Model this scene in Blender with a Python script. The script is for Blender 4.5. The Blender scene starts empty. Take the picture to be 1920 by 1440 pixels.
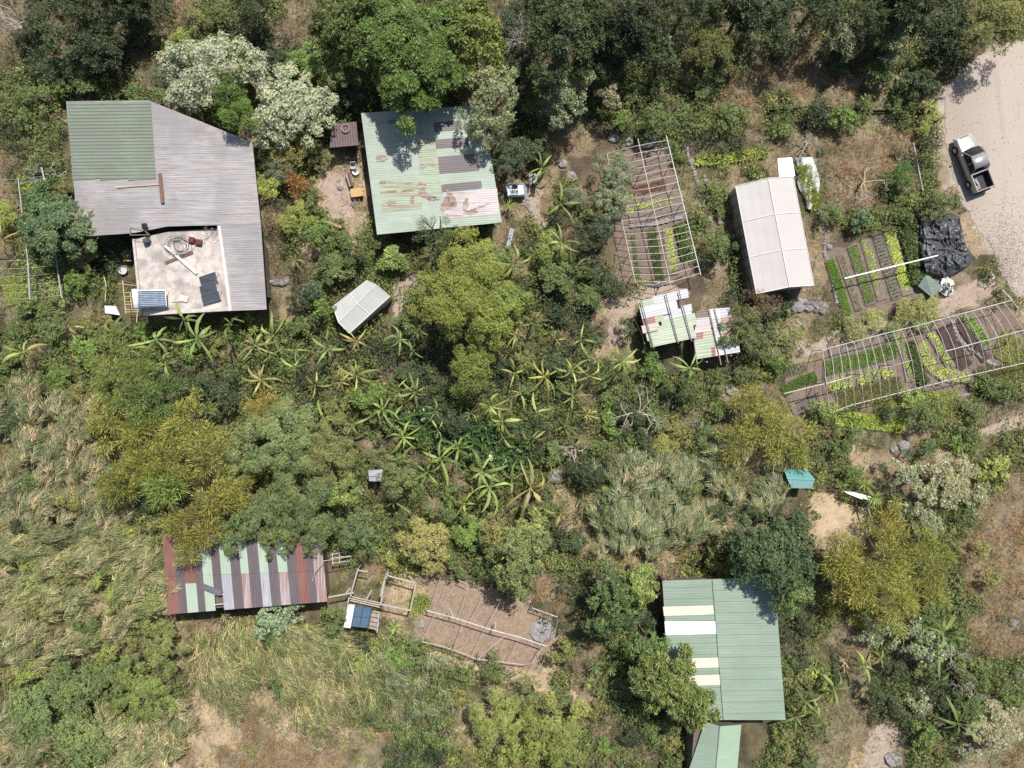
import bpy, math, random
import numpy as np
from mathutils import Vector, Matrix
random.seed(7); RNG = np.random.default_rng(11)
S, H = 21.0, 62.0                      # pixels per metre on the ground, camera height
scene = bpy.context.scene
# ---------------------------------------------------------------- camera
cam = bpy.data.cameras.new('camera'); cam.sensor_width = 36
cam.lens = 18.0 / ((960 / S) / H); cam.clip_end = 2000; cam.clip_start = 0.5
camo = bpy.data.objects.new('camera', cam); scene.collection.objects.link(camo)
camo.location = (0, 0, H); camo.rotation_euler = (0, 0, 0); scene.camera = camo
# ---------------------------------------------------------------- sky and sun
SHX, SHY = -0.25, -0.56                # shadow run per metre of height
sun_el = math.atan(1 / math.hypot(SHX, SHY)); az = math.atan2(-SHX, -SHY)   # azimuth clockwise from +Y
world = bpy.data.worlds.new('World'); scene.world = world; world.use_nodes = True
wn = world.node_tree; bg = wn.nodes['Background']
sky = wn.nodes.new('ShaderNodeTexSky'); sky.sky_type = 'NISHITA'; sky.sun_disc = False
sky.sun_elevation = sun_el; sky.sun_rotation = az; sky.dust_density = 2.0
wn.links.new(sky.outputs[0], bg.inputs[0]); bg.inputs[1].default_value = 0.085
sl = bpy.data.lights.new('sun', 'SUN'); sl.energy = 5.0; sl.angle = math.radians(0.55); sl.color = (1.0, 0.95, 0.87)
so = bpy.data.objects.new('sun', sl); scene.collection.objects.link(so)
so.rotation_euler = Vector((-SHX, -SHY, 1)).to_track_quat('Z', 'Y').to_euler()
scene.view_settings.view_transform = 'Standard'; scene.view_settings.look = 'None'
scene.view_settings.gamma = 1; scene.view_settings.exposure = 0.16
scene.cycles.use_denoising = False; scene.cycles.max_bounces = 6; scene.cycles.diffuse_bounces = 3; scene.cycles.glossy_bounces = 2
scene.cycles.transmission_bounces = 4; scene.cycles.transparent_max_bounces = 6

def W(px, py, z=0.0):
    k = (H - z) / H / S
    return Vector(((px - 960) * k, (720 - py) * k, z))
def WA(px, py, z=0.0):
    px = np.asarray(px, float); py = np.asarray(py, float); z = np.broadcast_to(np.asarray(z, float), px.shape)
    k = (H - z) / H / S
    return np.stack([(px - 960) * k, (720 - py) * k, z], -1)
def topx(x, y, z=0.0):
    k = (H - z) / H / S
    return 960 + x / k, 720 - y / k

# ---------------------------------------------------------------- materials
MATS = {}
def newmat(name):
    m = bpy.data.materials.new(name); m.use_nodes = True; nt = m.node_tree
    return m, nt, nt.nodes['Principled BSDF']
def N(nt, t, **kw):
    n = nt.nodes.new(t)
    for k, v in kw.items(): setattr(n, k, v)
    return n
def mixc(nt, a, b, fac, mode='MIX'):
    n = N(nt, 'ShaderNodeMix', data_type='RGBA', blend_type=mode)
    for s, v in ((6, a), (7, b), (0, fac)):
        if isinstance(v, (tuple, list)): n.inputs[s].default_value = (*v[:3], 1)
        elif isinstance(v, (int, float)): n.inputs[s].default_value = v
        else: nt.links.new(v, n.inputs[s])
    return n.outputs[2]
def noise(nt, scale, detail=4, rough=0.6, vec=None, stretch=None, world=False):
    n = N(nt, 'ShaderNodeTexNoise'); n.inputs['Scale'].default_value = scale
    n.inputs['Detail'].default_value = detail; n.inputs['Roughness'].default_value = rough
    if world: vec = N(nt, 'ShaderNodeNewGeometry').outputs['Position']
    elif vec is None: vec = N(nt, 'ShaderNodeTexCoord').outputs['Object']
    if stretch:
        mp = N(nt, 'ShaderNodeMapping'); mp.inputs['Scale'].default_value = stretch
        nt.links.new(vec, mp.inputs[0]); vec = mp.outputs[0]
    nt.links.new(vec, n.inputs['Vector']); return n.outputs[0]
def ramp(nt, fac, stops):
    r = N(nt, 'ShaderNodeValToRGB'); e = r.color_ramp.elements
    while len(e) < len(stops): e.new(0.5)
    for i, (p, c) in enumerate(stops):
        e[i].position = p; e[i].color = (*c, 1) if isinstance(c, (tuple, list)) else (c, c, c, 1)
    nt.links.new(fac, r.inputs[0]); return r.outputs[0]
def bump(nt, bs, h, strength=0.4, dist=0.05):
    b = N(nt, 'ShaderNodeBump'); b.inputs['Strength'].default_value = strength; b.inputs['Distance'].default_value = dist
    nt.links.new(h, b.inputs['Height']); nt.links.new(b.outputs[0], bs.inputs['Normal'])
def plain(name, col, rough=0.7, metal=0.0, var=0.25, scale=3.0, bmp=0.15, stretch=None):
    if name in MATS: return MATS[name]
    m, nt, bs = newmat(name)
    n = noise(nt, scale, 5, 0.65, world=True, stretch=stretch)
    c = mixc(nt, tuple(v * (1 - var) for v in col), tuple(min(1, v * (1 + var)) for v in col), ramp(nt, n, [(0.3, 0.0), (0.7, 1.0)]))
    nt.links.new(c, bs.inputs['Base Color']); bs.inputs['Roughness'].default_value = rough; bs.inputs['Metallic'].default_value = metal
    if bmp: bump(nt, bs, noise(nt, scale * 6, 3, world=True), bmp, 0.02)
    MATS[name] = m; return m
def sheet(name, col, rust=0.0, streak=(0.35, 3.0, 1), rough=0.5, dirt=0.25, rcol=(0.28, 0.10, 0.06)):
    """painted or galvanised corrugated metal: weathering streaks along the sheet plus rust"""
    if name in MATS: return MATS[name]
    m, nt, bs = newmat(name)
    n = noise(nt, 1.6, 6, 0.7, world=True, stretch=streak)
    c = mixc(nt, tuple(v * (1 - dirt) for v in col), tuple(min(1, v * (1 + dirt * 0.55)) for v in col), ramp(nt, n, [(0.32, 0.0), (0.68, 1.0)]))
    big = noise(nt, .35, 5, 0.6, world=True); c = mixc(nt, c, tuple(v * (1 - dirt) for v in col), ramp(nt, big, [(.42, 0.0), (.62, .7)]))
    fine = noise(nt, 9, 3, 0.7, world=True)
    c = mixc(nt, c, tuple(v * 0.62 for v in col), ramp(nt, fine, [(0.60, 0.0), (0.8, 0.55)]))
    speck = noise(nt, 30, 2, 0.5, world=True)
    c = mixc(nt, c, (0.62, 0.62, 0.58), ramp(nt, speck, [(0.735, 0.0), (0.75, 0.8)]))
    if rust > 0:
        rn = noise(nt, 0.9, 8, 0.75, world=True, stretch=streak)
        rm = ramp(nt, rn, [(0.62 - 0.28 * rust, 0.0), (0.74 - 0.28 * rust, 0.9)])
        c = mixc(nt, c, mixc(nt, rcol, tuple(v * 0.6 for v in rcol), fine), rm)
    nt.links.new(c, bs.inputs['Base Color']); bs.inputs['Roughness'].default_value = rough
    MATS[name] = m; return m
def foliage(name, vc=False, trans=0.22, rough=0.55, fixed=None):
    if name in MATS: return MATS[name]
    m, nt, bs = newmat(name)
    if fixed: col = N(nt, 'ShaderNodeRGB'); col.outputs[0].default_value = (*fixed, 1); col = col.outputs[0]
    elif vc: col = N(nt, 'ShaderNodeAttribute', attribute_name='Col').outputs['Color']
    else: col = N(nt, 'ShaderNodeObjectInfo').outputs['Color']
    tone = N(nt, 'ShaderNodeAttribute', attribute_name='tone').outputs['Fac']
    c = mixc(nt, col, mixc(nt, col, (1.75, 1.75, 1.25), 1.0, 'MULTIPLY'), tone)
    isl = N(nt, 'ShaderNodeNewGeometry').outputs['Random Per Island']
    c = mixc(nt, c, ramp(nt, isl, [(0.0, 0.6), (1.0, 1.45)]), 1.0, 'MULTIPLY')
    patch = noise(nt, 0.8, 5, 0.65, world=True)
    c = mixc(nt, c, ramp(nt, patch, [(0.3, (0.80, 0.82, 0.76)), (0.5, (1.0, 0.98, 0.92)), (0.7, (1.3, 1.15, 0.95))]), 1.0, 'MULTIPLY')
    hs = N(nt, 'ShaderNodeHueSaturation'); hs.inputs['Saturation'].default_value = 0.90; hs.inputs['Hue'].default_value = 0.493; nt.links.new(c, hs.inputs['Color']); c = hs.outputs[0]
    nt.links.new(c, bs.inputs['Base Color']); bs.inputs['Roughness'].default_value = rough
    bs.inputs['Specular IOR Level'].default_value = 0.35
    tr = N(nt, 'ShaderNodeBsdfTranslucent'); nt.links.new(mixc(nt, c, (1.3, 1.3, 0.75), 1.0, 'MULTIPLY'), tr.inputs[0])
    mx = N(nt, 'ShaderNodeMixShader'); mx.inputs[0].default_value = trans
    nt.links.new(bs.outputs[0], mx.inputs[1]); nt.links.new(tr.outputs[0], mx.inputs[2])
    nt.links.new(mx.outputs[0], nt.nodes['Material Output'].inputs[0])
    MATS[name] = m; return m
FOL = foliage('leaf'); FOLV = foliage('leaf_mixed', vc=True); PETAL = foliage('white_blossom', fixed=(0.62, 0.64, 0.55), trans=0.3)
BARK = plain('bark', (0.16, 0.12, 0.09), 0.9, scale=4); PALEBARK = plain('bleached_wood', (0.42, 0.38, 0.34), 0.85, scale=5)
WHITEPIPE = plain('white_pipe', (0.50, 0.485, 0.455), 0.6, var=0.3, bmp=0)
WOODGREY = plain('weathered_wood', (0.30, 0.27, 0.24), 0.85, scale=6); WOODBRN = plain('brown_wood', (0.17, 0.10, 0.07), 0.8, scale=6)
BAMBOOM = plain('bamboo_cane', (0.45, 0.38, 0.20), 0.6, scale=5, bmp=0)
STONE = plain('grey_stone', (0.27, 0.255, 0.25), 0.9, var=0.35, scale=3, bmp=0.6)
SOILD = plain('dark_bed_soil', (0.18, 0.148, 0.125), 0.95, var=0.3, scale=4, bmp=0.8)
BLACK = plain('black_plastic', (0.012, 0.012, 0.014), 0.5, bmp=0); WALLM = plain('shed_boards', (0.14, 0.11, 0.09), 0.85, scale=4)
WALLW = plain('plaster_wall', (0.42, 0.39, 0.35), 0.85)

# ---------------------------------------------------------------- objects
C = scene.collection
THINGS = []
def tag(o, label=None, cat=None, group=None, kind=None):
    if label: o['label'] = label
    if cat: o['category'] = cat
    if group: o['group'] = group
    if kind: o['kind'] = kind
    return o
class MB:
    def __init__(s): s.v = []; s.f = []; s.m = []; s.mats = []
    def mi(s, mat):
        if mat not in s.mats: s.mats.append(mat)
        return s.mats.index(mat)
    def add(s, vs, fs, mat):
        b = len(s.v); k = s.mi(mat); s.v += [tuple(v) for v in vs]
        for f in fs: s.f.append(tuple(b + i for i in f)); s.m.append(k)
    def quad(s, a, b, c, d, mat): s.add([a, b, c, d], [(0, 1, 2, 3)], mat)
    def prism(s, poly, z0, z1, mat, top=None):
        """poly: world xy points; vertical prism"""
        n = len(poly); vs = [(p[0], p[1], z0) for p in poly] + [(p[0], p[1], z1) for p in poly]
        s.add(vs, [tuple(range(n))[::-1]] + [(i, (i + 1) % n, n + (i + 1) % n, n + i) for i in range(n)], mat)
        s.add([(p[0], p[1], z1) for p in poly], [tuple(range(n))], top or mat)
    def slab(s, pts, t, mat):
        """pts: 3-d top outline, thickness t downwards"""
        n = len(pts); vs = [tuple(p) for p in pts] + [(p[0], p[1], p[2] - t) for p in pts]
        s.add(vs, [tuple(range(n)), tuple(range(n, 2 * n))[::-1]] + [(i, n + i, n + (i + 1) % n, (i + 1) % n) for i in range(n)], mat)
    def box(s, c, size, mat, rz=0.0, bev=0.0):
        hx, hy, hz = size[0] / 2, size[1] / 2, size[2] / 2; cs, sn = math.cos(rz), math.sin(rz)
        b = min(bev, hx * .45, hy * .45, hz * .45)
        def P(x, y, z): return (c[0] + x * cs - y * sn, c[1] + x * sn + y * cs, c[2] + z)
        if b <= 0:
            vs = [P(x, y, z) for z in (-hz, hz) for x, y in ((-hx, -hy), (hx, -hy), (hx, hy), (-hx, hy))]
            s.add(vs, [(0, 3, 2, 1), (4, 5, 6, 7)] + [(i, (i + 1) % 4, 4 + (i + 1) % 4, 4 + i) for i in range(4)], mat)
        else:
            rings = []
            for z, i in ((-hz, b), (-hz + b, 0), (hz - b, 0), (hz, b)):
                x, y = hx - i, hy - i
                rings.append([P(*q, z) for q in ((-x, -y + b), (-x + b, -y), (x - b, -y), (x, -y + b), (x, y - b), (x - b, y), (-x + b, y), (-x, y - b))])
            vs = sum(rings, []); fs = [tuple(range(8))[::-1], tuple(range(24, 32))]
            for r in range(3): fs += [(8 * r + i, 8 * r + (i + 1) % 8, 8 * r + 8 + (i + 1) % 8, 8 * r + 8 + i) for i in range(8)]
            s.add(vs, fs, mat)
    def tube(s, pts, r, mat, n=6, r1=None):
        pts = [Vector(p) for p in pts]
        if len(pts) < 2: return
        rings = []; L = len(pts)
        for i, p in enumerate(pts):
            d = (pts[min(i + 1, L - 1)] - pts[max(i - 1, 0)])
            if d.length < 1e-6: d = Vector((0, 0, 1))
            d.normalize(); u = d.cross(Vector((0, 0, 1)))
            if u.length < 1e-3: u = Vector((1, 0, 0))
            u.normalize(); w = d.cross(u)
            rr = r if r1 is None else r + (r1 - r) * i / (L - 1)
            rings.append([p + (u * math.cos(a) + w * math.sin(a)) * rr for a in [2 * math.pi * k / n for k in range(n)]])
        fs = [tuple(range(n))[::-1], tuple((L - 1) * n + k for k in range(n))]
        for i in range(L - 1): fs += [(i * n + k, i * n + (k + 1) % n, (i + 1) * n + (k + 1) % n, (i + 1) * n + k) for k in range(n)]
        s.add(sum(rings, []), fs, mat)
    def lathe(s, c, prof, mat, n=16, axis='z', smooth=True):
        vs = []; fs = []
        for r, h in prof:
            for k in range(n):
                a = 2 * math.pi * k / n; x, y = r * math.cos(a), r * math.sin(a)
                vs.append((c[0] + x, c[1] + y, c[2] + h) if axis == 'z' else (c[0] + x, c[1] + h, c[2] + y))
        for i in range(len(prof) - 1): fs += [(i * n + k, i * n + (k + 1) % n, (i + 1) * n + (k + 1) % n, (i + 1) * n + k) for k in range(n)]
        fs += [tuple(range(n))[::-1], tuple((len(prof) - 1) * n + k for k in range(n))]
        s.add(vs, fs, mat)
    def build(s, name, parent=None, smooth=False):
        me = bpy.data.meshes.new(name); me.from_pydata(s.v, [], s.f)
        for m in s.mats: me.materials.append(m)
        me.polygons.foreach_set('material_index', s.m)
        if smooth: me.polygons.foreach_set('use_smooth', [True] * len(s.f))
        me.update()
        o = bpy.data.objects.new(name, me); C.objects.link(o)
        if parent: o.parent = parent; o.matrix_parent_inverse = Matrix.Translation(-Vector(parent.location))
        return o
def empty(name, loc, label, cat, group=None):
    o = bpy.data.objects.new(name, None); C.objects.link(o); o.location = loc; o.empty_display_size = 0.2
    return tag(o, label, cat, group)

def rough_poly(pts, step=0.35, amp=0.12, rnd=None):
    rnd = rnd or random; out = []
    for i, p in enumerate(pts):
        q = pts[(i + 1) % len(pts)]; p = Vector(p[:2]); q = Vector(q[:2]); n = max(1, int((q - p).length / step))
        for k in range(n): out.append((p + (q - p) * k / n + Vector((rnd.uniform(-amp, amp), rnd.uniform(-amp, amp)))).to_3d())
    return out
def inside(poly, x, y):
    """vectorised point in polygon"""
    x = np.asarray(x); y = np.asarray(y); r = np.zeros(x.shape, bool); n = len(poly)
    for i in range(n):
        x0, y0 = poly[i]; x1, y1 = poly[(i + 1) % n]
        if y0 == y1: continue
        c = ((y0 > y) != (y1 > y)) & (x < (x1 - x0) * (y - y0) / (y1 - y0) + x0); r ^= c
    return r
def corr_poly(mb, poly, zf, mat, ang=0.0, pitch=4.0, amp=0.014, lift=0.0, seg=4, edge=True):
    """corrugated sheet over a convex pixel polygon; ridges run along direction ang (deg, image); zf(px,py) gives height"""
    a = math.radians(ang); ux, uy = math.cos(a), math.sin(a); vx, vy = -uy, ux
    P = [(x * ux + y * uy, x * vx + y * vy) for x, y in poly]
    v0, v1 = min(p[1] for p in P), max(p[1] for p in P); n = max(4, int((v1 - v0) / pitch * seg)); rows = []
    for i in range(n + 1):
        v = v0 + 1e-3 + (v1 - v0 - 2e-3) * i / n; xs = []
        for k in range(len(P)):
            (a0, b0), (a1, b1) = P[k], P[(k + 1) % len(P)]
            if (b0 > v) != (b1 > v): xs.append(a0 + (a1 - a0) * (v - b0) / (b1 - b0))
        if len(xs) >= 2: rows.append((v, min(xs), max(xs)))
    vs = []; nu = 9
    for v, a0, a1 in rows:
        off = amp * math.sin(2 * math.pi * v / pitch)
        for j in range(nu):
            u = a0 + (a1 - a0) * j / (nu - 1); x, y = u * ux + v * vx, u * uy + v * vy; vs.append(W(x, y, zf(x, y) + off + lift))
    fs = [(i * nu + j, (i + 1) * nu + j, (i + 1) * nu + j + 1, i * nu + j + 1) for i in range(len(rows) - 1) for j in range(nu - 1)]
    mb.add(vs, fs, mat)
    if edge:
        t = 0.05; pts = [W(x, y, zf(x, y) + lift - amp - 0.01) for x, y in poly]; mb.slab(pts, t, mat)
def bil(q, u, v):
    return tuple((q[0][k] * (1 - u) + q[1][k] * u) * (1 - v) + (q[3][k] * (1 - u) + q[2][k] * u) * v for k in (0, 1))
def qpanel(mb, q, zs, u0, u1, v0, v1, mat, lift=0.0, ncorr=4, along='v', amp=0.005):
    """corrugated panel over part of a quad q (TL,TR,BR,BL px) with corner heights zs"""
    def P(u, v, dz):
        x, y = bil(q, u, v); z = (zs[0] * (1 - u) + zs[1] * u) * (1 - v) + (zs[3] * (1 - u) + zs[2] * u) * v; return W(x, y, z + dz + lift)
    n = max(1, ncorr) * 4; vs = []
    for i in range(n + 1):
        t = i / n; dz = amp * math.sin(2 * math.pi * ncorr * t)
        for k in (0, 0.5, 1):
            vs.append(P(u0 + (u1 - u0) * t, v0 + (v1 - v0) * k, dz) if along == 'v' else P(u0 + (u1 - u0) * k, v0 + (v1 - v0) * t, dz))
    mb.add(vs, [(i * 3 + j, i * 3 + j + 1, (i + 1) * 3 + j + 1, (i + 1) * 3 + j) for i in range(n) for j in (0, 1)], mat)
    a, b, c, d = P(u0, v0, -amp), P(u1, v0, -amp), P(u1, v1, -amp), P(u0, v1, -amp); mb.slab([a, b, c, d], 0.012, mat)
def walls(polypx, z, inset, mat, parent, name='wall', t=0.0, zt=None):
    """closed wall box under a roof; inset px toward centroid"""
    cx = sum(p[0] for p in polypx) / len(polypx); cy = sum(p[1] for p in polypx) / len(polypx); mb = MB()
    pts = []
    for x, y in polypx:
        w = W(x, y, z); c = W(cx, cy, z); d = Vector((w - c)); d.z = 0; d *= max(0, 1 - inset / d.length); pts.append((c.x + d.x, c.y + d.y))
    mb.prism(pts, -0.05, z - 0.12, mat); return mb.build(name, parent)
# ---------------------------------------------------------------- land cover map, one letter per 40x40 px of the photograph
MAP = """
bDbDDbDDRGGDGbbGGGGGGGGbDDDDDDDDDDbbDbDDDDDDDDGG
bDbDDbDbOGGDDbbGGGGGGGGbDDDDDDbDDDbbDbbGDGGDDGGG
bDbDDDbOOSGDDDGGGGGGGGGDDDDDDDDObDGbDRbDbGGDDOrr
GGDGGDbbSSSGSGGGGGGGGGSDDSSDDGGOOGbRbRRRGGGDDrrr
GGGGGGGGSSGGSSSDDDDGDSSSDSSGGGGGGGRRORgRggGDrrrr
GGG######GGSSSSGD####SSSDGSgGGGGGGGRGGDGGgGOrrrr
DGG#########SSGDb######SDbR.dDDGDDDbb.RR.RRDrrrr
bGG#########GOOsb######DDR.dddgGgOgO..bRRRDGrrrr
gLG#########OOOss######.R.GdddGggg.#.#gRRGRGrrrr
RGG#########bOGs.######...GbGdddgGb###gSRGGGRDrr
OGGG########bOGGsG####G.gGbG.dddGg###g.GGGGD.srr
bGGGDD######bGsGsGGDDGO.GGbDddddGGD##b.dddG##srr
gLLGD.######bbbGDGGGOOOGgGDDGdddd.GD##.ddddG##Gr
gLLGGg######b.DGDGG.OOOGGDDGDOddd.D##..dddddb..G
gGGgb########.GGD##GOOOOGDDDs.###bb#D.bddddgg.bs
GGGGGGGGGGGGGGGGGG#GDOOOGGDDbs####Dd..gGgggg...g
GbGGOGGLGGbGGGGDGDDDDDOOGGDGs.####DGG..ddddddddg
GGGGGGGGDDGGGGDGOGDDDOODGGGDGGGGGGGGGdddddddLddg
GGCGGOGGDDDGOGDGGGGDDGDGGGGbGGGDGGsbgddgggLgdgGG
DCCCOOGOODbOOGGDGGgbGDGGGGGGGDGO.G.G.gLLgDgRgGbb
CCCCCOOOGOOGGGGGGgbGGbDDDDGbGGGOOGGOOGGGgg.bGGgG
CCCCCbYYOYOGGGGGGGGbGGGGDGGGDDDOGOOCOOGOs..GsGGG
CCCCCYYGYYGGGGGGGDgGGbGGGgGDGGDGGOOCO#OG..SSSGOR
CCCCCYDYDGYYGGGGGGDG.GGGYGCCCCCGCCCCD#s#GDSSSGRR
CCCCbDOODYYYGGGGbGGGGGGbDGCCCCCCGCCCDDsssGGSGGRR
CCCCsLgLgYYYGGGGGGGOGGGGDDDCCCCCCCDDDDssYYGGGRRR
COCCOCCC########GROGGGGGOOGGCCbCOODDDDDYYYYGGRRR
CCCCCOCC########ggssdddGGRDDDb######GYYYYYYYORRR
CCCCCOOC####D###ggssddDDsDRDDD#####DDDYYYYYGGGRR
CCCCCCOOCRCCGGGGgggsddsdsDbbbGD####DDDGbbSSGGRRb
CCCbCObGCCCCCCGGDOgsssssssGbGGGG####gDgb.GSGGGRR
GOOGGGOObCCsCCCCOGgsssssssGbGGGG####GGLb.DDGDGGG
GGOGGGOGGssCCCCCGGGgsss.gsG.GGGG####LGLg.DGDDGGG
GGOGGOGGbssRCCGCGGCCGsssOGGRDGGGG###GGgg.DGDGSSS
CGOGGGCCsssRRCCbCRGGGCCsOOGGbDGG####GGGg.bDGDSSS
CCGGGCCsRsRRRRRRggDGDOOOOOGGGGbG####GGggs.bGGSSR
""".split()
for r in MAP: assert len(r) == 48, (r, len(r))
MAP += []
MA = np.array([list(r) for r in MAP])
for _r, _c0, _t in ((29, 18, 'gg'), (30, 18, 'GGgGG'), (31, 17, 'GGGgGGG'), (32, 18, 'GGGGgg'), (33, 19, 'GGgs'), (22, 44, 'GG'), (19, 36, 'GgLLgDgGgGbb')): MA[_r, _c0:_c0 + len(_t)] = list(_t)
def vnoise(x, y, sc, seed=0):
    x = np.asarray(x) / sc; y = np.asarray(y) / sc; xi = np.floor(x).astype(int); yi = np.floor(y).astype(int); fx = x - xi; fy = y - yi
    fx = fx * fx * (3 - 2 * fx); fy = fy * fy * (3 - 2 * fy)
    def h(a, b):
        n = (a * 374761393 + b * 668265263 + seed * 1274126177) & 0x7fffffff; n = (n ^ (n >> 13)) * 1274126177 & 0x7fffffff; return ((n ^ (n >> 16)) & 0xffff) / 65535.0
    return (h(xi, yi) * (1 - fx) + h(xi + 1, yi) * fx) * (1 - fy) + (h(xi, yi + 1) * (1 - fx) + h(xi + 1, yi + 1) * fx) * fy
def fbm(x, y, sc, seed=0, o=4):
    t = 0; a = .5; s = 0
    for i in range(o): t = t + a * vnoise(x, y, sc / 2 ** i, seed + i * 17); s += a; a *= .6
    return t / s
def letter(px, py, jit=22, seed=3):
    jx = (fbm(px, py, 60, seed, 3) - .5) * jit * 4; jy = (fbm(px, py, 60, seed + 50, 3) - .5) * jit * 4
    cx = np.clip(((px + jx) / 40).astype(int), 0, 47); cy = np.clip(((py + jy) / 40).astype(int), 0, 35); return MA[cy, cx]
ROADP = [(1960, 70), (1880, 82), (1830, 108), (1792, 140), (1775, 168), (1768, 210), (1772, 262), (1786, 320), (1800, 375), (1822, 410), (1848, 445), (1872, 490), (1890, 530), (1905, 555), (1990, 575), (2050, 300)]
PATHP = [[(1455, 640), (1530, 640), (1600, 620), (1700, 590), (1760, 565), (1800, 540), (1850, 525), (1870, 545), (1790, 590), (1700, 612), (1610, 640), (1540, 662), (1465, 672)],
         [(1585, 148), (1700, 138), (1712, 146), (1690, 156), (1600, 160), (1540, 170)], [(1840, 800), (1935, 765), (1935, 800), (1870, 815), (1830, 815)],
         [(600, 320), (655, 318), (665, 400), (650, 418), (615, 410), (598, 360)], [(985, 345), (1012, 350), (1022, 400), (1030, 425), (1000, 430), (992, 395), (975, 365)],
         [(1140, 560), (1200, 540), (1262, 535), (1300, 548), (1200, 562), (1185, 600), (1175, 640), (1150, 650), (1130, 600)],
         [(735, 530), (790, 500), (800, 510), (760, 560), (745, 600), (735, 590)], [(1640, 1360), (1680, 1340), (1700, 1400), (1660, 1440), (1610, 1440)]]
STRAWP = [[(1525, 955), (1560, 932), (1630, 955), (1640, 1000), (1610, 1030), (1560, 1030), (1535, 1000)], [(790, 1222), (900, 1250), (1080, 1298), (1082, 1314), (960, 1280), (850, 1250)]]
DRYBED = [(805, 1085), (900, 1090), (1045, 1165), (1040, 1225), (1010, 1262), (880, 1240), (775, 1200), (780, 1160)]
SOILPOLY = [[(1168, 262), (1255, 265), (1310, 515), (1200, 530), (1150, 530), (1150, 420)], [(1548, 470), (1700, 425), (1730, 560), (1590, 600)],
            [(1545, 655), (1898, 565), (1930, 660), (1800, 705), (1710, 740), (1560, 760)], [(1462, 692), (1540, 675), (1548, 760), (1480, 780)], [(1710, 735), (1822, 706), (1830, 740), (1770, 760)]]
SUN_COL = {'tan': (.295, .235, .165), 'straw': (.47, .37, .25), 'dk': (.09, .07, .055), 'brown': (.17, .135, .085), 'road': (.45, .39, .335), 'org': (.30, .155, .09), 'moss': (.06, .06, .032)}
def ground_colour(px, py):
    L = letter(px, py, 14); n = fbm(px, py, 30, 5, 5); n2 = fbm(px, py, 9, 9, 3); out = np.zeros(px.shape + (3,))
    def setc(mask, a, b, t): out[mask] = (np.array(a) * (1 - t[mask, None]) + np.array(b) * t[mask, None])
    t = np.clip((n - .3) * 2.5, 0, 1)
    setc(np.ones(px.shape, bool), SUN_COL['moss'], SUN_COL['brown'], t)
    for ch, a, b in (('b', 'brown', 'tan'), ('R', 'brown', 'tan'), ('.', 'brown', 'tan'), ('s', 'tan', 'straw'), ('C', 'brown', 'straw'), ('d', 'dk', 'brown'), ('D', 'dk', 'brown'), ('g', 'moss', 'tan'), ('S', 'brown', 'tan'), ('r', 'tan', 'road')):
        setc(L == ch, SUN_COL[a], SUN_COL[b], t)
    px = px + (fbm(px, py, 25, 31, 3) - .5) * 26; py = py + (fbm(px, py, 25, 77, 3) - .5) * 26
    for P in PATHP: setc(inside(P, px, py), (.34, .265, .215), (.44, .355, .29), n2)
    for P in STRAWP: setc(inside(P, px, py), (.40, .30, .19), (.56, .45, .31), n2)
    setc(inside(DRYBED, px, py), (.25, .185, .145), (.36, .27, .20), n2)
    for P in SOILPOLY: setc(inside(P, px, py), (.165, .125, .105), (.25, .19, .155), n2)
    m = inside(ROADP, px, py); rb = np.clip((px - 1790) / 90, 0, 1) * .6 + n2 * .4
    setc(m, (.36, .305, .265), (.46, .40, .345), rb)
    far = (np.abs(px - 960) > 1060) | (np.abs(py - 720) > 840); out[far] = (.11, .105, .06)
    return out * (0.82 + 0.36 * fbm(px, py, 5, 21, 2))[..., None]
def ground_z(x, y):
    return -0.045 + 0.035 * fbm(x * 21, y * 21, 60, 2, 4)
def vcmat(name, rough=0.95, b=0.5, k=1.0):
    m, nt, bs = newmat(name); a = N(nt, 'ShaderNodeAttribute', attribute_name='Col').outputs['Color']
    f = noise(nt, 7, 6, 0.75, world=True); g = noise(nt, 38, 3, 0.7, world=True)
    c = mixc(nt, a, ramp(nt, f, [(.3, 1 - .28 * k), (.7, 1 + .22 * k)]), 1.0, 'MULTIPLY'); c = mixc(nt, c, ramp(nt, g, [(.35, 1 - .35 * k), (.6, 1 + .2 * k)]), 1.0, 'MULTIPLY')
    nt.links.new(c, bs.inputs['Base Color']); bs.inputs['Roughness'].default_value = rough; bs.inputs['Specular IOR Level'].default_value = .2
    bump(nt, bs, g, b, 0.06); return m
def bulk(name, V, F, mats, mi=None, cols=None, tone=None, smooth=False):
    """mesh object from numpy arrays; F is (n,4) or (n,3)"""
    V = np.asarray(V, np.float32); F = np.asarray(F, np.int32); me = bpy.data.meshes.new(name); n, k = F.shape
    me.vertices.add(len(V)); me.vertices.foreach_set('co', V.ravel()); me.loops.add(n * k); me.loops.foreach_set('vertex_index', F.ravel())
    me.polygons.add(n); me.polygons.foreach_set('loop_start', np.arange(n, dtype=np.int32) * k)
    try: me.polygons.foreach_set('loop_total', np.full(n, k, np.int32))
    except Exception: pass
    for m in mats: me.materials.append(m)
    if mi is not None: me.polygons.foreach_set('material_index', np.asarray(mi, np.int32))
    if smooth: me.polygons.foreach_set('use_smooth', np.ones(n, bool))
    if cols is not None:
        a = me.attributes.new('Col', 'FLOAT_COLOR', 'POINT'); c = np.ones((len(V), 4), np.float32); c[:, :3] = cols; a.data.foreach_set('color', c.ravel())
    if tone is not None:
        a = me.attributes.new('tone', 'FLOAT', 'POINT'); a.data.foreach_set('value', np.asarray(tone, np.float32))
    me.update(calc_edges=True); return me
def link(name, me, parent=None):
    o = bpy.data.objects.new(name, me); C.objects.link(o)
    if parent: o.parent = parent
    return o
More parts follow.
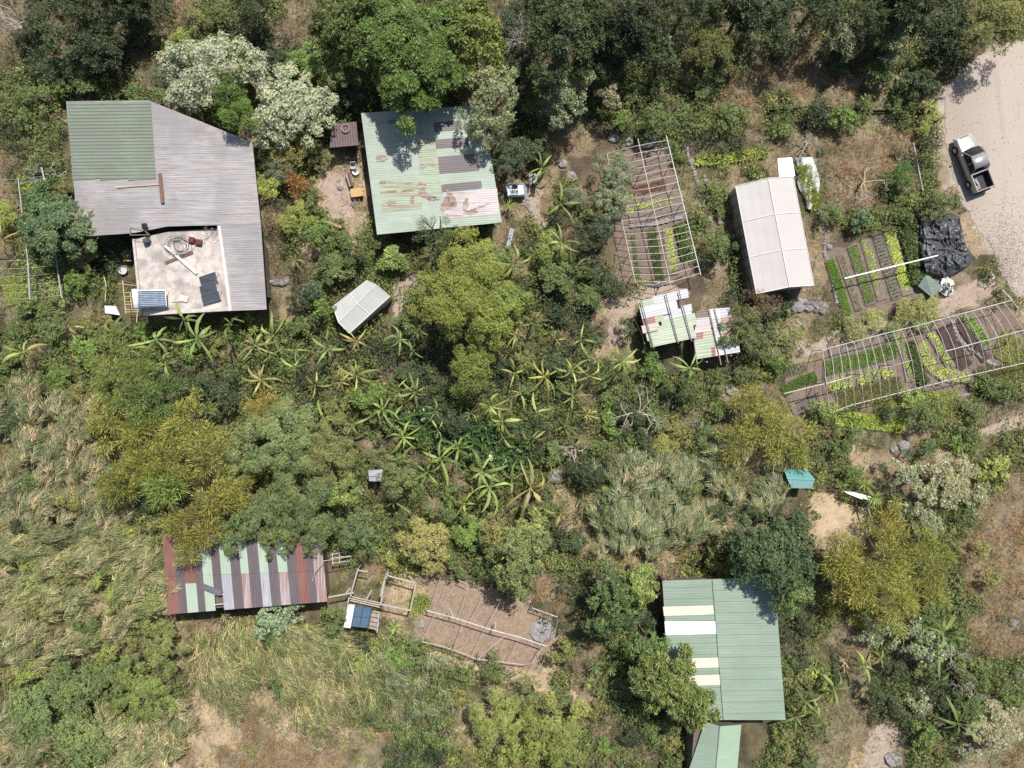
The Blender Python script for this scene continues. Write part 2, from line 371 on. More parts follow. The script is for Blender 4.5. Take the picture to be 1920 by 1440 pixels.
# ground: one fine patch with far sheet round it, all one mesh
gx = np.concatenate([[-300, -160, -90, -65], np.arange(-52, 52.01, .16), [65, 90, 160, 300]]); gy = np.concatenate([[-300, -160, -80, -55], np.arange(-41, 41.01, .16), [55, 80, 160, 300]])
X, Y = np.meshgrid(gx, gy); Z = ground_z(X, Y); PX, PY = 960 + X * S, 720 - Y * S
gc = ground_colour(PX, PY); nx, ny = len(gx), len(gy)
idx = np.arange(nx * ny).reshape(ny, nx); F = np.stack([idx[:-1, :-1], idx[:-1, 1:], idx[1:, 1:], idx[1:, :-1]], -1).reshape(-1, 4)
GM = vcmat('ground_earth'); g = link('ground', bulk('ground', np.stack([X, Y, Z], -1).reshape(-1, 3), F, [GM], cols=gc.reshape(-1, 3), smooth=True)); tag(g, kind='structure')

# ---------------------------------------------------------------- foliage shapes
def unit(a): return a / np.maximum(np.linalg.norm(a, axis=-1, keepdims=True), 1e-9)
def leaves(P, D, Nn, L, Wd, fold=0.0):
    """kite-shaped leaves; returns verts (n,4,3)"""
    Sd = unit(np.cross(D, Nn)); L = np.asarray(L)[:, None]; Wd = np.asarray(Wd)[:, None]; mid = P + D * L * .45
    dr = Nn * (L * fold)
    return np.stack([P, mid + Sd * Wd * .5 - dr * .2, P + D * L - dr, mid - Sd * Wd * .5 - dr * .2], 1)
def sprigs(P, A, k, L, Wd, tilt=0.9, rng=RNG, fold=0.15):
    """k leaves fanned round each axis A at P"""
    n = len(P); ref = unit(rng.normal(size=(n, 3))); U = unit(np.cross(A, ref)); V = np.cross(A, U)
    ang = (np.arange(k) / k * 2 * np.pi)[None] + rng.uniform(0, 6.28, (n, 1)) + rng.normal(0, .25, (n, k)); ti = tilt + rng.normal(0, .22, (n, k))
    R = U[:, None] * np.cos(ang)[..., None] + V[:, None] * np.sin(ang)[..., None]
    D = unit(A[:, None] * np.cos(ti)[..., None] + R * np.sin(ti)[..., None]); Nn = unit(A[:, None] * np.sin(ti)[..., None] - R * np.cos(ti)[..., None])
    PP = np.repeat(P[:, None], k, 1) + D * (rng.uniform(0, .25, (n, k, 1)) * L); s = rng.uniform(.65, 1.25, n * k)
    return leaves(PP.reshape(-1, 3), D.reshape(-1, 3), Nn.reshape(-1, 3), L * s, Wd * s, fold), np.repeat(rng.random(n) ** 2, k)
def clumps(R, Hh, nc, rcf, rng, flat=1.0, lobes=5):
    ph = rng.uniform(0, 6.28, 4); i = np.arange(nc); rho = np.sqrt((i + .5) / nc) * .88; th = i * 2.39996 + rng.normal(0, .35, nc)
    edge = 1 + .16 * np.sin(th * 2 + ph[0]) + .13 * np.sin(th * 3 + ph[1]) + .10 * np.sin(th * lobes + ph[2])
    r = R * rho * edge; z = Hh * (1 - .85 * rho ** 2.2) * flat + rng.normal(0, .10 * Hh, nc) + Hh * .02
    return np.stack([r * np.cos(th), r * np.sin(th), z], -1), R * rcf * rng.uniform(.7, 1.25, nc)
def crown_mesh(name, kind, R, seed, Hh=None):
    rng = np.random.default_rng(seed); Hh = Hh or R * .9; mats = [FOL]; mi = None; extra = None
    cfg = dict(broad=(17, .23, 34, 7, .30, .10, .95), flower=(20, .22, 40, 5, .15, .06, .9), glossy=(15, .26, 30, 6, .19, .09, 1.0), fine=(17, .27, 60, 7, .15, .038, .8), silver=(18, .23, 46, 6, .15, .055, .8),
               rough=(12, .30, 30, 6, .17, .07, 1.0), bamboo=(14, .30, 60, 7, .30, .036, .55), pine=(16, .21, 60, 9, .20, .022, .6), dry=(12, .34, 26, 5, .20, .024, .9), lace=(22, .22, 52, 7, .12, .04, 1.15))[kind]
    nc = int(cfg[0] * max(.55, (R / 1.6) ** 1.25)); Cn, rc = clumps(R, Hh, nc, cfg[1] * (1.6 / max(R, 1.0)) ** .45, rng, flat={'lace': .55}.get(kind, 1.0))
    ns = np.maximum(6, (cfg[2] * (rc / .42) ** 1.6)).astype(int); ci = np.repeat(np.arange(nc), ns); n = len(ci)
    d = unit(rng.normal(size=(n, 3)) + np.array([0, 0, .55])); d[:, 2] = np.abs(d[:, 2]) * rng.choice([1, 1, 1, -.5], n)
    out = unit(Cn[ci] * np.array([1, 1, .6]) + np.array([0, 0, .3]) * R)
    if kind in ('bamboo',):                                  # arching plumes: elongated outwards
        dirs = unit(Cn * np.array([1, 1, 0]) + rng.normal(0, .3, (nc, 3)) * np.array([1, 1, 0]))[ci]; t = rng.uniform(-.9, 1.1, n)[:, None]
        P = Cn[ci] + dirs * t * rc[ci, None] * 1.25 - np.array([0, 0, 1.0]) * (t ** 2) * rc[ci, None] * .45 + d * rc[ci, None] * .55 * rng.uniform(.4, 1, n)[:, None]
        A = unit(d * .8 + dirs * .7 + np.array([0, 0, .2]))
    else:
        P = Cn[ci] + d * (rc[ci, None] * rng.uniform(.55, 1.05, n)[:, None]) * np.array([1, 1, .8]); A = unit(d + out * .45 + np.array([0, 0, .35]) + rng.normal(0, .25, (n, 3)))
    ct = rng.random(nc)[ci] * .35
    if kind in ('bamboo', 'pine'):                            # brush like puffs of narrow blades
        if kind == 'bamboo': nc = int(4 + R * R * 2.6); Cn, rc = clumps(R, Hh, nc, 1, rng, lobes=7); rc = rng.uniform(.42, .72, nc); lb, wb, den = .36, .045, 520
        else: nc = int(10 + R * R * 6); Cn, rc = clumps(R, Hh, nc, 1, rng, lobes=6); rc = rng.uniform(.22, .34, nc); lb, wb, den = .17, .03, 900
        q = np.maximum(30, den * rc ** 1.6).astype(int); ci = np.repeat(np.arange(nc), q); n = len(ci); d = unit(rng.normal(size=(n, 3)) + np.array([0, 0, .35])); o_ = unit(Cn * np.array([1, 1, 0]) + 1e-3)[ci]
        P = Cn[ci] + d * rc[ci, None] * rng.uniform(.15, .95, (n, 1)) * np.array([1, 1, .75]) + o_ * rc[ci, None] * rng.uniform(-.5, .8, (n, 1)); D = unit(d + o_ * .5 + rng.normal(0, .25, (n, 3)) - np.array([0, 0, .15])); Nn = unit(np.cross(D, rng.normal(size=(n, 3)))); Nn[:, 2] = np.abs(Nn[:, 2]); L = lb * rng.uniform(.6, 1.3, n)
        V = leaves(P, D, Nn, L, np.full(n, wb), .12).reshape(-1, 3); tone = np.clip(rng.random(n) ** 2 * .6 + rng.random(nc)[ci] * .4, 0, 1)
        return bulk(name, V, np.arange(len(V)).reshape(-1, 4), mats, tone=np.repeat(tone, 4))
    LV, tone = sprigs(P, A, cfg[3], cfg[4], cfg[5], cfg[6], rng); tone = np.clip(tone * .75 + np.repeat(ct, cfg[3]), 0, 1)
    F4 = [np.zeros(len(LV), int)]
    if kind in ('silver', 'flower'):                                     # pale flower heads on the sprig tips
        sel = rng.random(n) < (.14 if kind == 'silver' else .6); hp = P[sel] + A[sel] * .05; fl, _ = sprigs(hp, A[sel], 4, .10, .085, 1.15, rng); LV = np.concatenate([LV, fl]); tone = np.concatenate([tone, np.zeros(len(fl))]); F4.append(np.ones(len(fl), int)); mats = [FOL, PETAL]
    V = LV.reshape(-1, 3); F = np.arange(len(V)).reshape(-1, 4)
    return bulk(name, V, F, mats, np.concatenate(F4), tone=np.repeat(tone, 4))
def trunk_mesh(name, R, Ht, seed, mat=BARK, limbs=5):
    rng = random.Random(seed); mb = MB(); top = Ht * .55; r = .035 * Ht + .05
    mb.tube([(0, 0, -.2), (rng.uniform(-.1, .1), rng.uniform(-.1, .1), top * .5), (rng.uniform(-.2, .2), rng.uniform(-.2, .2), top)], r, mat, 8, r * .65)
    for i in range(limbs):
        a = 6.283 * i / limbs + rng.uniform(-.4, .4); q = R * rng.uniform(.45, .75); p0 = (0, 0, top * rng.uniform(.6, 1)); p1 = (math.cos(a) * q * .5, math.sin(a) * q * .5, top + (Ht - top) * .35); p2 = (math.cos(a + .3) * q, math.sin(a + .3) * q, Ht * .82)
        mb.tube([p0, p1, p2], r * .45, mat, 5, r * .12)
        mb.tube([p1, (p1[0] + math.cos(a - 1) * q * .5, p1[1] + math.sin(a - 1) * q * .5, Ht * .8)], r * .22, mat, 4, r * .08)
    me = bpy.data.meshes.new(name); me.from_pydata(mb.v, [], mb.f); me.materials.append(mat); me.update(); return me
CROWN = {}; TRUNK = {}; RC = [.75, 1.15, 1.7, 2.5, 3.6, 5.2]; SEEDN = [0]
def get_crown(kind, R, var):
    c = min(RC, key=lambda q: abs(math.log(q / R))); k = (kind, c, var % (3 if c < 2 else 2))
    if k not in CROWN: CROWN[k] = crown_mesh('crown', kind, c, sum(map(ord, kind)) * 31 + RC.index(c) * 7 + k[2])
    return CROWN[k], c
COLS = dict(DG=(.040, .060, .028), DK=(.027, .043, .022), G=(.070, .102, .036), BG=(.078, .135, .030), LG=(.13, .185, .055), OL=(.12, .13, .046), YO=(.165, .18, .040), YG=(.165, .205, .05),
            SG=(.15, .185, .125), SF=(.16, .20, .13), GG=(.075, .11, .072), BR=(.15, .115, .075), OR=(.26, .15, .05), TAN=(.30, .25, .16), GB=(.055, .085, .055), RD=(.16, .04, .035), YL=(.42, .36, .07))
GAIN = 1.45
for _k in COLS: COLS[_k] = tuple(v * GAIN for v in COLS[_k])
PLANTS = []
def plant(kind, px, py, rp, h, col, label=None, name=None, cat=None, group=None, trunk=True):
    """rp: crown radius in px at its own height, h: height in metres"""
    R = rp / S * (H - h) / H; rnd = random.Random(int(px * 13 + py * 7)); me, c = get_crown(kind, R, rnd.randrange(6)); w = W(px, py, h * .8); zs = max(.5, min(1.25, h / (2.0 * R)))
    base = Vector((w.x, w.y, ground_z(w.x, w.y))); tree = h >= 3.2
    name = name or {'bamboo': 'bamboo_clump', 'pine': 'pine_tree'}.get(kind, 'tree' if tree else 'shrub'); cat = cat or {'bamboo': 'bamboo', 'pine': 'tree'}.get(kind, 'tree' if tree else 'shrub')
    s = R / c; crown_h = c * .9 * s * zs; cz = max(0.0, h - crown_h - .12); colr = COLS[col] if isinstance(col, str) else tuple(v * GAIN for v in col)
    _b = rnd.uniform(.86, 1.14); jit = [v * _b * rnd.uniform(.96, 1.04) for v in colr]
    if trunk and R > 1.0:
        root = empty(name, base, label, cat, group); o = link('crown' if tree or kind == 'bamboo' else 'foliage', me, root); o.location = (0, 0, cz - base.z)
        tk = (round(R), round(h / 2)); 
        if tk not in TRUNK: TRUNK[tk] = trunk_mesh('trunk', tk[0] * .9 + .3, max(1.2, tk[1] * 2 * .85), tk[0] * 10 + tk[1])
        link('trunk' if tree else 'stem', TRUNK[tk], root).rotation_euler.z = rnd.uniform(0, 6.28)
    else: o = link(name, me); o.location = (base.x, base.y, cz); tag(o, label, cat, group); root = o
    o.scale = (s, s * rnd.uniform(.9, 1.1), s * zs); o.rotation_euler.z = rnd.uniform(0, 6.28); o.color = (*jit, 1)
    PLANTS.append(dict(o=root, px=px, py=py, r=rp, kind=kind, col=col, label=label, cat=cat, name=name, h=h, base=base)); return root
# ---------------------------------------------------------------- road and stones
def flat_sheet(name, poly, z, mat, cell=8, colf=None, amp=0.0):
    """fine sheet over a pixel polygon with wandering edges"""
    xs = np.arange(min(p[0] for p in poly) - 20, max(p[0] for p in poly) + 20, cell * 1.0); ys = np.arange(min(p[1] for p in poly) - 20, max(p[1] for p in poly) + 20, cell * 1.0)
    X, Y = np.meshgrid(xs, ys); jx = X + (fbm(X, Y, 18, 4, 3) - .5) * 16; jy = Y + (fbm(X, Y, 18, 14, 3) - .5) * 16; ins = inside(poly, jx, jy)
    zz = z + amp * fbm(X, Y, 30, 8, 3); V = WA(X, Y, 0 * X); V[..., 2] = zz; n = len(xs); ii = np.arange(X.size).reshape(X.shape)
    keep = ins[:-1, :-1]; F = np.stack([ii[1:, :-1], ii[1:, 1:], ii[:-1, 1:], ii[:-1, :-1]], -1)[keep]
    return bulk(name, V.reshape(-1, 3), F, [mat], cols=(colf(X, Y) if colf else None).reshape(-1, 3), smooth=True)
def road_col(px, py):
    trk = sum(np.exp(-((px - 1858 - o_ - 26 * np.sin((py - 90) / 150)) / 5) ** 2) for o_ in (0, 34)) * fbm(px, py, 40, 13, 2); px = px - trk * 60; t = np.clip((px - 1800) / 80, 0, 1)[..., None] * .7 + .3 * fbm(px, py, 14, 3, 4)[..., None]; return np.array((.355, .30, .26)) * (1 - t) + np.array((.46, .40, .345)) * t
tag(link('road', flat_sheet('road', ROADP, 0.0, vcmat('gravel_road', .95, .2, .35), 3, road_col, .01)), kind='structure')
def stone_mesh(seed, flat=.6):
    rng = np.random.default_rng(seed); vs = []; n, m = 9, 6
    for j in range(m + 1):
        ph = math.pi * j / m - math.pi / 2
        for i in range(n):
            a = 2 * math.pi * i / n; r = 1 + rng.uniform(-.2, .2); vs.append((r * math.cos(ph) * math.cos(a), r * math.cos(ph) * math.sin(a), flat * r * math.sin(ph)))
    fs = [(j * n + i, j * n + (i + 1) % n, (j + 1) * n + (i + 1) % n, (j + 1) * n + i) for j in range(m) for i in range(n)]; return vs, fs
STM = []
for k in range(5):
    vs, fs = stone_mesh(40 + k); me = bpy.data.meshes.new('boulder'); me.from_pydata(vs, [], fs); me.materials.append(STONE); me.update(); STM.append(me)
def stone(px, py, r, label, sx=1.0, rot=0.0, name='boulder', mat=None, flat=1.0):
    o = link(name, STM[int(px + py) % 5]); w = W(px, py, r / S * .5); o.location = (w.x, w.y, r / S * .1 * flat); o.scale = (r / S * sx, r / S, r / S * flat); o.rotation_euler.z = rot
    return tag(o, label, 'rock')
for a in [(1000 + 20, 1187, 22, 'broad pale grey flat slab of rock at the right end of the dry netted bed', 1.1, .4, 'boulder', None, .5), (1151, 259, 9, 'oval pale boulder left of the big rock above the narrow hoop frame', 1.3), (1214, 262, 15, 'biggest boulder above the ridge of the narrow hoop frame', 1.1),
          (1168, 275, 7, 'small square pale stone between the boulders above the hoop frame'), (1181, 266, 9, 'brown boulder in the middle of the row above the hoop frame'), (1056, 306, 9, 'rounded grey rock right of the topmost banana plant by the green roof'), (1071, 330, 10, 'mauve grey rock below the rounded rock, in dry grass'),
          (1043, 893, 14, 'dark blue grey boulder beside the fallen banana leaves', 1.1), (836, 802, 13, 'flat brown rock among the central banana plants', 1.2), (675, 922, 9, 'pale rock in the clearing below the small grey hut'), (1697, 836, 11, 'pale split boulder above the spiky rosettes, right of the lime rows', 1.2),
          (1679, 843, 8, 'smaller pale boulder touching the split boulder'), (1830, 765, 10, 'flat topped pale stone at the foot of the long hoop frame beds'), (1680, 1427, 14, 'angular pale rock at the bottom edge, on the brown path', 1.2), (1671, 1184, 8, 'white stone at the top of the silvery shrub row'),
          (1902, 1167, 9, 'white stone on the dry slope at the right edge'), (1914, 1266, 13, 'large white rock cut by the right edge of the picture'), (1375, 732, 12, 'brown rock in the shade above the reddish clearing'), (1312, 795, 9, 'bare stone in the reddish clearing'), (1340, 788, 9, 'pale stone right of the bare stone in the clearing'),
          (1178, 1295, 11, 'grey rock shaded by the tree beside the big green roof'), (1155, 1280, 8, 'pale stone on the path left of the shaded grey rock'), (1300, 467, 7, 'white stone against the right rail of the narrow hoop frame'), (1341, 500, 5, 'small white stone beside the round citrus tree'), (885, 1090, 7, 'bluish stone in the shade at the top of the dry netted bed'),
          (790, 1172, 8, 'grey rock at the left corner of the dry netted bed'), (1487, 142, 5, 'small bright white stone on the dry path at the top'), (1478, 235, 4, 'little bluish stone above the white greenhouse'), (988, 383, 6, 'stone edging the stepped path below the blue frame'), (975, 1352, 8, 'grey rock at the bottom left of the rough path'),
          (1325, 372, 8, 'pale rock on the slope between hoop frame and greenhouse'), (1331, 410, 6, 'small pale rock left of the greenhouse shadow'), (1556, 462, 6, 'pale rock at the upper corner of the striped vegetable beds'), (1452, 650, 8, 'tan rounded rock at the left start of the garden path'), (1500, 612, 9, 'grey rock between the banana plant and the stone wall')]:
    stone(*a)
def stone_row(name, label, pts, r, gap=1.3, cat='stone wall', rows=1, seed=0):
    rng = random.Random(seed); mb = MB(); L = [Vector(W(*p, 0)) for p in pts]
    for a, b in zip(L, L[1:]):
        n = max(1, int((b - a).length / (r * gap)))
        for k in range(n):
            for q in range(rows):
                p = a.lerp(b, (k + rng.uniform(.2, .8)) / n); d = (b - a).normalized(); p += Vector((-d.y, d.x, 0)) * ((q - (rows - 1) / 2) * r * 1.3 + rng.uniform(-.3, .3) * r)
                vs, fs = stone_mesh(rng.randrange(999)); s = r * rng.uniform(.6, 1.15); c, sn = math.cos(rng.uniform(0, 3)), math.sin(rng.uniform(0, 3))
                mb.add([(p.x + x * s * 1.1, p.y + y * s, z * s * 1.1 + s * .25) for x, y, z in vs], fs, STONE)
    o = mb.build(name); return tag(o, label, cat)
stone_row('stone_wall', 'broad rubble wall just below the white greenhouse', [(1442, 582), (1470, 574), (1510, 572), (1548, 578)], .38, .9, rows=2, seed=1)
stone_row('stone_edging', 'line of small stones running down between narrow hoop frame and greenhouse', [(1282, 268), (1300, 320), (1318, 370), (1322, 395)], .2, 1.3, 'stone edging', seed=2)
stone_row('stone_edging', 'curved stone edge crossing inside the narrow hoop frame below the seedling bed', [(1182, 424), (1230, 420), (1275, 408), (1300, 400)], .2, 1.1, 'stone edging', seed=3)
stone_row('stone_edging', 'stone edge closing the bottom of the narrow hoop frame', [(1195, 535), (1225, 536), (1262, 528)], .22, 1.1, 'stone edging', seed=4)
stone_row('stone_edging', 'diagonal stone edge across the right part of the long hoop frame', [(1785, 600), (1795, 635), (1820, 655), (1850, 678), (1880, 690), (1915, 688)], .17, 1.2, 'stone edging', seed=5)
stone_row('stone_edging', 'curved stone edge under the bright lettuce arc', [(1748, 700), (1765, 712), (1800, 716), (1826, 712)], .17, 1.2, 'stone edging', seed=6)
stone_row('stone_edging', 'stone edge below the terrace at the foot of the long hoop frame', [(1640, 735), (1690, 740), (1720, 755), (1745, 757), (1800, 742), (1830, 738)], .18, 1.2, 'stone edging', seed=7)
stone_row('stone_edging', 'stones lining the left side of the greenhouse slope', [(1318, 330), (1335, 365), (1345, 395), (1350, 420)], .2, 1.4, 'stone edging', seed=8)
stone_row('stone_steps', 'stepped stones beside the lower right corner of the corrugated house', [(505, 528), (520, 530), (540, 528)], .32, .9, 'stone steps', seed=9)
stone_row('stone_edging', 'stones along the white walkway by the green roof', [(985, 350), (990, 380), (998, 410), (1005, 430)], .2, 1.1, 'stone edging', seed=12)
stone_row('stone_edging', 'low stone line between lettuce terrace and striped beds', [(1535, 400), (1548, 440), (1545, 470), (1560, 520), (1570, 570)], .16, 1.4, 'stone edging', seed=13)

# ---------------------------------------------------------------- corrugated house on the left
GREY = sheet('grey_sheet', (.375, .352, .355), .10, streak=(.25, 4, 1), dirt=.36); GRNOLD = sheet('dull_green_sheet', (.20, .235, .185), .05, dirt=.2)
CONC = None
def concrete():
    m, nt, bs = newmat('stained_concrete'); n = noise(nt, .8, 8, .7, world=True); f = noise(nt, 6, 5, .7, world=True)
    c = mixc(nt, (.58, .52, .48), (.31, .28, .27), ramp(nt, n, [(.40, 0.0), (.60, 1.0)])); c = mixc(nt, c, (.22, .19, .185), ramp(nt, f, [(.56, 0.0), (.74, .8)]))
    nt.links.new(c, bs.inputs['Base Color']); bs.inputs['Roughness'].default_value = .9; bump(nt, bs, f, .3, .02); return m
CONC = concrete()
hz = 3.6
house = empty('corrugated_house', W(320, 380, 0), 'large house with grey corrugated roof, one dull green panel and a concrete terrace', 'house')
mb = MB(); zf = lambda x, y: hz + (y - 420) * -.0015
corr_poly(mb, [(124, 190), (279, 188), (473, 267), (489, 421), (412, 422), (316, 424), (250, 437), (147, 444)], zf, GREY, ang=-.6, pitch=4.4, amp=.006)
corr_poly(mb, [(412, 420), (489, 420), (500, 580), (432, 583)], zf, GREY, ang=-.6, pitch=4.4, amp=.006, lift=-.02)
mb.build('roof', house)
mb = MB(); 
for i in range(3): corr_poly(mb, [(124 + 52 * i + 2, 191), (124 + 52 * (i + 1) + 2, 190), (136 + 52 * (i + 1), 335), (136 + 52 * i, 338)], zf, GRNOLD, ang=-.6, pitch=6.3, amp=.018, lift=.05 + .006 * i, seg=6)
tag(mb.build('roof_panel', house), 'dull green corrugated overlay on the upper left of the roof')
walls([(124, 190), (279, 188), (473, 267), (489, 425), (147, 444)], 3.3, 1.5, WALLM, house)
walls([(405, 425), (489, 425), (500, 575), (425, 578)], 3.2, 1.3, WALLM, house)
mb = MB(); tz = 3.0; TP = [(252, 449), (316, 434), (410, 428), (430, 582), (266, 590)]
mb.slab([W(x, y, tz) for x, y in TP], .22, CONC); tr = mb.build('terrace', house)
mb = MB(); mb.prism([W(x, y, tz)[:2] for x, y in [(262, 460), (405, 440), (424, 572), (272, 576)]], -.05, tz - .2, WALLW); mb.build('terrace_wall', house)
mb = MB(); mb.tube([W(411, 424, tz + .45), W(421, 500, tz + .45), W(432, 583, tz + .45)], .17, plain('white_gutter', (.62, .60, .57), .6, var=.15), 8); mb.build('gutter', house)
mb = MB(); PC = plain('pale_kerb', (.50, .46, .43), .85)
for a, b, w in (((270, 589), (430, 580), .16), ((252, 449), (266, 588), .10)):
    A, B = W(*a, tz), W(*b, tz); d = (B - A); mb.box(((A.x + B.x) / 2, (A.y + B.y) / 2, tz + .1), (d.length, w * 2, .24), PC, math.atan2(d.y, d.x), .03)
mb.build('parapet', house)
# things on roof and terrace
def beam(name, a, b, z, w, t, mat, label, cat, z1=None):
    A, B = W(*a, z), W(*b, z if z1 is None else z1); d = B - A; mb = MB(); L = d.length; rz = math.atan2(d.y, d.x); tl = math.asin(max(-1, min(1, d.z / L)))
    n = Vector((-math.sin(rz), math.cos(rz), 0)) * w / 2; u = Vector((0, 0, 1)) * t; e = d.normalized()
    ring = lambda P: [P + n, P - n, P - n + u, P + n + u]
    mb.add(ring(A) + ring(B), [(0, 1, 2, 3), (7, 6, 5, 4), (0, 4, 5, 1), (1, 5, 6, 2), (2, 6, 7, 3), (3, 7, 4, 0)], mat); return tag(mb.build(name), label, cat)
beam('wood_plank', (300, 325), (305, 381), hz + .2, .3, .05, WOODBRN, 'brown plank lying upright on the grey roof', 'plank')
beam('bamboo_pole', (218, 352), (300, 346), hz + .16, .07, .05, BAMBOOM, 'thin yellow cane lying across the grey roof', 'pole')
beam('white_board', (310, 461), (369, 513), tz + .12, .2, .08, plain('white_wood', (.72, .70, .66), .6, var=.1), 'long white board lying slanted over the concrete terrace', 'board')
beam('wood_plank', (310, 493), (362, 473), tz + .03, .26, .06, WOODBRN, 'brown plank under the white board on the terrace', 'plank')
SOL = plain('collector_glass', (.12, .135, .16), .18, var=.1, bmp=0); FRM = plain('aluminium', (.5, .5, .5), .35, .8, bmp=0)
for i, q in enumerate([[(373, 520), (403, 510), (407, 527), (377, 533)], [(374, 538), (403, 529), (407, 545), (377, 552)], [(377, 555), (409, 546), (413, 561), (381, 570)]]):
    r = empty('solar_collector', W(*bil(q, .5, .5), tz), ['topmost of the three dark solar panels on the terrace', 'middle one of the three dark solar panels on the terrace', 'lowest of the three dark solar panels on the terrace'][i], 'solar panel', 'dark solar panels on the terrace')
    zz = [tz + .75, tz + .75, tz + .3, tz + .3]; mb = MB(); mb.slab([W(*p, z) for p, z in zip(q, zz)], .08, SOL); mb.build('glass', r)
    mb = MB(); P = [W(*p, z + .01) for p, z in zip(q, zz)]
    for a, b in zip(P, P[1:] + P[:1]): mb.tube([a, b], .028, FRM, 4)
    mb.build('frame', r); mb = MB()
    for p in P: mb.tube([p, (p.x, p.y, tz)], .02, FRM, 4)
    mb.build('stand', r)
heater = empty('solar_water_heater', W(282, 558, tz), 'solar water heater with blue tubes and a white tank at the lower left terrace corner', 'water heater')
def tube_heater(q, zz, root, tank=True, nt=18, cover=None):
    mb = MB(); TB = plain('vacuum_tube', (.05, .12, .30), .12, var=.35, scale=2, bmp=0); TW = plain('tube_reflector', (.45, .52, .56), .3, .3, bmp=0)
    P = [W(*p, z) for p, z in zip(q, zz)]
    for i in range(nt):
        t = (i + .5) / nt; mb.tube([P[0].lerp(P[3], t) + Vector((0, 0, .06)), P[1].lerp(P[2], t) + Vector((0, 0, .06))], (P[0] - P[3]).length / nt * .27, TB if i % 2 else TW, 6)
    mb.build('vacuum_tubes', root); mb = MB(); mb.slab([p - Vector((0, 0, .02)) for p in P], .03, TW); mb.build('reflector', root)
    mb = MB()
    for a, b in zip(P, P[1:] + P[:1]): mb.tube([a, b], .04, FRM, 5)
    for p in P: mb.tube([p, (p.x, p.y, p.z - .6)], .025, FRM, 4)
    mb.build('frame', root)
    if tank:
        mb = MB(); a, b = P[0] + (P[0] - P[1]).normalized() * .2 + Vector((0, 0, .1)), P[3] + (P[3] - P[2]).normalized() * .2 + Vector((0, 0, .1)); mb.tube([a + (a - b).normalized() * .1, b + (b - a).normalized() * .1], .24, plain('white_enamel', (.75, .77, .8), .3, bmp=0, var=.08), 14); mb.build('tank', root, True)
tube_heater([(259, 545), (310, 544), (312, 574), (262, 576)], [tz + 1.3, tz + .7, tz + .7, tz + 1.3], heater)
mb = MB(); rr = random.Random(3)
for k in range(7):
    cx, cy = 339 + rr.uniform(-12, 10), 459 + rr.uniform(-9, 7); ra = rr.uniform(.55, 1.0); P = W(cx, cy, tz + .08 + .03 * k); mb.tube([(P.x + ra * math.cos(a) * 1.1, P.y + ra * math.sin(a) * .85, P.z + .05 * math.sin(a * 2 + k)) for a in [6.4 * q / 22 for q in range(23)]], .014, BLACK, 4)
tag(mb.build('hose_coil'), 'tangled black hose coils on the terrace', 'hose')
mb = MB()
for k in range(24):
    P = W(rr.uniform(376, 410), rr.uniform(425, 455), tz + .1); Q = P + Vector((rr.uniform(-.8, .8), rr.uniform(-.7, .7), rr.uniform(.1, .5))); mb.tube([P, P.lerp(Q, .5) + Vector((0, 0, .2)), Q], .014, WOODGREY, 3)
tag(mb.build('wire_tangle'), 'tangle of grey wire and mesh in the upper right terrace corner', 'wire')
mb = MB(); P = W(368, 453, tz); rd = plain('dark_red_cloth', (.13, .03, .03), .8)
for k, (x, y, s) in enumerate(((-.3, .1, .5), (.3, -.1, .55))): mb.box((P.x + x, P.y + y, tz + .17), (s, .5, .3), rd, -.2, .08)
tag(mb.build('red_crate'), 'dark red crate beside the hose coils on the terrace', 'crate')
mb = MB(); P = W(345, 560, tz); mb.box((P.x, P.y, tz + .12), (.75, .5, .04), plain('cream_board', (.62, .58, .52), .7), -.25, .01); mb.box((P.x - .6, P.y + .2, tz + .05), (.9, 1.0, .05), CONC, 0, .01); tag(mb.build('hatch_cover'), 'small cream hatch board lying on the lower terrace', 'board')
for k, (a, b) in enumerate((((322, 542), (348, 540)), ((330, 555), (372, 550)))): pass
rack = empty('metal_rack', W(272, 433, hz), 'dark metal rack frame leaning on the roof edge above the terrace', 'rack'); mb = MB()
P = [W(243, 424, hz + .2), W(268, 430, hz + .2), W(280, 440, hz + .2), W(244, 441, hz + .15)]
for a, b in zip(P, P[1:] + P[:1]): mb.tube([a, b], .03, WOODGREY, 4)
mb.build('frame', rack); mb = MB(); c = W(271, 424, hz + .4); mb.box(c, (.38, .42, .3), BLACK, .1, .03); mb.build('box', rack); mb = MB(); c = W(275, 452, tz + .3); mb.box(c, (.5, .45, .5), plain('dark_motor', (.07, .07, .08), .5), .3, .08); mb.build('motor', rack)
# pallet, trellis, white sheet beside the house
mb = MB(); c = W(239, 480, .6)
for i in range(5): mb.box((c.x - .28 + .14 * i, c.y, .62), (.06, .95, .03), BAMBOOM, 0)
for j in (-.4, 0, .4): mb.box((c.x, c.y + j, .58), (.66, .07, .05), BAMBOOM, 0)
tag(mb.build('wooden_pallet'), 'small slatted wooden pallet in the shaded notch of the house', 'pallet')
tre = empty('bamboo_trellis', W(245, 560, 0), 'bamboo pole trellis at the lower left corner of the terrace', 'trellis'); TM = plain('yellow_bamboo', (.50, .44, .24), .6, scale=4, bmp=0)
for a, b in (((230, 527), (236, 588)), ((244, 548), (247, 578)), ((258, 580), (256, 604))):
    mb = MB(); mb.tube([W(*a, 2.0), W(*b, 2.0)], .045, TM, 5); mb.build('pole', tre)
for i, (a, b) in enumerate((((222, 532), (258, 536)), ((232, 549), (260, 547)), ((232, 557), (262, 556)), ((233, 566), (262, 564)), ((233, 571), (262, 570)), ((234, 580), (262, 581)), ((236, 585), (262, 585)))):
    mb = MB(); mb.tube([W(*a, 2.05), W(*b, 2.05)], .035, TM, 5); mb.build('crossbar', tre)
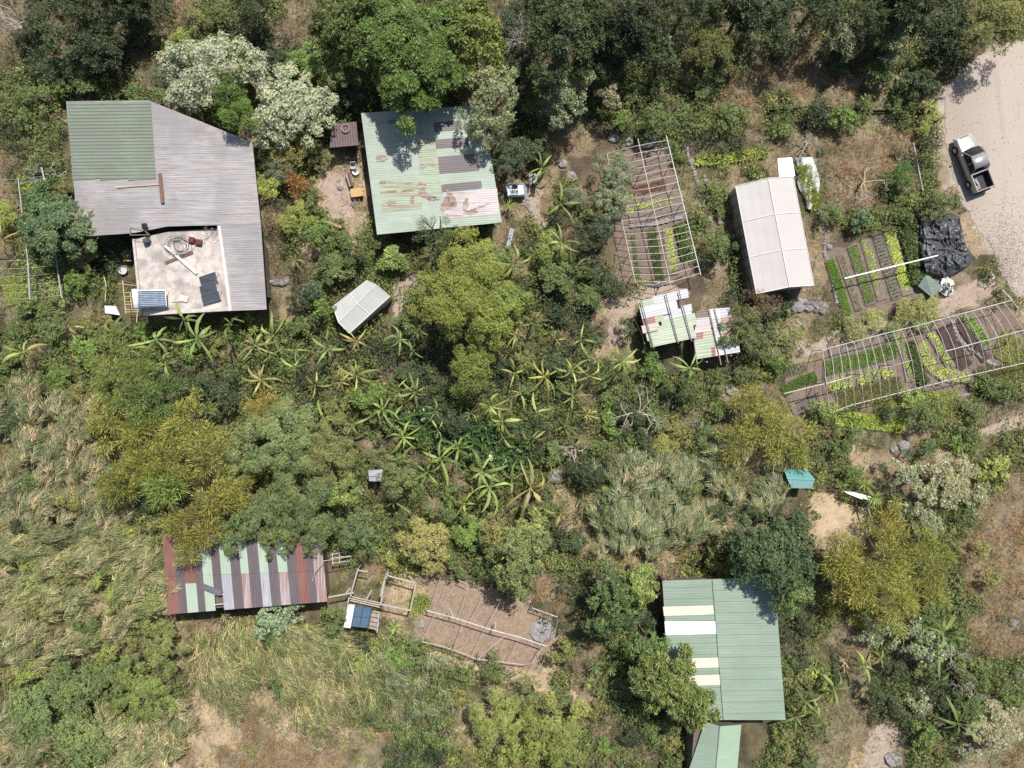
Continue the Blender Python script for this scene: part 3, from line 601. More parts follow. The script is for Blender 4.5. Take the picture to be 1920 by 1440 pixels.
for a in ((230, 527), (236, 588), (247, 578)):
    mb = MB(); p = W(*a, 2.0); mb.tube([p, (p.x, p.y, -.1)], .045, TM, 5); mb.build('post', tre)
mb = MB(); q = [(196, 573), (217, 574), (225, 591), (197, 587)]; mb.slab([W(x, y, z) for (x, y), z in zip(q, (1.0, 1.0, .9, .85))], .04, plain('white_panel', (.78, .79, .8), .4, var=.05, bmp=0)); w = mb.build('white_sheet'); tag(w, 'blank white sheet lying left of the bamboo trellis', 'sheet')
mb = MB(); p = W(232, 507, .1); mb.lathe((p.x, p.y, 0), [(.3, 0), (.42, .3), (.4, .33), (.33, .12)], plain('white_tub', (.5, .5, .5), .5), 14); tag(mb.build('wash_tub'), 'round pale tub in the weeds below the slatted pallet', 'tub')
mb = MB(); mb.tube([W(192, 506, .6), W(199, 535, .7), W(197, 566, .6)], .05, TM, 5); tag(mb.build('bamboo_pole'), 'bent bamboo pole left of the terrace', 'pole')

# ---------------------------------------------------------------- pale green roofed house in the upper middle
LG = sheet('pale_green_sheet', (.36, .425, .36), .06, streak=(.2, 3.5, 1), dirt=.2); LG2 = sheet('pale_green_rusty', (.34, .42, .31), .42, streak=(.22, 4.5, 1), dirt=.2, rcol=(.33, .18, .12))
PURP = sheet('mauve_sheet', (.15, .13, .142), .05, streak=(.25, 4, 1)); PINK = sheet('pinkish_white_sheet', (.52, .47, .48), .2, streak=(.25, 4, 1)); RUST = plain('rust', (.30, .13, .09), .85, var=.35, scale=5, stretch=(.6, 2.5, 1))
DGRN = sheet('deep_green_sheet', (.27, .38, .29), .1)  # deeper green variant of the roof sheet
zb = 3.1; zfb = lambda x, y: zb + (300 - y) * .0016
gh = empty('green_roofed_house', W(805, 320, 0), 'house with pale green corrugated roof, mauve stripes and rust patches', 'house')
RB = [(677, 212), (905, 196), (941, 417), (707, 440)]; mb = MB(); corr_poly(mb, RB, zfb, LG, ang=-3.5, pitch=4.2, amp=.005)
for P, m, l in (([(782, 263), (816, 260), (828, 361), (790, 365)], LG2, .02), ([(690, 225), (812, 214), (813, 224), (691, 236)], LG2, .02), ([(712, 338), (790, 332), (792, 392), (716, 398)], LG2, .018), ([(813, 230), (865, 226), (866, 243), (815, 247)], PURP, .022), ([(816, 261), (878, 257), (880, 274), (818, 279)], PURP, .022),
                ([(821, 294), (896, 288), (899, 320), (824, 326)], PURP, .022), ([(827, 346), (902, 339), (904, 353), (829, 360)], PURP, .022), ([(830, 363), (932, 353), (936, 401), (835, 411)], PINK, .02)):
    corr_poly(mb, P, zfb, m, ang=-3.5, pitch=4.2, amp=.005, lift=l, edge=False)
corr_poly(mb, [(838, 412), (938, 402), (941, 417), (838, 427)], zfb, LG, ang=-3.5, pitch=4.2, amp=.005, lift=.045)
def blob(cx, cy, rx, ry, seed, ang=0, spikes=.35):
    rng = random.Random(seed); a0 = math.radians(ang); n = 26; pts = []
    for i in range(n):
        a = 6.283 * i / n; k = 1 + rng.uniform(-spikes, spikes); x, y = rx * k * math.cos(a), ry * k * math.sin(a); pts.append((cx + x * math.cos(a0) - y * math.sin(a0), cy + x * math.sin(a0) + y * math.cos(a0)))
    return pts
RUSTB = sheet('broken_rust', (.37, .42, .35), .75, streak=(.6, 7, 1), rcol=(.30, .14, .10))
for k, (cx, cy, rx, ry, an) in enumerate([(715.5, 297, 10, 6, -4), (790, 350, 9, 8, 30), (800, 366, 15, 6, 15), (815, 372, 12, 4, -5), (838, 384, 12, 12, 40), (845, 373, 8, 16, -20), (873, 384, 5, 12, 10), (884, 398, 14, 5, -10), (733, 380, 9, 5, 0), (773, 375, 4, 8, 0), (765, 344, 5, 2.5, 0), (756, 239, 11, 4, -10), (740, 228, 14, 3, -4), (728, 360, 14, 2, -6), (765, 357, 12, 2, -6), (792, 312, 5, 5, 0), (812, 308, 4, 5, 0), (900, 388, 16, 2, -20), (718, 343, 6, 2, 0)]):
    P = blob(cx, cy, rx, ry, k, an); c = W(cx, cy, zfb(cx, cy) + .04); mb.add([c] + [W(x, y, zfb(x, y) + .04) for x, y in P], [(0, i + 1, (i + 1) % len(P) + 1) for i in range(len(P))], RUSTB)
mb.build('roof', gh)
walls(RB, 2.85, .8, WALLM, gh)

# ---------------------------------------------------------------- striped roof shed, lower left
sh = empty('striped_shed', W(460, 1075, 0), 'long shed whose roof alternates dark, green, lilac and rusty sheets', 'shed')
DARK = sheet('dark_sheet', (.125, .105, .115), .05, streak=(4, .25, 1), dirt=.2); MINT = sheet('mint_sheet', (.37, .46, .37), 0, streak=(4, .3, 1), dirt=.12); LILAC = sheet('lilac_sheet', (.40, .41, .45), .1, streak=(5, .25, 1)); RUSTY = sheet('rusty_sheet', (.23, .105, .085), .3, streak=(4, .3, 1), rcol=(.20, .06, .05)); LRUST = sheet('lilac_rusty', (.42, .38, .40), .7, streak=(7, .22, 1), rcol=(.32, .17, .13))
RF = [(304, 1003), (602, 1008), (614, 1128), (316, 1152)]; zs = (2.5, 2.5, 2.9, 2.9)
ub = [(90, 165, RUSTY, RUSTY), (165, 220, DARK, DARK), (220, 295, RUSTY, MINT), (295, 345, DARK, DARK), (345, 412, MINT, MINT), (412, 470, DARK, None), (470, 540, MINT, LILAC), (540, 605, DARK, DARK), (605, 660, MINT, LRUST), (660, 735, DARK, DARK), (735, 795, MINT, LILAC), (795, 860, DARK, DARK), (860, 925, MINT, LRUST), (925, 990, DARK, DARK), (990, 1055, RUSTY, RUSTY), (1055, 1105, DARK, DARK), (1105, 1175, LRUST, LRUST)]
mb = MB()
for k, (a, b, up, lo) in enumerate(ub):
    u0, u1 = (a - 90) / 1085, (b - 90) / 1085; vm = .52 if k != 2 else .62
    qpanel(mb, RF, zs, u0, u1, 0, vm, up, .03 * (k % 2), 4, 'v', .005)
    if lo: qpanel(mb, RF, zs, u0, u1, vm - .02, 1, lo, .03 * (k % 2) - .05, 4, 'v', .005)
    else: qpanel(mb, RF, zs, u0, u1, vm - .02, .74, DARK, -.02, 4, 'v', .005)
mb.build('roof', sh); mb = MB()
for v in (.79, .92): A, B = W(*bil(RF, (405 - 90) / 1085, v), 2.8), W(*bil(RF, (475 - 90) / 1085, v), 2.8); mb.tube([A, B], .05, WHITEPIPE, 5)
mb.build('rafter', sh); walls(RF, 2.5, .45, WALLM, sh)
mb = MB(); q = [(381, 1094), (418, 1109), (411, 1118), (378, 1104)]
for i in range(5): a, b = i / 5, (i + .9) / 5; mb.slab([W(*bil(q, u, v), 3.05) for u, v in ((0, a), (1, a), (1, b), (0, b))], .03, plain('slate_grey_boards', (.13, .13, .15), .7))
tag(mb.build('loose_sheet'), 'loose dark grey sheet lying askew on the striped roof', 'roofing sheet')
mb = MB(); mb.tube([W(586, 1090, 3.0), W(592, 1070, 3.4), W(606, 1052, 3.6), W(660, 1043, 3.4)], .05, PALEBARK, 5, .03); tag(mb.build('dead_branch'), 'bent bare branch resting on the right end of the striped roof', 'branch')

# ---------------------------------------------------------------- big green roof, lower right
GR = sheet('sea_green_sheet', (.26, .335, .268), 0, streak=(.15, 4, 1), dirt=.17); CREAM = sheet('cream_sheet', (.66, .62, .53), 0, dirt=.06); WHT = sheet('white_sheet_roof', (.85, .86, .86), 0, dirt=.04, rough=.35)
bh = empty('green_barn', W(1355, 1220, 0), 'barn with plain sea green roof and four white skylight strips', 'barn')
zg = lambda x, y: 3.6 - abs(x - (1341 + (y - 1160) * .085)) * .004
mb = MB(); corr_poly(mb, [(1242, 1089), (1336, 1086), (1357, 1350), (1259, 1351)], zg, GR, ang=-.8, pitch=5.2, amp=.004); corr_poly(mb, [(1336, 1086), (1452, 1081), (1473, 1350), (1357, 1350)], zg, GR, ang=-.8, pitch=5.2, amp=.004, lift=.015)
mb.build('roof', bh); P4 = [([(1243, 1137), (1337, 1135), (1339, 1152), (1245, 1155)], CREAM), ([(1246, 1165), (1341, 1164), (1343, 1189), (1248, 1191)], WHT), ([(1250, 1235), (1347, 1233), (1348, 1252), (1252, 1254)], CREAM), ([(1253, 1267), (1349, 1265), (1351, 1285), (1255, 1287)], CREAM)]
for P, m in P4: mb = MB(); corr_poly(mb, P, zg, m, ang=-.8, pitch=5.2, amp=.004, lift=.03, edge=False); mb.build('skylight', bh)
mb = MB(); mb.tube([W(1336, 1087, 3.66), W(1357, 1350, 3.66)], .04, GR, 5); mb.build('ridge_cap', bh)
mb = MB(); lapm = plain('dark_lap_line', (.15, .20, .155), .6, bmp=0)  # thin darker lines where the roof sheets overlap
for y in range(1100, 1350, 21):
    x0, x1 = 1243 + (y - 1089) * .065, 1453 + (y - 1081) * .078; m_ = 1341 + (y - 1160) * .085; mb.tube([W(x0, y + 2, zg(x0, y) + .012), W(m_, y, zg(m_, y) + .02)], .014, lapm, 3); mb.tube([W(m_, y + 7, zg(m_, y) + .03), W(x1, y + 5, zg(x1, y) + .022)], .014, lapm, 3)
for k in range(90): x, y = random.uniform(1262, 1450), random.uniform(1100, 1340); w_ = W(x, y, zg(x, y) + .03); mb.box(w_, (random.uniform(.04, .16), .03, .012), PALEBARK if k % 3 else lapm, random.uniform(0, 3))
mb.build('sheet_laps', bh)
walls([(1242, 1089), (1452, 1081), (1473, 1350), (1259, 1351)], 3.0, .6, WALLM, bh)
ph = empty('green_porch', W(1340, 1410, 0), 'small gabled green roof at the bottom edge below the barn', 'shed'); mb = MB()
rz = lambda x, y: 3.1 - abs(x - (1350 - (y - 1362) * .1)) * .010
corr_poly(mb, [(1322, 1353), (1350, 1362), (1338, 1490), (1276, 1490)], rz, GR, ang=-80, pitch=5.2, amp=.004); corr_poly(mb, [(1350, 1362), (1390, 1359), (1378, 1490), (1338, 1490)], rz, sheet('light_sea_green', (.30, .42, .31), 0, dirt=.1), ang=-82, pitch=5.2, amp=.004)
mb.build('roof', ph); mb = MB(); mb.tube([W(1350, 1362, 3.14), W(1338, 1490, 3.14)], .05, GR, 5); mb.build('ridge_cap', ph); walls([(1300, 1365), (1385, 1365), (1372, 1485), (1290, 1485)], 2.6, .2, WALLM, ph)

# ---------------------------------------------------------------- patchwork sheds in the centre right
PG = sheet('patch_green', (.37, .43, .32), .12, streak=(.25, 4, 1)); PL = sheet('patch_lilac', (.44, .45, .49), .03, streak=(.25, 4, 1), dirt=.12); PW = sheet('patch_white', (.56, .55, .57), .05, dirt=.12); PT = sheet('patch_tan', (.38, .38, .25), .25, streak=(.25, 4, 1)); PR = sheet('patch_red', (.26, .11, .10), .1); PB = sheet('patch_brown', (.14, .09, .08), .1)
s1 = empty('patchwork_shed', W(1250, 605, 0), 'shed roofed in a patchwork of green, lilac and red sheets with three dark poles', 'shed')
Q = [(1196, 565), (1289, 543), (1306, 633), (1217, 652)]; zq = (2.3, 2.3, 2.5, 2.5); mb = MB()
for u0, u1, v0, v1, m, l in ((0, .05, 0, .5, PG, 0), (.04, .32, 0, .14, PG, .02), (.3, 1.0, -.02, .16, PL, .03), (0, .7, .13, .28, PW, .01), (.0, .62, .26, .40, PL, .02), (.82, 1.02, .30, .44, PL, .03), (.6, .84, .34, .44, PL, .025), (.58, .74, .14, .36, PW, .015), (.0, .25, .38, .52, PR, .04), (.24, .42, .38, .52, PT, .035), (.4, 1.0, .42, .58, PL, .02), (.36, 1.06, .5, .66, PG, .05), (-.05, .3, .52, .68, sheet('patch_pink', (.50, .45, .38), .1), .045), (.25, 1.06, .6, .74, PG, .055), (0, .98, .7, .86, PG, .06), (.04, 1.0, .84, 1.0, PG, .07)):
    qpanel(mb, Q, zq, u0, u1, v0, v1, m, l, 3, 'u', .005)
mb.build('roof', s1)
for a, b in (((1202, 563), (1226, 654)), ((1248, 550), (1272, 644)), ((1273, 545), (1297, 640))): mb = MB(); mb.tube([W(*a, 2.62), W(*b, 2.78)], .05, plain('grey_pole', (.20, .18, .17), .7), 5); mb.build('roof_pole', s1)
walls([(1204, 572), (1284, 553), (1298, 628), (1224, 644)], 2.3, .15, WALLM, s1)
s2 = empty('patchwork_lean_to', W(1345, 628, 0), 'lower patchwork lean-to of rusty, pink and lilac sheets with pole ends', 'shed'); Q2 = [(1304, 582), (1372, 576), (1388, 660), (1302, 674)]; mb = MB(); zq = (1.9, 1.9, 2.1, 2.1)
for u0, u1, v0, v1, m, l in ((0.02, .36, .02, .17, PB, 0), (.03, .38, .16, .34, PINK, .02), (.0, .40, .32, .48, PINK, .03), (-.02, .22, .46, .62, PR, .04), (.2, .43, .44, .62, PT, .045), (.0, .45, .6, .8, PG, .05), (.0, .47, .78, 1.0, PG, .06), (.38, .47, .8, 1.0, PR, .07), (.36, .66, 0, .2, PW, .03), (.4, .66, .2, .38, PINK, .04), (.44, .74, .36, .6, PL, .05), (.6, .95, .0, .2, PL, .02), (.62, .98, .2, .34, sheet('patch_orange', (.38, .21, .16), .2), .03), (.66, 1.0, .33, .54, PB, .035), (.46, .7, .58, 1.0, PW, .06), (.68, .98, .5, .68, sheet('patch_orange', (.38, .21, .16)), .055), (.68, 1.0, .66, 1.0, PL, .065)):
    qpanel(mb, Q2, zq, u0, u1, v0, v1, m, l, 3, 'u', .005)
mb.build('roof', s2)
for a, b in (((1330, 580), (1352, 684)), ((1340, 578), (1365, 680)), ((1295, 590), (1307, 682))): mb = MB(); mb.tube([W(*a, 2.12), W(*b, 2.28)], .045, WOODGREY, 5); mb.build('roof_pole', s2)
for a in ((1326, 672), (1371, 660), (1383, 656), (1308, 674)): mb = MB(); p = W(*a, 2.0); mb.tube([p + Vector((0, -.3, 0)), (p.x, p.y - .2, -.1)], .06, PALEBARK, 5); mb.build('post', s2)
mb = MB(); mb.tube([W(1188, 595, .5), W(1205, 630, .7), W(1212, 660, 1.2)], .05, BAMBOOM, 5); tag(mb.build('bamboo_pole'), 'cane leaning in the dark shade left of the patchwork shed', 'pole')

# ---------------------------------------------------------------- greenhouses
def plastic(name, col, trans=.0, rough=.45):
    m, nt, bs = newmat(name); n = noise(nt, .7, 4, .6, world=True); f = noise(nt, 5, 3, .6, world=True, stretch=(3, .4, 1))
    c = mixc(nt, tuple(v * .9 for v in col), col, n); c = mixc(nt, c, tuple(v * .86 for v in col), ramp(nt, f, [(.5, 0.), (.75, .6)])); nt.links.new(c, bs.inputs['Base Color']); bs.inputs['Roughness'].default_value = rough
    bump(nt, bs, f, .12, .03); return m
PLA = plastic('greenhouse_film', (.52, .495, .48)); PLW = plastic('side_film', (.40, .35, .30)); PLG = plastic('grey_film', (.46, .47, .46))
def greenhouse(root, TL, T, TR, BR, B, BL, ze, zr, film, wallm, seams=(.33, .66), base=0.0):
    mb = MB()
    def E(a, b, t, z): return W(a[0] + (b[0] - a[0]) * t, a[1] + (b[1] - a[1]) * t, z)
    n = 24
    for (a, b), (c, d) in (((TL, BL), (T, B)), ((T, B), (TR, BR))):
        za, zc = (ze, zr) if a is TL else (zr, ze); vs = []; m = 10
        for i in range(n + 1):
            for j in range(m + 1):
                p = E(a, b, i / n, za); q = E(c, d, i / n, zc); s = j / m; sag = -.035 * math.sin(math.pi * s) * (1 - .8 * abs(math.cos(math.pi * i / n * 3))) - .008 * math.sin(j * 2.2 + i * .15); r = p.lerp(q, s); r.z += sag; vs.append(r)
        mb.add(vs, [(i * (m + 1) + j, (i + 1) * (m + 1) + j, (i + 1) * (m + 1) + j + 1, i * (m + 1) + j + 1) for i in range(n) for j in range(m)], film)
    mb.build('roof', root, True); mb = MB(); white = plain('white_batten', (.66, .65, .63), .5, var=.06, bmp=0)
    for t in (0, *seams, 1): mb.tube([E(TL, BL, t, ze + .02), E(T, B, t, zr + .02), E(TR, BR, t, ze + .02)], .035, white, 5)
    for a, b, z in ((TL, BL, ze), (T, B, zr), (TR, BR, ze)): mb.tube([W(*a, z + .02), W(*b, z + .02)], .04, white, 5)
    mb.build('batten', root); mb = MB(); C4 = [W(*p, ze) for p in (TL, TR, BR, BL)]; cc = sum(C4, Vector()) / 4; C4 = [p.lerp(cc, .02) for p in C4]
    for k, (a, b) in enumerate(((C4[0], C4[3]), (C4[1], C4[2]))): mb.quad((a.x, a.y, ze - .03), (b.x, b.y, ze - .03), (b.x, b.y, -.05), (a.x, a.y, -.05), wallm)
    for a, b, r in ((C4[0], C4[1], W(*T, zr)), (C4[3], C4[2], W(*B, zr))): mb.add([(a.x, a.y, -.05), (b.x, b.y, -.05), (b.x, b.y, ze - .03), (r.x, r.y, zr - .04), (a.x, a.y, ze - .03)], [(0, 1, 2, 3, 4)], wallm)
    mb.build('wall', root); mb = MB(); dk = plain('wall_lath', (.12, .09, .07), .8)
    a, b = C4[0], C4[3]; nrm = Vector((-(b - a).y, (b - a).x, 0)).normalized() * -.04
    for i in range(10): p = a.lerp(b, (i + .5) / 10) + nrm; mb.tube([(p.x, p.y, ze - .1), (p.x, p.y, 0)], .025, dk, 4)
    for z, t0, t1 in ((ze * .55, .25, 1), (ze * .3, .4, .8)): mb.tube([a.lerp(b, t0) + nrm + Vector((0, 0, z - ze)), a.lerp(b, t1) + nrm + Vector((0, 0, z - ze))], .025, dk, 4)
    mb.build('wall_frame', root)
gw = empty('greenhouse', W(1450, 440, 0), 'large white plastic greenhouse with a gabled film roof', 'greenhouse')
greenhouse(gw, (1379, 349), (1440, 334), (1487, 331), (1526, 535), (1480, 538), (1418, 551), 2.3, 2.9, PLA, PLW)
wc = empty('white_canopy', W(1474, 314, 0), 'bright white flat canopy joined to the top of the large greenhouse', 'canopy'); mb = MB(); mb.slab([W(x, y, 2.0) for x, y in ((1458, 297), (1485, 295), (1491, 330), (1461, 332))], .04, WHT); mb.build('roof', wc)
for a in ((1459, 298), (1485, 296)): mb = MB(); p = W(*a, 2.0); mb.tube([(p.x, p.y, 1.96), (p.x, p.y, -.1)], .03, WHITEPIPE, 5); mb.build('post', wc)
gs = empty('small_greenhouse', W(678, 576, 0), 'small tilted grey film greenhouse standing between the bananas', 'greenhouse')
greenhouse(gs, (624, 575), (635, 605), (655, 625), (731, 556), (705, 534), (688, 526), 2.0, 2.35, PLG, PLG, seams=(.5,))
ps = MB(); nn = 40
cl = np.linspace(0, 1, nn); vs = []
for i in range(nn):
    t = i / (nn - 1); L = (1488 + 22 * t + 4 * math.sin(t * 9), 296 + 95 * t); R = (1523 + 14 * math.sin(t * 3.1), 294 + 100 * t)
    for j in range(14):
        s = j / 13; x = L[0] + (R[0] - L[0]) * s; y = L[1] + (R[1] - L[1]) * s; z = .12 + .38 * (1 - (2 * s - 1) ** 2) + .05 * math.sin(s * 20 + t * 14) + .04 * math.sin(t * 40 + s * 5); vs.append(W(x, y, z))
ps.add(vs, [(i * 14 + j, (i + 1) * 14 + j, (i + 1) * 14 + j + 1, i * 14 + j + 1) for i in range(nn - 1) for j in range(13)], plastic('crumpled_film', (.55, .58, .57), rough=.3)); tag(ps.build('plastic_sheet', smooth=True), 'crumpled clear plastic sheet with grass on it right of the greenhouse top', 'plastic sheet')

# ---------------------------------------------------------------- small buildings and yard things
def gable(name, label, cat, L, ridge, Rr, ze, zr, mat, ang, wm=WALLM):
    r = empty(name, W((L[0][0] + Rr[0][0]) / 2, (L[0][1] + Rr[1][1]) / 2, 0), label, cat); mb = MB()
    for P in ((L[0], ridge[0], ridge[1], L[1]), (ridge[0], Rr[0], Rr[1], ridge[1])):
        z = [ze, zr, zr, ze] if P[0] is L[0] else [zr, ze, ze, zr]; qpanel(mb, P, z, 0, 1, 0, 1, mat, 0, 10, ang, .012)
    mb.build('roof', r); mb = MB(); mb.tube([W(*ridge[0], zr + .03), W(*ridge[1], zr + .03)], .05, mat, 5); mb.build('ridge_cap', r); walls([L[0], Rr[0], Rr[1], L[1]], ze, .15, wm, r); return r
TEAL = sheet('teal_sheet', (.13, .34, .33), 0, streak=(5, .3, 1), dirt=.15)
gable('teal_shed', 'small teal corrugated shed half hidden under shrubs', 'shed', [(1470, 880), (1513, 880)], [(1476, 898), (1528, 899)], [(1484, 915), (1522, 916)], 1.9, 2.15, TEAL, 'v')
gable('grey_hut', 'tiny grey tin hut roof in the dark gap of the central thicket', 'hut', [(690, 882), (718, 880)], [(691, 891), (716, 893)], [(692, 902), (714, 903)], 1.8, 2.05, sheet('zinc', (.40, .43, .48), .05), 'v')
rs = empty('rusty_shelter', W(645, 254, 0), 'low brown rusty shelter roof left of the pale green roof', 'shelter'); mb = MB()
corr_poly(mb, [(622, 232), (668, 228), (672, 272), (618, 277)], lambda x, y: 2.1 - (y - 230) * .006, sheet('brown_tin', (.15, .105, .115), .35), ang=85, pitch=5, amp=.01); mb.build('roof', rs)
walls([(626, 236), (664, 233), (668, 264), (624, 270)], 1.7, .1, WALLM, rs); mb = MB(); p = W(648, 241, 2.1)
mb.tube([(p.x + .33 * math.cos(a * .35), p.y + .33 * math.sin(a * .35), 2.14) for a in range(19)], .05, WOODGREY, 5); tag(mb.build('grey_hoop'), 'grey ring lying on the brown rusty shelter roof', 'hoop')
# pale stones in front of shelter
stone_row('stone_edging', 'row of whitish stones under the front edge of the rusty shelter', [(634, 299), (650, 296), (672, 297)], .17, 1.1, 'stone edging', seed=21)
ch = empty('plastic_chair', W(664, 306, 0), 'pale grey plastic chair by the left wall of the pale green house', 'chair'); cm = plain('pale_grey_plastic', (.50, .50, .54), .45, bmp=0); c = W(663, 312, .4)
mb = MB(); mb.box((c.x, c.y, .43), (.46, .46, .04), cm, .1, .015); mb.build('seat', ch); mb = MB(); mb.box((c.x, c.y + .24, .66), (.44, .05, .44), cm, .1, .02); mb.build('backrest', ch)
for sx, sy in ((-.2, -.2), (.2, -.2), (-.2, .2), (.2, .2)): mb = MB(); mb.tube([(c.x + sx, c.y + sy, .42), (c.x + sx * 1.15, c.y + sy * 1.15, 0)], .022, cm, 5, .016); mb.build('leg', ch)
for sx in (-.24, .24): mb = MB(); mb.tube([(c.x + sx, c.y + .22, .64), (c.x + sx, c.y - .18, .62), (c.x + sx, c.y - .2, .42)], .02, cm, 5); mb.build('armrest', ch)
mb = MB(); c = W(667, 322, .2); mb.lathe((c.x, c.y, 0), [(.2, 0), (.3, .25), (.33, .27), (.29, .25), (.2, .06)], plain('white_plastic', (.72, .72, .72), .4, bmp=0), 16); tag(mb.build('wash_basin', smooth=True), 'white basin on the ground below the grey chair', 'basin')
bn = empty('log_bench', W(658, 336, 0), 'dark log bench beside the yellow table', 'bench'); c = W(656, 337, .4); rz = math.radians(-72)
for k, off in enumerate((-.17, .06)): mb = MB(); d = Vector((math.cos(rz), math.sin(rz), 0)); n = Vector((-d.y, d.x, 0)); mb.tube([c + n * off - d * .6, c + n * off + d * .6], .1, WOODBRN if k else WOODGREY, 8); mb.build('log', bn)
for t in (-.4, .4): mb = MB(); p = c + Vector((math.cos(rz), math.sin(rz), 0)) * t; mb.box((p.x, p.y, .15), (.3, .14, .32), WOODBRN, rz + 1.57, .02); mb.build('leg', bn)
tb = empty('wooden_table', W(670, 361, 0), 'yellow topped low table below the log bench', 'table'); c = W(669, 361, .5); mb = MB(); mb.box((c.x, c.y, .5), (1.1, .75, .06), plain('yellow_wood', (.48, .31, .12), .6), .12, .02); mb.build('tabletop', tb)
for sx, sy in ((-.45, -.28), (.45, -.28), (-.45, .28), (.45, .28)): mb = MB(); mb.tube([(c.x + sx, c.y + sy, .48), (c.x + sx, c.y + sy, 0)], .04, WOODBRN, 5); mb.build('leg', tb)
mb = MB(); c = W(637, 352, .1)
stone(637, 351, 6, 'single dark stone on the bare earth yard left of the log bench')
mb = MB()
for k in range(9): p = W(665 + random.uniform(-14, 14), 380 + random.uniform(-5, 8), .15); q = p + Vector((random.uniform(-.7, .7), random.uniform(-.5, .5), .15)); mb.tube([p, q], .03, WOODGREY, 4)
tag(mb.build('stick_pile'), 'pile of dark sticks below the yellow table', 'sticks')
beam('wood_plank', (602, 412), (640, 426), .3, .25, .06, plain('ochre_board', (.42, .26, .13), .7), 'ochre board lying in the shrubs under the bare yard', 'plank')
cf = empty('cold_frame', W(966, 355, 0), 'blue framed white box right of the pale green roof', 'cold frame'); bl = plain('light_blue_paint', (.27, .45, .58), .5, bmp=0); wp = plain('white_inner', (.72, .74, .76), .5, bmp=0); q = [(949, 347), (982, 345), (984, 365), (952, 367)]; P = [W(*p, .8) for p in q]
mb = MB(); mb.slab(P, .7, wp); mb.build('box', cf); mb = MB()
for a, b in zip(P, P[1:] + P[:1]): mb.tube([a + Vector((0, 0, .03)), b + Vector((0, 0, .03))], .06, bl, 4)
for t in (.33, .62): mb.tube([P[0].lerp(P[1], t) + Vector((0, 0, .03)), P[3].lerp(P[2], t) + Vector((0, 0, .03))], .03, bl, 4)
mb.build('frame', cf); mb = MB(); a = W(965, 350, .83); mb.box(a, (.42, .36, .03), plain('navy_panel', (.02, .025, .05), .2, bmp=0), 0, .005); a = W(969, 358, .83); mb.box(a, (.14, .12, .03), BLACK, 0); mb.build('dark_panel', cf)
gb = empty('folded_tin_sheet', W(1000, 333, 0), 'bent silver tin sheet standing above the blue framed box', 'tin sheet'); mb = MB(); q = [(991, 327), (1000, 325), (1002, 325), (1009, 326)]
mb.slab([W(991, 327, .9), W(999, 325, 1.1), W(997, 345, 1.0), W(993, 348, .8)], .02, sheet('zinc', (.4, .43, .48))); mb.slab([W(1001, 325, 1.1), W(1009, 327, .9), W(1008, 345, .8), W(999, 343, 1.0)], .02, sheet('zinc', (.4, .43, .48))); mb.build('sheet', gb); mb = MB(); c = W(986, 324, .4); mb.lathe((c.x, c.y, 0), [(.25, 0), (.3, .6), (.22, .8), (.05, .82)], plain('dark_red_drum', (.14, .035, .03), .5), 12); o = mb.build('red_drum'); tag(o, 'dark red drum tucked beside the bent tin sheet', 'drum')
mb = MB()
for k, x in enumerate((0, 4)): a, b = W(958 + x, 428 + x * .3, .25), W(950 + x, 466, .2); mb.tube([a, b], .12, sheet('zinc', (.4, .43, .48)), 6)
tag(mb.build('metal_pipes'), 'pair of grey metal pipes lying below the pale green roof corner', 'pipe')
mb = MB(); q = [(1582, 921), (1602, 923), (1636, 932), (1634, 938), (1615, 936), (1590, 926)]; mb.slab([W(x, y, 1.3) for x, y in q], .05, WHT); tag(mb.build('white_board'), 'narrow pointed white board above the straw clearing', 'board')
beam('wood_pole', (1625, 945), (1638, 988), 1.2, .1, .1, WOODGREY, 'grey pole leaning at the right side of the straw clearing', 'pole')
beam('wood_pole', (1522, 949), (1560, 928), .5, .1, .08, BAMBOOM, 'pale pole across the upper left of the straw clearing', 'pole')
beam('wood_pole', (1712, 268), (1733, 375), .4, .09, .09, PALEBARK, 'long thin grey pole lying left of the pickup truck', 'pole')
beam('white_post', (1855, 510), (1863, 522), .5, .3, .06, plain('cream_board', (.62, .58, .52)), 'short pale board in the bushes below the black tarp', 'board')
beam('white_pipe', (1583, 522), (1758, 479), 1.6, .1, .07, plain('bright_white_pipe', (.82, .82, .82), .4, var=.05, bmp=0), 'long white pole spanning the striped beds to the black tarp', 'pole')
for p, l in (((1583, 522), 0), ((1700, 493), 1)):
    mb = MB(); w = W(*p, 1.6); mb.tube([w, (w.x, w.y, -.1)], .035, WOODGREY, 5); tag(mb.build('support_post'), ['grey prop under the left end of the long white pole', 'grey prop under the long white pole near the tarp'][l], 'post')
mb = MB(); pts = [(1717, 515), (1735, 517), (1765, 545), (1746, 558), (1722, 540)]; zz = [1.0, 1.15, 1.0, .5, .5]; q = [(1736, 516), (1768, 537), (1748, 558), (1721, 536)]
tp = empty('tin_lean_to', W(1745, 538, 0), 'pale green tin lean-to at the foot of the black tarp', 'lean-to'); qpanel(mb, q, (1.3, 1.2, .6, .6), 0, 1, 0, 1, sheet('pale_sage', (.36, .45, .38), .05), 0, 6, 'v', .01); mb.build('roof', tp); mb = MB(); mb.slab([W(*p, z) for p, z in zip([(1736, 516), (1742, 518), (1772, 545), (1768, 537)], (1.3, 1.0, .8, 1.2))], .02, sheet('pale_sage', (.36, .45, .38))); mb.build('side', tp)
for p in ((1722, 537), (1748, 557)): mb = MB(); w = W(*p, .6); mb.tube([w, (w.x, w.y, -.1)], .04, WOODBRN, 4); mb.build('post', tp)
rr = random.Random(9); bag = empty('rubble_bag', W(1776, 537, 0), 'torn white bag of rubble beside the black tarp', 'bag'); mb = MB()
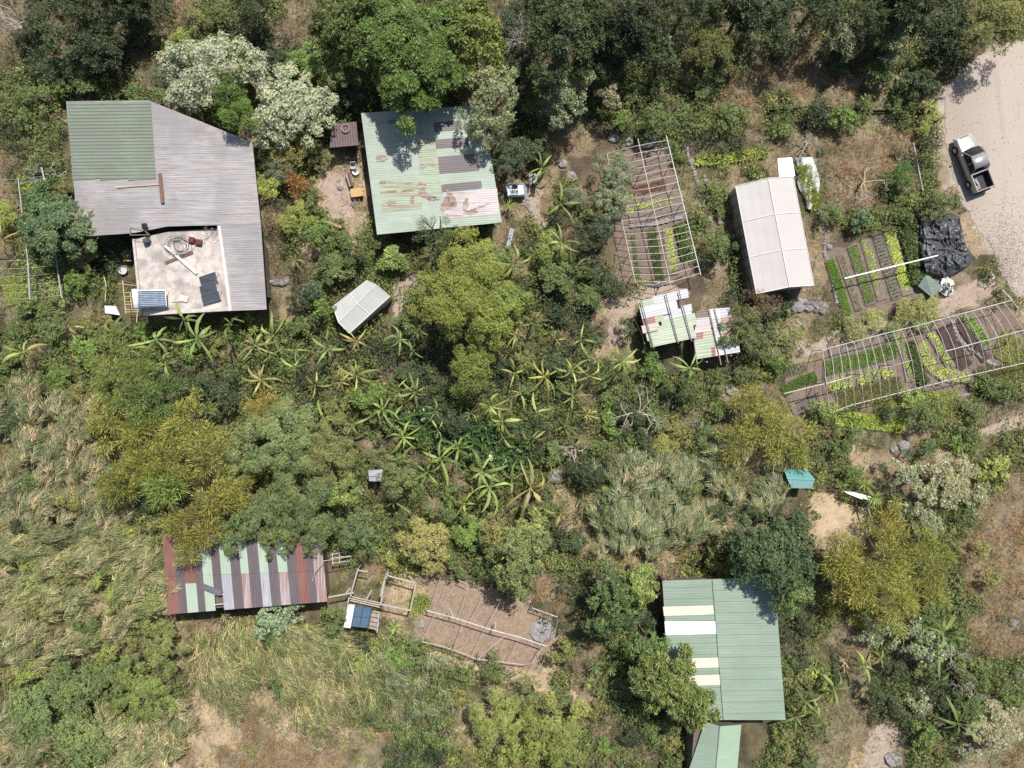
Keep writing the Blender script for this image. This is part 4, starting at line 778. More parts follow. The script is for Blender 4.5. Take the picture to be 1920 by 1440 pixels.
c = W(1777, 538, .3); mb.add([(c.x, c.y, .45)] + [(c.x + .62 * math.cos(a) * rr.uniform(.8, 1.2), c.y + 1.0 * math.sin(a) * rr.uniform(.8, 1.1), rr.uniform(.05, .4)) for a in [6.283 * i / 16 for i in range(16)]], [(0, i + 1, (i + 1) % 16 + 1) for i in range(16)], plain('white_sack', (.68, .66, .66), .6)); mb.build('sack', bag); mb = MB()
for k in range(14): vs, fs = stone_mesh(k); s = rr.uniform(.08, .16); x, y = c.x + rr.uniform(-.4, .4), c.y + rr.uniform(-.6, .6); mb.add([(x + a * s, y + b * s, .42 + d * s) for a, b, d in vs], fs, rr.choice([STONE, plain('brick_red', (.33, .15, .1)), plain('bottle_green', (.02, .07, .05), .3)]))
mb.build('rubble', bag)
# black tarp heap
def tarp():
    m, nt, bs = newmat('tarp'); f = noise(nt, 2.5, 5, .6, world=True); nt.links.new(mixc(nt, (.045, .048, .055), (.085, .09, .10), f), bs.inputs['Base Color']); bs.inputs['Roughness'].default_value = .38; bump(nt, bs, noise(nt, 6, 4, .7, world=True, stretch=(1, 1, 1)), .5, .05)
    out = [(1728, 406), (1745, 405), (1752, 410), (1765, 402), (1785, 399), (1800, 408), (1806, 440), (1812, 462), (1826, 480), (1818, 498), (1795, 510), (1780, 522), (1765, 526), (1748, 517), (1736, 513), (1733, 500), (1722, 455), (1724, 425)]
    fx, fy = 1776, 470; n = 200; m2 = 40; vs = []
    for i in range(n):
        t = i / n * len(out); k = int(t); a, b = out[k % len(out)], out[(k + 1) % len(out)]; ex, ey = a[0] + (b[0] - a[0]) * (t - k), a[1] + (b[1] - a[1]) * (t - k); an = math.atan2(ey - fy, ex - fx)
        for j in range(m2 + 1):
            s = j / m2; x, y = fx + (ex - fx) * s, fy + (ey - fy) * s; dome = .95 * max(0, 1 - ((x - 1772) / 52) ** 6) * max(0, 1 - ((y - 458) / 62) ** 6); pin = -.35 * math.exp(-((x - fx) ** 2 + (y - fy) ** 2) / 250)
            rg = lambda sc, sd, ax=1.0: 1 - abs(2 * fbm(np.array([x * ax]), np.array([y]), sc, sd, 2)[0] - 1); fold = (.05 * math.sin(an * 9 + 1.3 * math.sin(s * 5)) + .04 * math.sin(an * 19 + s * 6)) * min(1, s * 2.5) * (1.1 - .6 * s) + .55 * (rg(26, 6) - .7) + .30 * (rg(11, 16, 1.8) - .7) + .16 * (rg(5, 26, .7) - .7)
            z = (dome + pin) * 1.0 + fold if s < 1 else .02; vs.append(W(x, y, max(.03, z)))
    mb = MB(); mb.add(vs, [(i * (m2 + 1) + j, ((i + 1) % n) * (m2 + 1) + j, ((i + 1) % n) * (m2 + 1) + j + 1, i * (m2 + 1) + j + 1) for i in range(n) for j in range(m2)], m); tag(mb.build('black_tarp', smooth=True), 'glossy black plastic tarp draped in folds over a heap beside the road', 'tarp')
tarp()
# solar heater hut and pergola near striped shed
sr = empty('solar_heater', W(678, 1158, 0), 'blue glazed solar heater on a white stand right of the striped shed', 'solar heater'); q = [(666, 1136), (697, 1140), (689, 1177), (659, 1174)]; z4 = (2.1, 2.1, 1.6, 1.6); mb = MB(); mb.slab([W(*p, z) for p, z in zip(q, z4)], .12, plain('blue_glass', (.10, .17, .25), .15, var=.15, bmp=0)); mb.build('glass', sr); mb = MB(); P = [W(*p, z + .02) for p, z in zip(q, z4)]
for a, b in list(zip(P, P[1:] + P[:1])) + [(P[0].lerp(P[1], .5), P[3].lerp(P[2], .5)), (P[0].lerp(P[3], .5), P[1].lerp(P[2], .5))]: mb.tube([a, b], .035, plain('dark_frame', (.08, .10, .14), .4, bmp=0), 4)
mb.build('frame', sr); mb = MB(); mb.slab([W(654, 1134, 2.1), W(665, 1136, 2.1), W(657, 1178, 1.7), W(644, 1176, 1.7)], .3, WHT); mb.build('side_box', sr); mb = MB(); mb.slab([W(698, 1145, 1.9), W(711, 1147, 1.9), W(707, 1182, 1.6), W(691, 1178, 1.6)], .05, plain('tan_slats', (.36, .30, .26), .8))
for t in (.1, .35, .6, .85): A, B = W(698, 1145, 1.92).lerp(W(691, 1178, 1.62), t), W(711, 1147, 1.92).lerp(W(707, 1182, 1.62), t); mb.tube([A, B], .03, BLACK, 4)
mb.build('slat_tray', sr); mb = MB()
for i in range(3): A, B = W(656, 1118 + i * 4, 2.0), W(713, 1131 + i * 4, 2.0); mb.tube([A, B], .05, PALEBARK, 5)
mb.tube([W(711, 1147, 2), W(707, 1186, 1.7)], .05, WHITEPIPE, 5); mb.tube([W(654, 1120, 2.0), W(650, 1150, 2.0)], .05, WHITEPIPE, 5); mb.build('rail', sr)
for p in ((655, 1122), (712, 1133), (648, 1172), (705, 1182)): mb = MB(); w = W(*p, 1.9); mb.tube([w, (w.x, w.y, -.1)], .05, PALEBARK, 5); mb.build('leg', sr)
pg = empty('pergola', W(745, 1120, 0), 'open square pergola of grey poles between solar heater and dry bed', 'pergola')
for a, b in (((722, 1078), (780, 1094)), ((724, 1076), (713, 1135)), ((780, 1092), (769, 1144)), ((714, 1133), (770, 1145)), ((671, 1067), (657, 1118)), ((669, 1069), (690, 1072)), ((616, 1120), (664, 1111)), ((649, 1112), (657, 1103)), ((688, 1123), (697, 1106)), ((722, 1082), (713, 1118)), ((728, 1072), (722, 1088))):
    mb = MB(); mb.tube([W(*a, 2.2), W(*b, 2.2)], .07, PALEBARK, 6); mb.build('beam', pg)
for a in ((722, 1079), (780, 1093), (769, 1144), (714, 1134), (671, 1067)): mb = MB(); w = W(*a, 2.2); mb.tube([w, (w.x, w.y, -.1)], .06, WOODGREY, 6); mb.build('post', pg)
lr = empty('ladder_rack', W(635, 1045, 0), 'grey wooden ladder rack behind the right end of the striped shed', 'rack')
for a, b in (((620, 1040), (650, 1034)), ((620, 1047), (656, 1042)), ((622, 1056), (655, 1052)), ((623, 1037), (624, 1060)), ((645, 1040), (652, 1033)), ((636, 1036), (637, 1057))): mb = MB(); mb.tube([W(*a, 1.4), W(*b, 1.4)], .05, PALEBARK, 5); mb.build('bar', lr)
for a in ((621, 1040), (655, 1052)): mb = MB(); w = W(*a, 1.4); mb.tube([w, (w.x, w.y, -.1)], .05, PALEBARK, 5); mb.build('post', lr)

# ---------------------------------------------------------------- hoop frames
def rail(root, pts, z, r=.03, m=WHITEPIPE, name='rail'): mb = MB(); mb.tube([W(*p, z) for p in pts], r, m, 6); mb.build(name, root)
def post(root, p, z, r=.035, m=WOODGREY): mb = MB(); w = W(*p, z); mb.tube([w, (w.x, w.y, -.1)], r, m, 5); mb.build('post', root)
def lerp2(a, b, t): return (a[0] + (b[0] - a[0]) * t, a[1] + (b[1] - a[1]) * t)
f1 = empty('hoop_frame', W(1220, 400, 0), 'narrow bare hoop tunnel frame of white pipes over lettuce beds', 'tunnel frame')
L0, L1, M0, M1, R0, R1 = (1138, 288), (1192, 531), (1196, 260), (1259, 540), (1249, 254), (1314, 516)
rail(f1, [L0, lerp2(L0, L1, .5), L1], 1.8, .03); rail(f1, [M0, lerp2(M0, M1, .5), M1], 2.4, .036); rail(f1, [R0, lerp2(R0, R1, .5), R1], 1.8, .042, plain('greenish_pipe', (.56, .62, .54), .5, bmp=0))
for i in range(20):
    t = i / 19 * .985 + .0; a, m, b = lerp2(L0, L1, t), lerp2(M0, M1, t * .93 + .045), lerp2(R0, R1, .035 + t * .965); A, M_, B = W(*a, 1.8), W(*m, 2.42), W(*b, 1.82); mb = MB()
    mb.tube([A, A.lerp(M_, .5) + Vector((0, 0, .12)), M_, M_.lerp(B, .5) + Vector((random.uniform(-.05, .05), random.uniform(-.06, .06), .12)), B], .026, WHITEPIPE, 5); mb.build('hoop', f1)
    if i % 3 == 0: post(f1, a, 1.8); post(f1, b, 1.8); post(f1, m, 2.4)
f2 = empty('long_hoop_frame', W(1740, 670, 0), 'long two slope white pipe frame over the terraced beds at the right', 'tunnel frame')
A0, A1, B0, B1, C0, C1 = (1542, 656), (1897, 563), (1549, 719), (1935, 615), (1555, 775), (1945, 675)
rail(f2, [A0, lerp2(A0, A1, .3), (1718, 611), A1], 1.9, .04); rail(f2, [B0, lerp2(B0, B1, .12)], 2.5, .05); rail(f2, [lerp2(B0, B1, .28), lerp2(B0, B1, .42)], 2.5, .02); rail(f2, [lerp2(B0, B1, .575), lerp2(B0, B1, .8), B1], 2.5, .04); rail(f2, [C0, (1595, 760), (1700, 733), (1800, 708), C1], 1.5, .04); rail(f2, [(1470, 738), (1548, 719)], 2.3, .045)
for i in range(25):
    t = i / 24.0; A, B, D = W(*lerp2(A0, A1, t), 1.9), W(*lerp2(B0, B1, t), 2.5), W(*lerp2(C0, C1, t), 1.5); mb = MB(); j = Vector((random.uniform(-.06, .06), 0, 0)); mb.tube([A, A.lerp(B, .5) + Vector((0, 0, .1)) + j, B, B.lerp(D, .5) + Vector((0, 0, .08)) - j, D], .024, WHITEPIPE, 5); mb.build('hoop', f2)
    if i % 4 == 0: post(f2, lerp2(A0, A1, t), 1.9); post(f2, lerp2(B0, B1, t), 2.5, .045); post(f2, lerp2(C0, C1, t), 1.5)
mb = MB(); mb.tube([W(1879, 544, 1.6), W(1898, 563, 1.6)], .06, WHITEPIPE, 5); mb.tube([W(1879, 544, 1.6), W(1879, 544, 0)], .05, WOODGREY, 5); mb.build('end_bar', f2)
f3 = empty('side_hoop_frame', W(60, 440, 0), 'grey pipe frame with wires at the left edge beside the corrugated house', 'tunnel frame')
for pts, r in (([(34, 335), (38, 370), (42, 407)], .045), ([(52, 488), (54, 525), (56, 562)], .06), ([(78, 314), (84, 340), (92, 375)], .065), ([(105, 482), (110, 520), (116, 560)], .055), ([(42, 407), (52, 488)], .04), ([(92, 375), (105, 482)], .04)): rail(f3, pts, 1.9, r, plain('grey_pipe', (.42, .42, .44), .5, bmp=0))
for i, y in enumerate((336, 343, 365, 408, 488, 503, 518, 534, 548, 560)):
    rail(f3, [(-30, y + 2), (36 + (y - 335) * .09, y), (80 + (y - 314) * .15, y - 6)], 1.95, .016, PALEBARK, 'wire')
for p in ((34, 335), (56, 562), (78, 314), (116, 560), (53, 525)): post(f3, p, 1.9)
f4 = empty('string_trellis', W(905, 1165, 0), 'sagging white rail and string frame over the dry bare bed', 'net frame')
rail(f4, [(800, 1145), (850, 1158), (925, 1182), (975, 1195), (1025, 1212)], 1.7, .055); rail(f4, [(790, 1203), (830, 1212), (868, 1225), (895, 1236), (985, 1247)], .9, .045, PALEBARK); rail(f4, [(895, 1237), (922, 1213), (950, 1190)], 1.5, .04, PALEBARK); rail(f4, [(860, 1088), (878, 1096)], 1.6, .04, PALEBARK); rail(f4, [(998, 1140), (1045, 1157)], 1.6, .04); rail(f4, [(842, 1140), (850, 1155)], 1.7, .035); rail(f4, [(929, 1165), (929, 1184)], 1.7, .03); rail(f4, [(985, 1247), (1000, 1240), (1018, 1212)], 1.2, .03, PALEBARK)
for k, (a, b) in enumerate((((827, 1080), (805, 1145)), ((836, 1100), (815, 1148)), ((848, 1105), (790, 1200)), ((878, 1105), (858, 1160)), ((905, 1120), (880, 1167)), ((938, 1128), (912, 1176)), ((1033, 1150), (1016, 1212)), ((1046, 1162), (1038, 1200)), ((1016, 1212), (992, 1270)), ((1024, 1228), (1008, 1262)), ((870, 1165), (850, 1220)), ((815, 1150), (790, 1205)), ((910, 1178), (885, 1230)), ((975, 1196), (950, 1245)))): rail(f4, [a, b], 1.65, .018, PALEBARK, 'string')
for p in ((803, 1145), (925, 1182), (1023, 1211), (895, 1236), (860, 1088), (998, 1140), (1045, 1157)): post(f4, p, 1.6, .04)
# ---------------------------------------------------------------- pickup truck
def truck():
    root = empty('pickup_truck', W(1822, 312, 0), 'silver grey double cab pickup truck parked on the gravel road', 'pickup truck')
    c = W(1829, 304, 1.0); hd = math.atan2(95, -37); cs, sn = math.cos(hd), math.sin(hd)
    silver = MATS.get('silver_paint')
    m, nt, bs = newmat('silver_paint'); bs.inputs['Base Color'].default_value = (.40, .40, .40, 1); bs.inputs['Metallic'].default_value = .35; bs.inputs['Roughness'].default_value = .32; silver = m
    dirt = noise(nt, 1.4, 5, .6, world=True); nt.links.new(mixc(nt, (.40, .40, .395), (.30, .285, .27), ramp(nt, dirt, [(.4, 0.), (.8, 1.)])), bs.inputs['Base Color'])
    m, nt, bs = newmat('car_glass'); bs.inputs['Base Color'].default_value = (.02, .022, .026, 1); bs.inputs['Roughness'].default_value = .06; glass = m
    rub = plain('tyre_rubber', (.02, .02, .02), .85, bmp=0); rim = plain('alloy', (.35, .35, .36), .35, .8, bmp=0); dk = plain('dark_trim', (.03, .03, .032), .5, bmp=0); bedm = plain('bed_liner', (.022, .022, .03), .7, bmp=0)
    def T(x, y, z): return (c.x + x * cs - y * sn, c.y + x * sn + y * cs, z)
    def loft(mb, secs, mat, cap=True):
        """secs: list of (x, [(y,z)...]) cross sections"""
        n = len(secs[0][1]); vs = [T(x, y, z) for x, pr in secs for y, z in pr]; fs = [(i * n + k, i * n + (k + 1) % n, (i + 1) * n + (k + 1) % n, (i + 1) * n + k) for i in range(len(secs) - 1) for k in range(n)]
        if cap: fs += [tuple(range(n))[::-1], tuple((len(secs) - 1) * n + k for k in range(n))]
        mb.add(vs, fs, mat)
    def sec(w, z0, z1, r=.09): return [(-w, z0), (w, z0), (w + .02, (z0 + z1) / 2), (w, z1 - r * 1.2), (w - r, z1 - r * .25), (w * .5, z1 + .02), (0, z1 + .035), (-w * .5, z1 + .02), (-w + r, z1 - r * .25), (-w, z1 - r * 1.2), (-w - .02, (z0 + z1) / 2)]
    mb = MB(); loft(mb, [(-.95, sec(.86, .42, 1.02)), (0, sec(.87, .42, 1.04)), (1.05, sec(.86, .42, 1.06)), (1.5, sec(.84, .42, 1.03)), (2.05, sec(.81, .42, .98)), (2.35, sec(.76, .45, .90)), (2.52, sec(.62, .5, .72))], silver)
    # rear box outside walls
    for s in (-1, 1): mb.box(T(-1.72, s * .80, .78), (1.56, .13, .62), silver, hd, .04)
    mb.box(T(-.95, 0, .76), (.1, 1.7, .66), silver, hd, .03); mb.build('body', root)
    mb = MB(); mb.box(T(-2.5, 0, .78), (.09, 1.64, .58), silver, hd, .03); tg = mb.build('tailgate', root)
    mb = MB(); mb.box(T(-1.72, 0, .50), (1.5, 1.5, .06), bedm, hd); mb.box(T(-1.72, .72, .78), (1.48, .03, .5), bedm, hd); mb.box(T(-1.72, -.72, .78), (1.48, .03, .5), bedm, hd); mb.box(T(-1.02, 0, .78), (.03, 1.44, .5), bedm, hd); mb.build('cargo_bed', root)
    mb = MB(); mb.box(T(-1.85, .35, .56), (1.0, .55, .08), plain('grey_board', (.22, .20, .21), .8), hd + .05, .02); mb.box(T(-1.7, .3, .66), (.5, .18, .14), plain('pale_sack', (.42, .38, .35), .8), hd + .25, .05); tag(mb.build('grey_sheet'), 'grey board with a pale sack lying in the open truck bed', 'board')
    cab = [(-.92, .76, 1.02), (-.86, .74, 1.25), (-.62, .66, 1.64), (-.2, .655, 1.70), (.35, .645, 1.68), (.58, .62, 1.60), (1.22, .73, 1.06)]
    mb = MB(); loft(mb, [(-.62, [(-.66, 1.60), (.66, 1.60), (.66, 1.63), (.60, 1.67), (0, 1.69), (-.60, 1.67), (-.66, 1.63)]), (-.1, [(-.66, 1.62), (.66, 1.62), (.66, 1.66), (.60, 1.72), (0, 1.74), (-.60, 1.72), (-.66, 1.66)]), (.56, [(-.62, 1.58), (.62, 1.58), (.62, 1.61), (.57, 1.65), (0, 1.67), (-.57, 1.65), (-.62, 1.61)])], silver); mb.build('cab_roof', root, True)
    mb = MB(); ws = [T(1.25, -.74, 1.06), T(1.33, 0, 1.07), T(1.25, .74, 1.06), T(.56, .61, 1.61), T(.60, 0, 1.64), T(.56, -.61, 1.61)]; mb.add(ws, [(0, 1, 4, 5), (1, 2, 3, 4)], glass); mb.build('windshield', root)
    mb = MB(); mb.add([T(-.93, -.72, 1.05), T(-.93, .72, 1.05), T(-.62, .62, 1.6), T(-.62, -.62, 1.6)], [(0, 1, 2, 3)], glass); mb.build('rear_window', root)
    for s in (-1, 1):
        for x0, x1, x2, x3 in ((-.85, .0, .0, -.60), (.06, 1.12, .55, .06)):
            mb = MB(); mb.add([T(x0, s * .80, 1.05), T(x1, s * .80, 1.05), T(x2, s * .655, 1.6), T(x3, s * .655, 1.6)], [(0, 1, 2, 3)], glass); mb.build('side_window', root)
        mb = MB()
        for a, b in (((1.22, .80, 1.04), (.57, .645, 1.63)), ((.03, .82, 1.04), (.03, .675, 1.64)), ((-.93, .80, 1.04), (-.62, .665, 1.62)), ((.57, .645, 1.63), (-.62, .665, 1.62))): mb.tube([T(a[0], s * a[1], a[2]), T(b[0], s * b[1], b[2])], .035, silver, 5)
        mb.build('window_frame', root)
        mb = MB(); mb.box(T(.98, s * 1.0, 1.12), (.12, .2, .16), silver, hd, .04); mb.tube([T(.98, s * .84, 1.08), T(.98, s * .95, 1.1)], .025, dk, 4); mb.build('wing_mirror', root)
        mb = MB(); mb.tube([T(-.7, s * .93, .38), T(1.05, s * .93, .38)], .045, dk, 6); mb.build('side_step', root)
        mb = MB(); mb.box(T(2.38, s * .56, .76), (.2, .3, .16), plain('lamp_glass', (.6, .6, .58), .15, bmp=0), hd, .05); mb.build('headlight', root)
        mb = MB(); mb.box(T(-2.54, s * .74, .82), (.05, .12, .3), plain('tail_red', (.25, .02, .02), .3, bmp=0), hd, .01); mb.build('tail_light', root)
        for x in (1.62, -1.62):
            tyc = T(x, s * .82, .36); mb = MB(); prof = [(.20, -.11), (.33, -.12), (.37, -.08), (.37, .08), (.33, .12), (.20, .11)]; ax = Vector((-sn, cs, 0)); ex = Vector((cs, sn, 0)); ez = Vector((0, 0, 1)); n = 20
            vs = [Vector(tyc) + ax * h + (ex * math.cos(6.283 * k / n) + ez * math.sin(6.283 * k / n)) * r for r, h in prof for k in range(n)]; mb.add(vs, [(i * n + k, i * n + (k + 1) % n, (i + 1) * n + (k + 1) % n, (i + 1) * n + k) for i in range(5) for k in range(n)] + [tuple(range(n)), tuple(5 * n + k for k in range(n))], rub); wh = mb.build('wheel', root)
            mb = MB(); hh = .115 * s; vs = [Vector(tyc) + ax * hh + (ex * math.cos(6.283 * k / n) + ez * math.sin(6.283 * k / n)) * .21 for k in range(n)] + [Vector(tyc) + ax * (hh * 1.2)]; mb.add(vs, [(k, (k + 1) % n, n) for k in range(n)], rim); rm = mb.build('rim'); rm.parent = wh; rm.matrix_parent_inverse = Matrix.Translation(-Vector(root.location)) @ Matrix.Identity(4); rm.matrix_parent_inverse = Matrix.Identity(4)
    mb = MB(); mb.box(T(2.52, 0, .5), (.2, 1.5, .22), silver, hd, .06); mb.build('front_bumper', root); mb = MB(); mb.box(T(-2.62, 0, .48), (.14, 1.5, .16), dk, hd, .03); mb.build('rear_bumper', root)
    mb = MB(); mb.box(T(2.44, 0, .72), (.1, .75, .2), dk, hd, .02); mb.build('grille', root)
truck()

# ---------------------------------------------------------------- vegetables
def along(pts):
    P = [Vector(W(*p, .1)) for p in pts]; L = [0]
    for a, b in zip(P, P[1:]): L.append(L[-1] + (b - a).length)
    def f(d):
        for i in range(len(P) - 1):
            if d <= L[i + 1] or i == len(P) - 2: t = (d - L[i]) / (L[i + 1] - L[i]); q = P[i].lerp(P[i + 1], t); u = (P[i + 1] - P[i]).normalized(); return q, Vector((-u.y, u.x, 0))
    return f, L[-1]
def lettuce_mesh(seed, k=15, R=.2, up=.5):
    rng = np.random.default_rng(seed); V = []; 
    for ring, (n, r, ti) in enumerate(((7, R, 1.15), (6, R * .8, .8), (4, R * .5, .4))):
        P = np.zeros((n, 3)); P[:, 2] = .02; A = np.tile([0, 0, 1.0], (n, 1)); a = np.arange(n) / n * 6.283 + ring + rng.normal(0, .15, n); tt = ti + rng.normal(0, .1, n)
        D = np.stack([np.cos(a) * np.sin(tt), np.sin(a) * np.sin(tt), np.cos(tt)], -1); Nn = np.stack([-np.cos(a) * np.cos(tt), -np.sin(a) * np.cos(tt), np.sin(tt)], -1); V.append(leaves(P, D, Nn, np.full(n, r), np.full(n, r * .85), .12))
    V = np.concatenate(V); return bulk('lettuce', V.reshape(-1, 3), np.arange(len(V) * 4).reshape(-1, 4), [FOL], tone=np.repeat(rng.random(len(V)) * .5, 4))
LET = [lettuce_mesh(i) for i in range(3)]
def soil_bed(pts, w, name='garden_bed', label=None, mat=SOILD, h=.1):
    f, L = along(pts); mb = MB(); n = max(4, int(L / .4)); vs = []
    for i in range(n + 1):
        q, nn = f(L * i / n * .999)
        for s, z in ((-.62, -.04), (-.5, h * .8), (-.2, h), (.2, h), (.5, h * .8), (.62, -.04)): vs.append(q + nn * (s * w) + Vector((0, 0, z + random.uniform(-.01, .01) - q.z + .0)))
    mb.add(vs, [(i * 6 + j, (i + 1) * 6 + j, (i + 1) * 6 + j + 1, i * 6 + j + 1) for i in range(n) for j in range(5)] + [(0, 1, 2, 3, 4, 5), tuple(n * 6 + j for j in range(6))[::-1]], mat)
    return tag(mb.build(name), label, 'garden bed')
def lettuces(pts, w, rows, step, col, label, group, size=1.0, name='lettuce', cat='lettuce', skip=.06):
    f, L = along(pts); n = int(L / step)
    for i in range(n):
        for r in range(rows):
            if random.random() < skip: continue
            q, nn = f((i + .5 + (.5 if r % 2 else 0) * .6) * step * .98); q = q + nn * ((r - (rows - 1) / 2) * w / rows) + Vector((random.uniform(-.04, .04), random.uniform(-.04, .04), .05 - .02)); o = link(name, random.choice(LET)); o.location = (q.x, q.y, .06); s = size * random.uniform(.6, 1.35); o.scale = (s, s, s); o.rotation_euler.z = random.uniform(0, 6)
            c = COLS[col]; v = random.uniform(.82, 1.15); o.color = (c[0] * v, c[1] * v, c[2] * v, 1); tag(o, label, cat, group)
COLS['LT'] = (.33, .42, .07); COLS['LT2'] = (.27, .36, .075); COLS['SP'] = (.14, .26, .045); COLS['RL'] = (.24, .11, .06)
soil_bed([(1170, 392), (1215, 382), (1262, 374)], 1.1, label='lettuce bed crossing the narrow hoop frame'); lettuces([(1172, 392), (1215, 382), (1262, 374)], .8, 2, .33, 'LT', 'yellow green lettuce in the bed crossing the narrow hoop frame', 'lettuces in the cross bed of the narrow hoop frame', 1.0, skip=.12)
soil_bed([(1252, 428), (1262, 515)], .9, label='bed of yellow lettuces at the lower right of the narrow hoop frame'); lettuces([(1252, 428), (1262, 513)], .75, 2, .34, 'LT', 'yellow lettuce in the upright bed inside the narrow hoop frame', 'lettuces in the upright bed of the narrow hoop frame', 1.1)
soil_bed([(1622, 448), (1655, 563)], .85, label='fourth striped bed, with pale lettuces and gaps'); lettuces([(1622, 450), (1654, 562)], .7, 2, .40, 'LT2', 'pale yellow lettuce in the gappy bed crossed by the white pole', 'lettuces in the gappy striped bed', .95, skip=.15)
soil_bed([(1667, 434), (1703, 553)], 1.05, label='brightest striped bed, full of lettuces'); lettuces([(1668, 436), (1702, 552)], .85, 3, .36, 'LT', 'bright yellow green lettuce in the fullest striped bed', 'lettuces in the fullest striped bed', 1.15, skip=.03)
soil_bed([(1724, 640), (1742, 682), (1768, 703), (1822, 707)], 1.15, label='curved bed of bright lettuces inside the long hoop frame'); lettuces([(1725, 642), (1742, 682), (1768, 703), (1821, 708)], .95, 3, .38, 'LT', 'bright lettuce in the curved bed of the long hoop frame', 'lettuces in the curved bed', 1.15, skip=.04)
soil_bed([(1744, 622), (1786, 692)], .8, label='straight lettuce bed right of the curved lettuce bed'); lettuces([(1744, 624), (1786, 691)], .6, 2, .38, 'LT2', 'lettuce in the straight bed right of the curved bed', 'lettuces in the straight bed', 1.15, skip=.06)
soil_bed([(1682, 625), (1700, 672), (1708, 716)], .8, label='reddish and yellow lettuce bed left of the curved bed'); lettuces([(1682, 627), (1700, 672), (1708, 714)], .6, 2, .40, 'LT2', 'yellow lettuce in the bed left of the curved bed', 'lettuces in the bed left of the curved bed', .95, skip=.2)
soil_bed([(1812, 592), (1858, 655)], 1.0, label='leafy deep green bed at the right of the long hoop frame'); lettuces([(1812, 593), (1857, 654)], .8, 2, .36, 'SP', 'deep green chard in the leafy bed at the right of the long hoop frame', 'chard in the leafy bed', 1.3, 'chard', 'chard', .02)
soil_bed([(1550, 722), (1610, 708), (1680, 692)], 1.3, label='bed of big pale cabbages at the left of the long hoop frame'); lettuces([(1552, 724), (1610, 710), (1680, 692)], 1.1, 2, .55, 'LT2', 'big pale green cabbage in the left bed of the long hoop frame', 'cabbages in the left bed', 1.7, 'cabbage', 'cabbage', .08)
soil_bed([(1555, 662), (1600, 650), (1672, 630)], 1.3, label='bare dark soil bed at the upper left of the long hoop frame'); soil_bed([(1770, 612), (1800, 672), (1812, 690)], 1.3, label='wide dark bare bed left of the diagonal stones', mat=plain('very_dark_soil', (.065, .045, .038), .95, var=.3, bmp=.8)); soil_bed([(1795, 600), (1850, 676)], .8, label='dark bare bed between the stones and the deep green chard', mat=plain('very_dark_soil', (.065, .045, .038)))
soil_bed([(1180, 410), (1235, 398), (1280, 386)], .9, label='fine striped bare bed with drip lines in the narrow hoop frame'); soil_bed([(1210, 300), (1255, 290)], 1.0, label='bare bed at the top of the narrow hoop frame')
def crop(name, label, pts, w, rows, col, leaf=.16, dens=26, hgt=.16, cat='crop rows', narrow=.25, cross=None, mat=FOL, wob=.04):
    """dense sown rows: uncountable blades in lines, along the bed or across it"""
    f, L = along(pts); A = []; dens *= 1.7; leaf *= 1.15
    if cross:
        for i in range(int(L / cross)):
            q, nn = f((i + .5) * cross)
            for k in range(int(w * dens)): A.append(q + nn * random.uniform(-w / 2, w / 2) + Vector((random.gauss(0, .025), random.gauss(0, .025), 0)))
    else:
        for r in range(rows):
            for i in range(int(L * dens)):
                q, nn = f(random.uniform(0, L)); A.append(q + nn * ((r - (rows - 1) / 2) * w / rows + random.gauss(0, wob)))
    P = np.array([(p.x, p.y, .07 + random.uniform(0, hgt * .4)) for p in A]); ax = unit(RNG.normal(0, .3, P.shape) + np.array([0, 0, 1])); LV, t = sprigs(P, ax, 4, leaf, leaf * narrow, .8)
    o = link(name, bulk(name, LV.reshape(-1, 3), np.arange(len(LV) * 4).reshape(-1, 4), [mat], tone=np.repeat(t, 4))); o.color = (*COLS[col], 1); return tag(o, label, cat, kind='stuff')
soil_bed([(1556, 488), (1590, 590)], .85, label='leftmost striped bed, thick dark green'); crop('carrot_tops', 'thick feathery dark green rows in the leftmost striped bed', [(1556, 488), (1590, 590)], .75, 4, 'SP', .13, 38)
soil_bed([(1576, 478), (1612, 582)], .7, label='second striped bed, almost empty'); crop('weedy_row', 'sparse weeds in the second striped bed', [(1576, 478), (1612, 582)], .5, 2, 'OL', .12, 9)
soil_bed([(1598, 461), (1634, 571)], .9, label='third striped bed, neat cross rows'); crop('seedling_rows', 'neat green cross rows in the third striped bed', [(1598, 461), (1634, 571)], .85, 1, 'SP', .11, 30, cross=.24)
soil_bed([(1644, 438), (1682, 561)], .85, label='fifth striped bed, thin grey green rows'); crop('onion_rows', 'thin grey green onion rows in the fifth striped bed', [(1644, 438), (1682, 561)], .8, 1, 'GG', .11, 15, cross=.3)
crop('bean_hedge', 'tall bushy dark green row between brightest bed and black tarp', [(1700, 425), (1712, 470), (1722, 530)], 1.4, 6, 'G', .2, 30, .9, narrow=.45, wob=.15)
soil_bed([(1548, 690), (1610, 675), (1680, 655)], 1.3, label='leek bed above the big cabbages'); crop('leek_rows', 'deep green upright leek rows above the big cabbages', [(1548, 690), (1610, 675), (1680, 655)], 1.2, 1, 'SP', .2, 26, .1, narrow=.12, cross=.27)
soil_bed([(1566, 783), (1620, 790), (1700, 800)], 1.25, label='lime green bed just below the long hoop frame'); crop('lime_rows', 'lime green dotted rows below the long hoop frame', [(1566, 783), (1620, 790), (1700, 800)], 1.15, 1, 'LT', .13, 26, cross=.24, narrow=.6)
crop('young_lettuces', 'patchy yellow green young lettuces under the bottom rail of the long hoop frame', [(1718, 738), (1758, 745)], .8, 2, 'LT2', .2, 8, narrow=.7)
crop('seedling_rows', 'grey seedling stripes left of the long hoop frame', [(1468, 700), (1518, 683)], .9, 1, 'GG', .1, 20, cross=.28); crop('carrot_tops', 'soft bright green rows left of the big cabbages', [(1468, 735), (1500, 715), (1530, 706)], .9, 5, 'BG', .13, 34)
mb = MB()
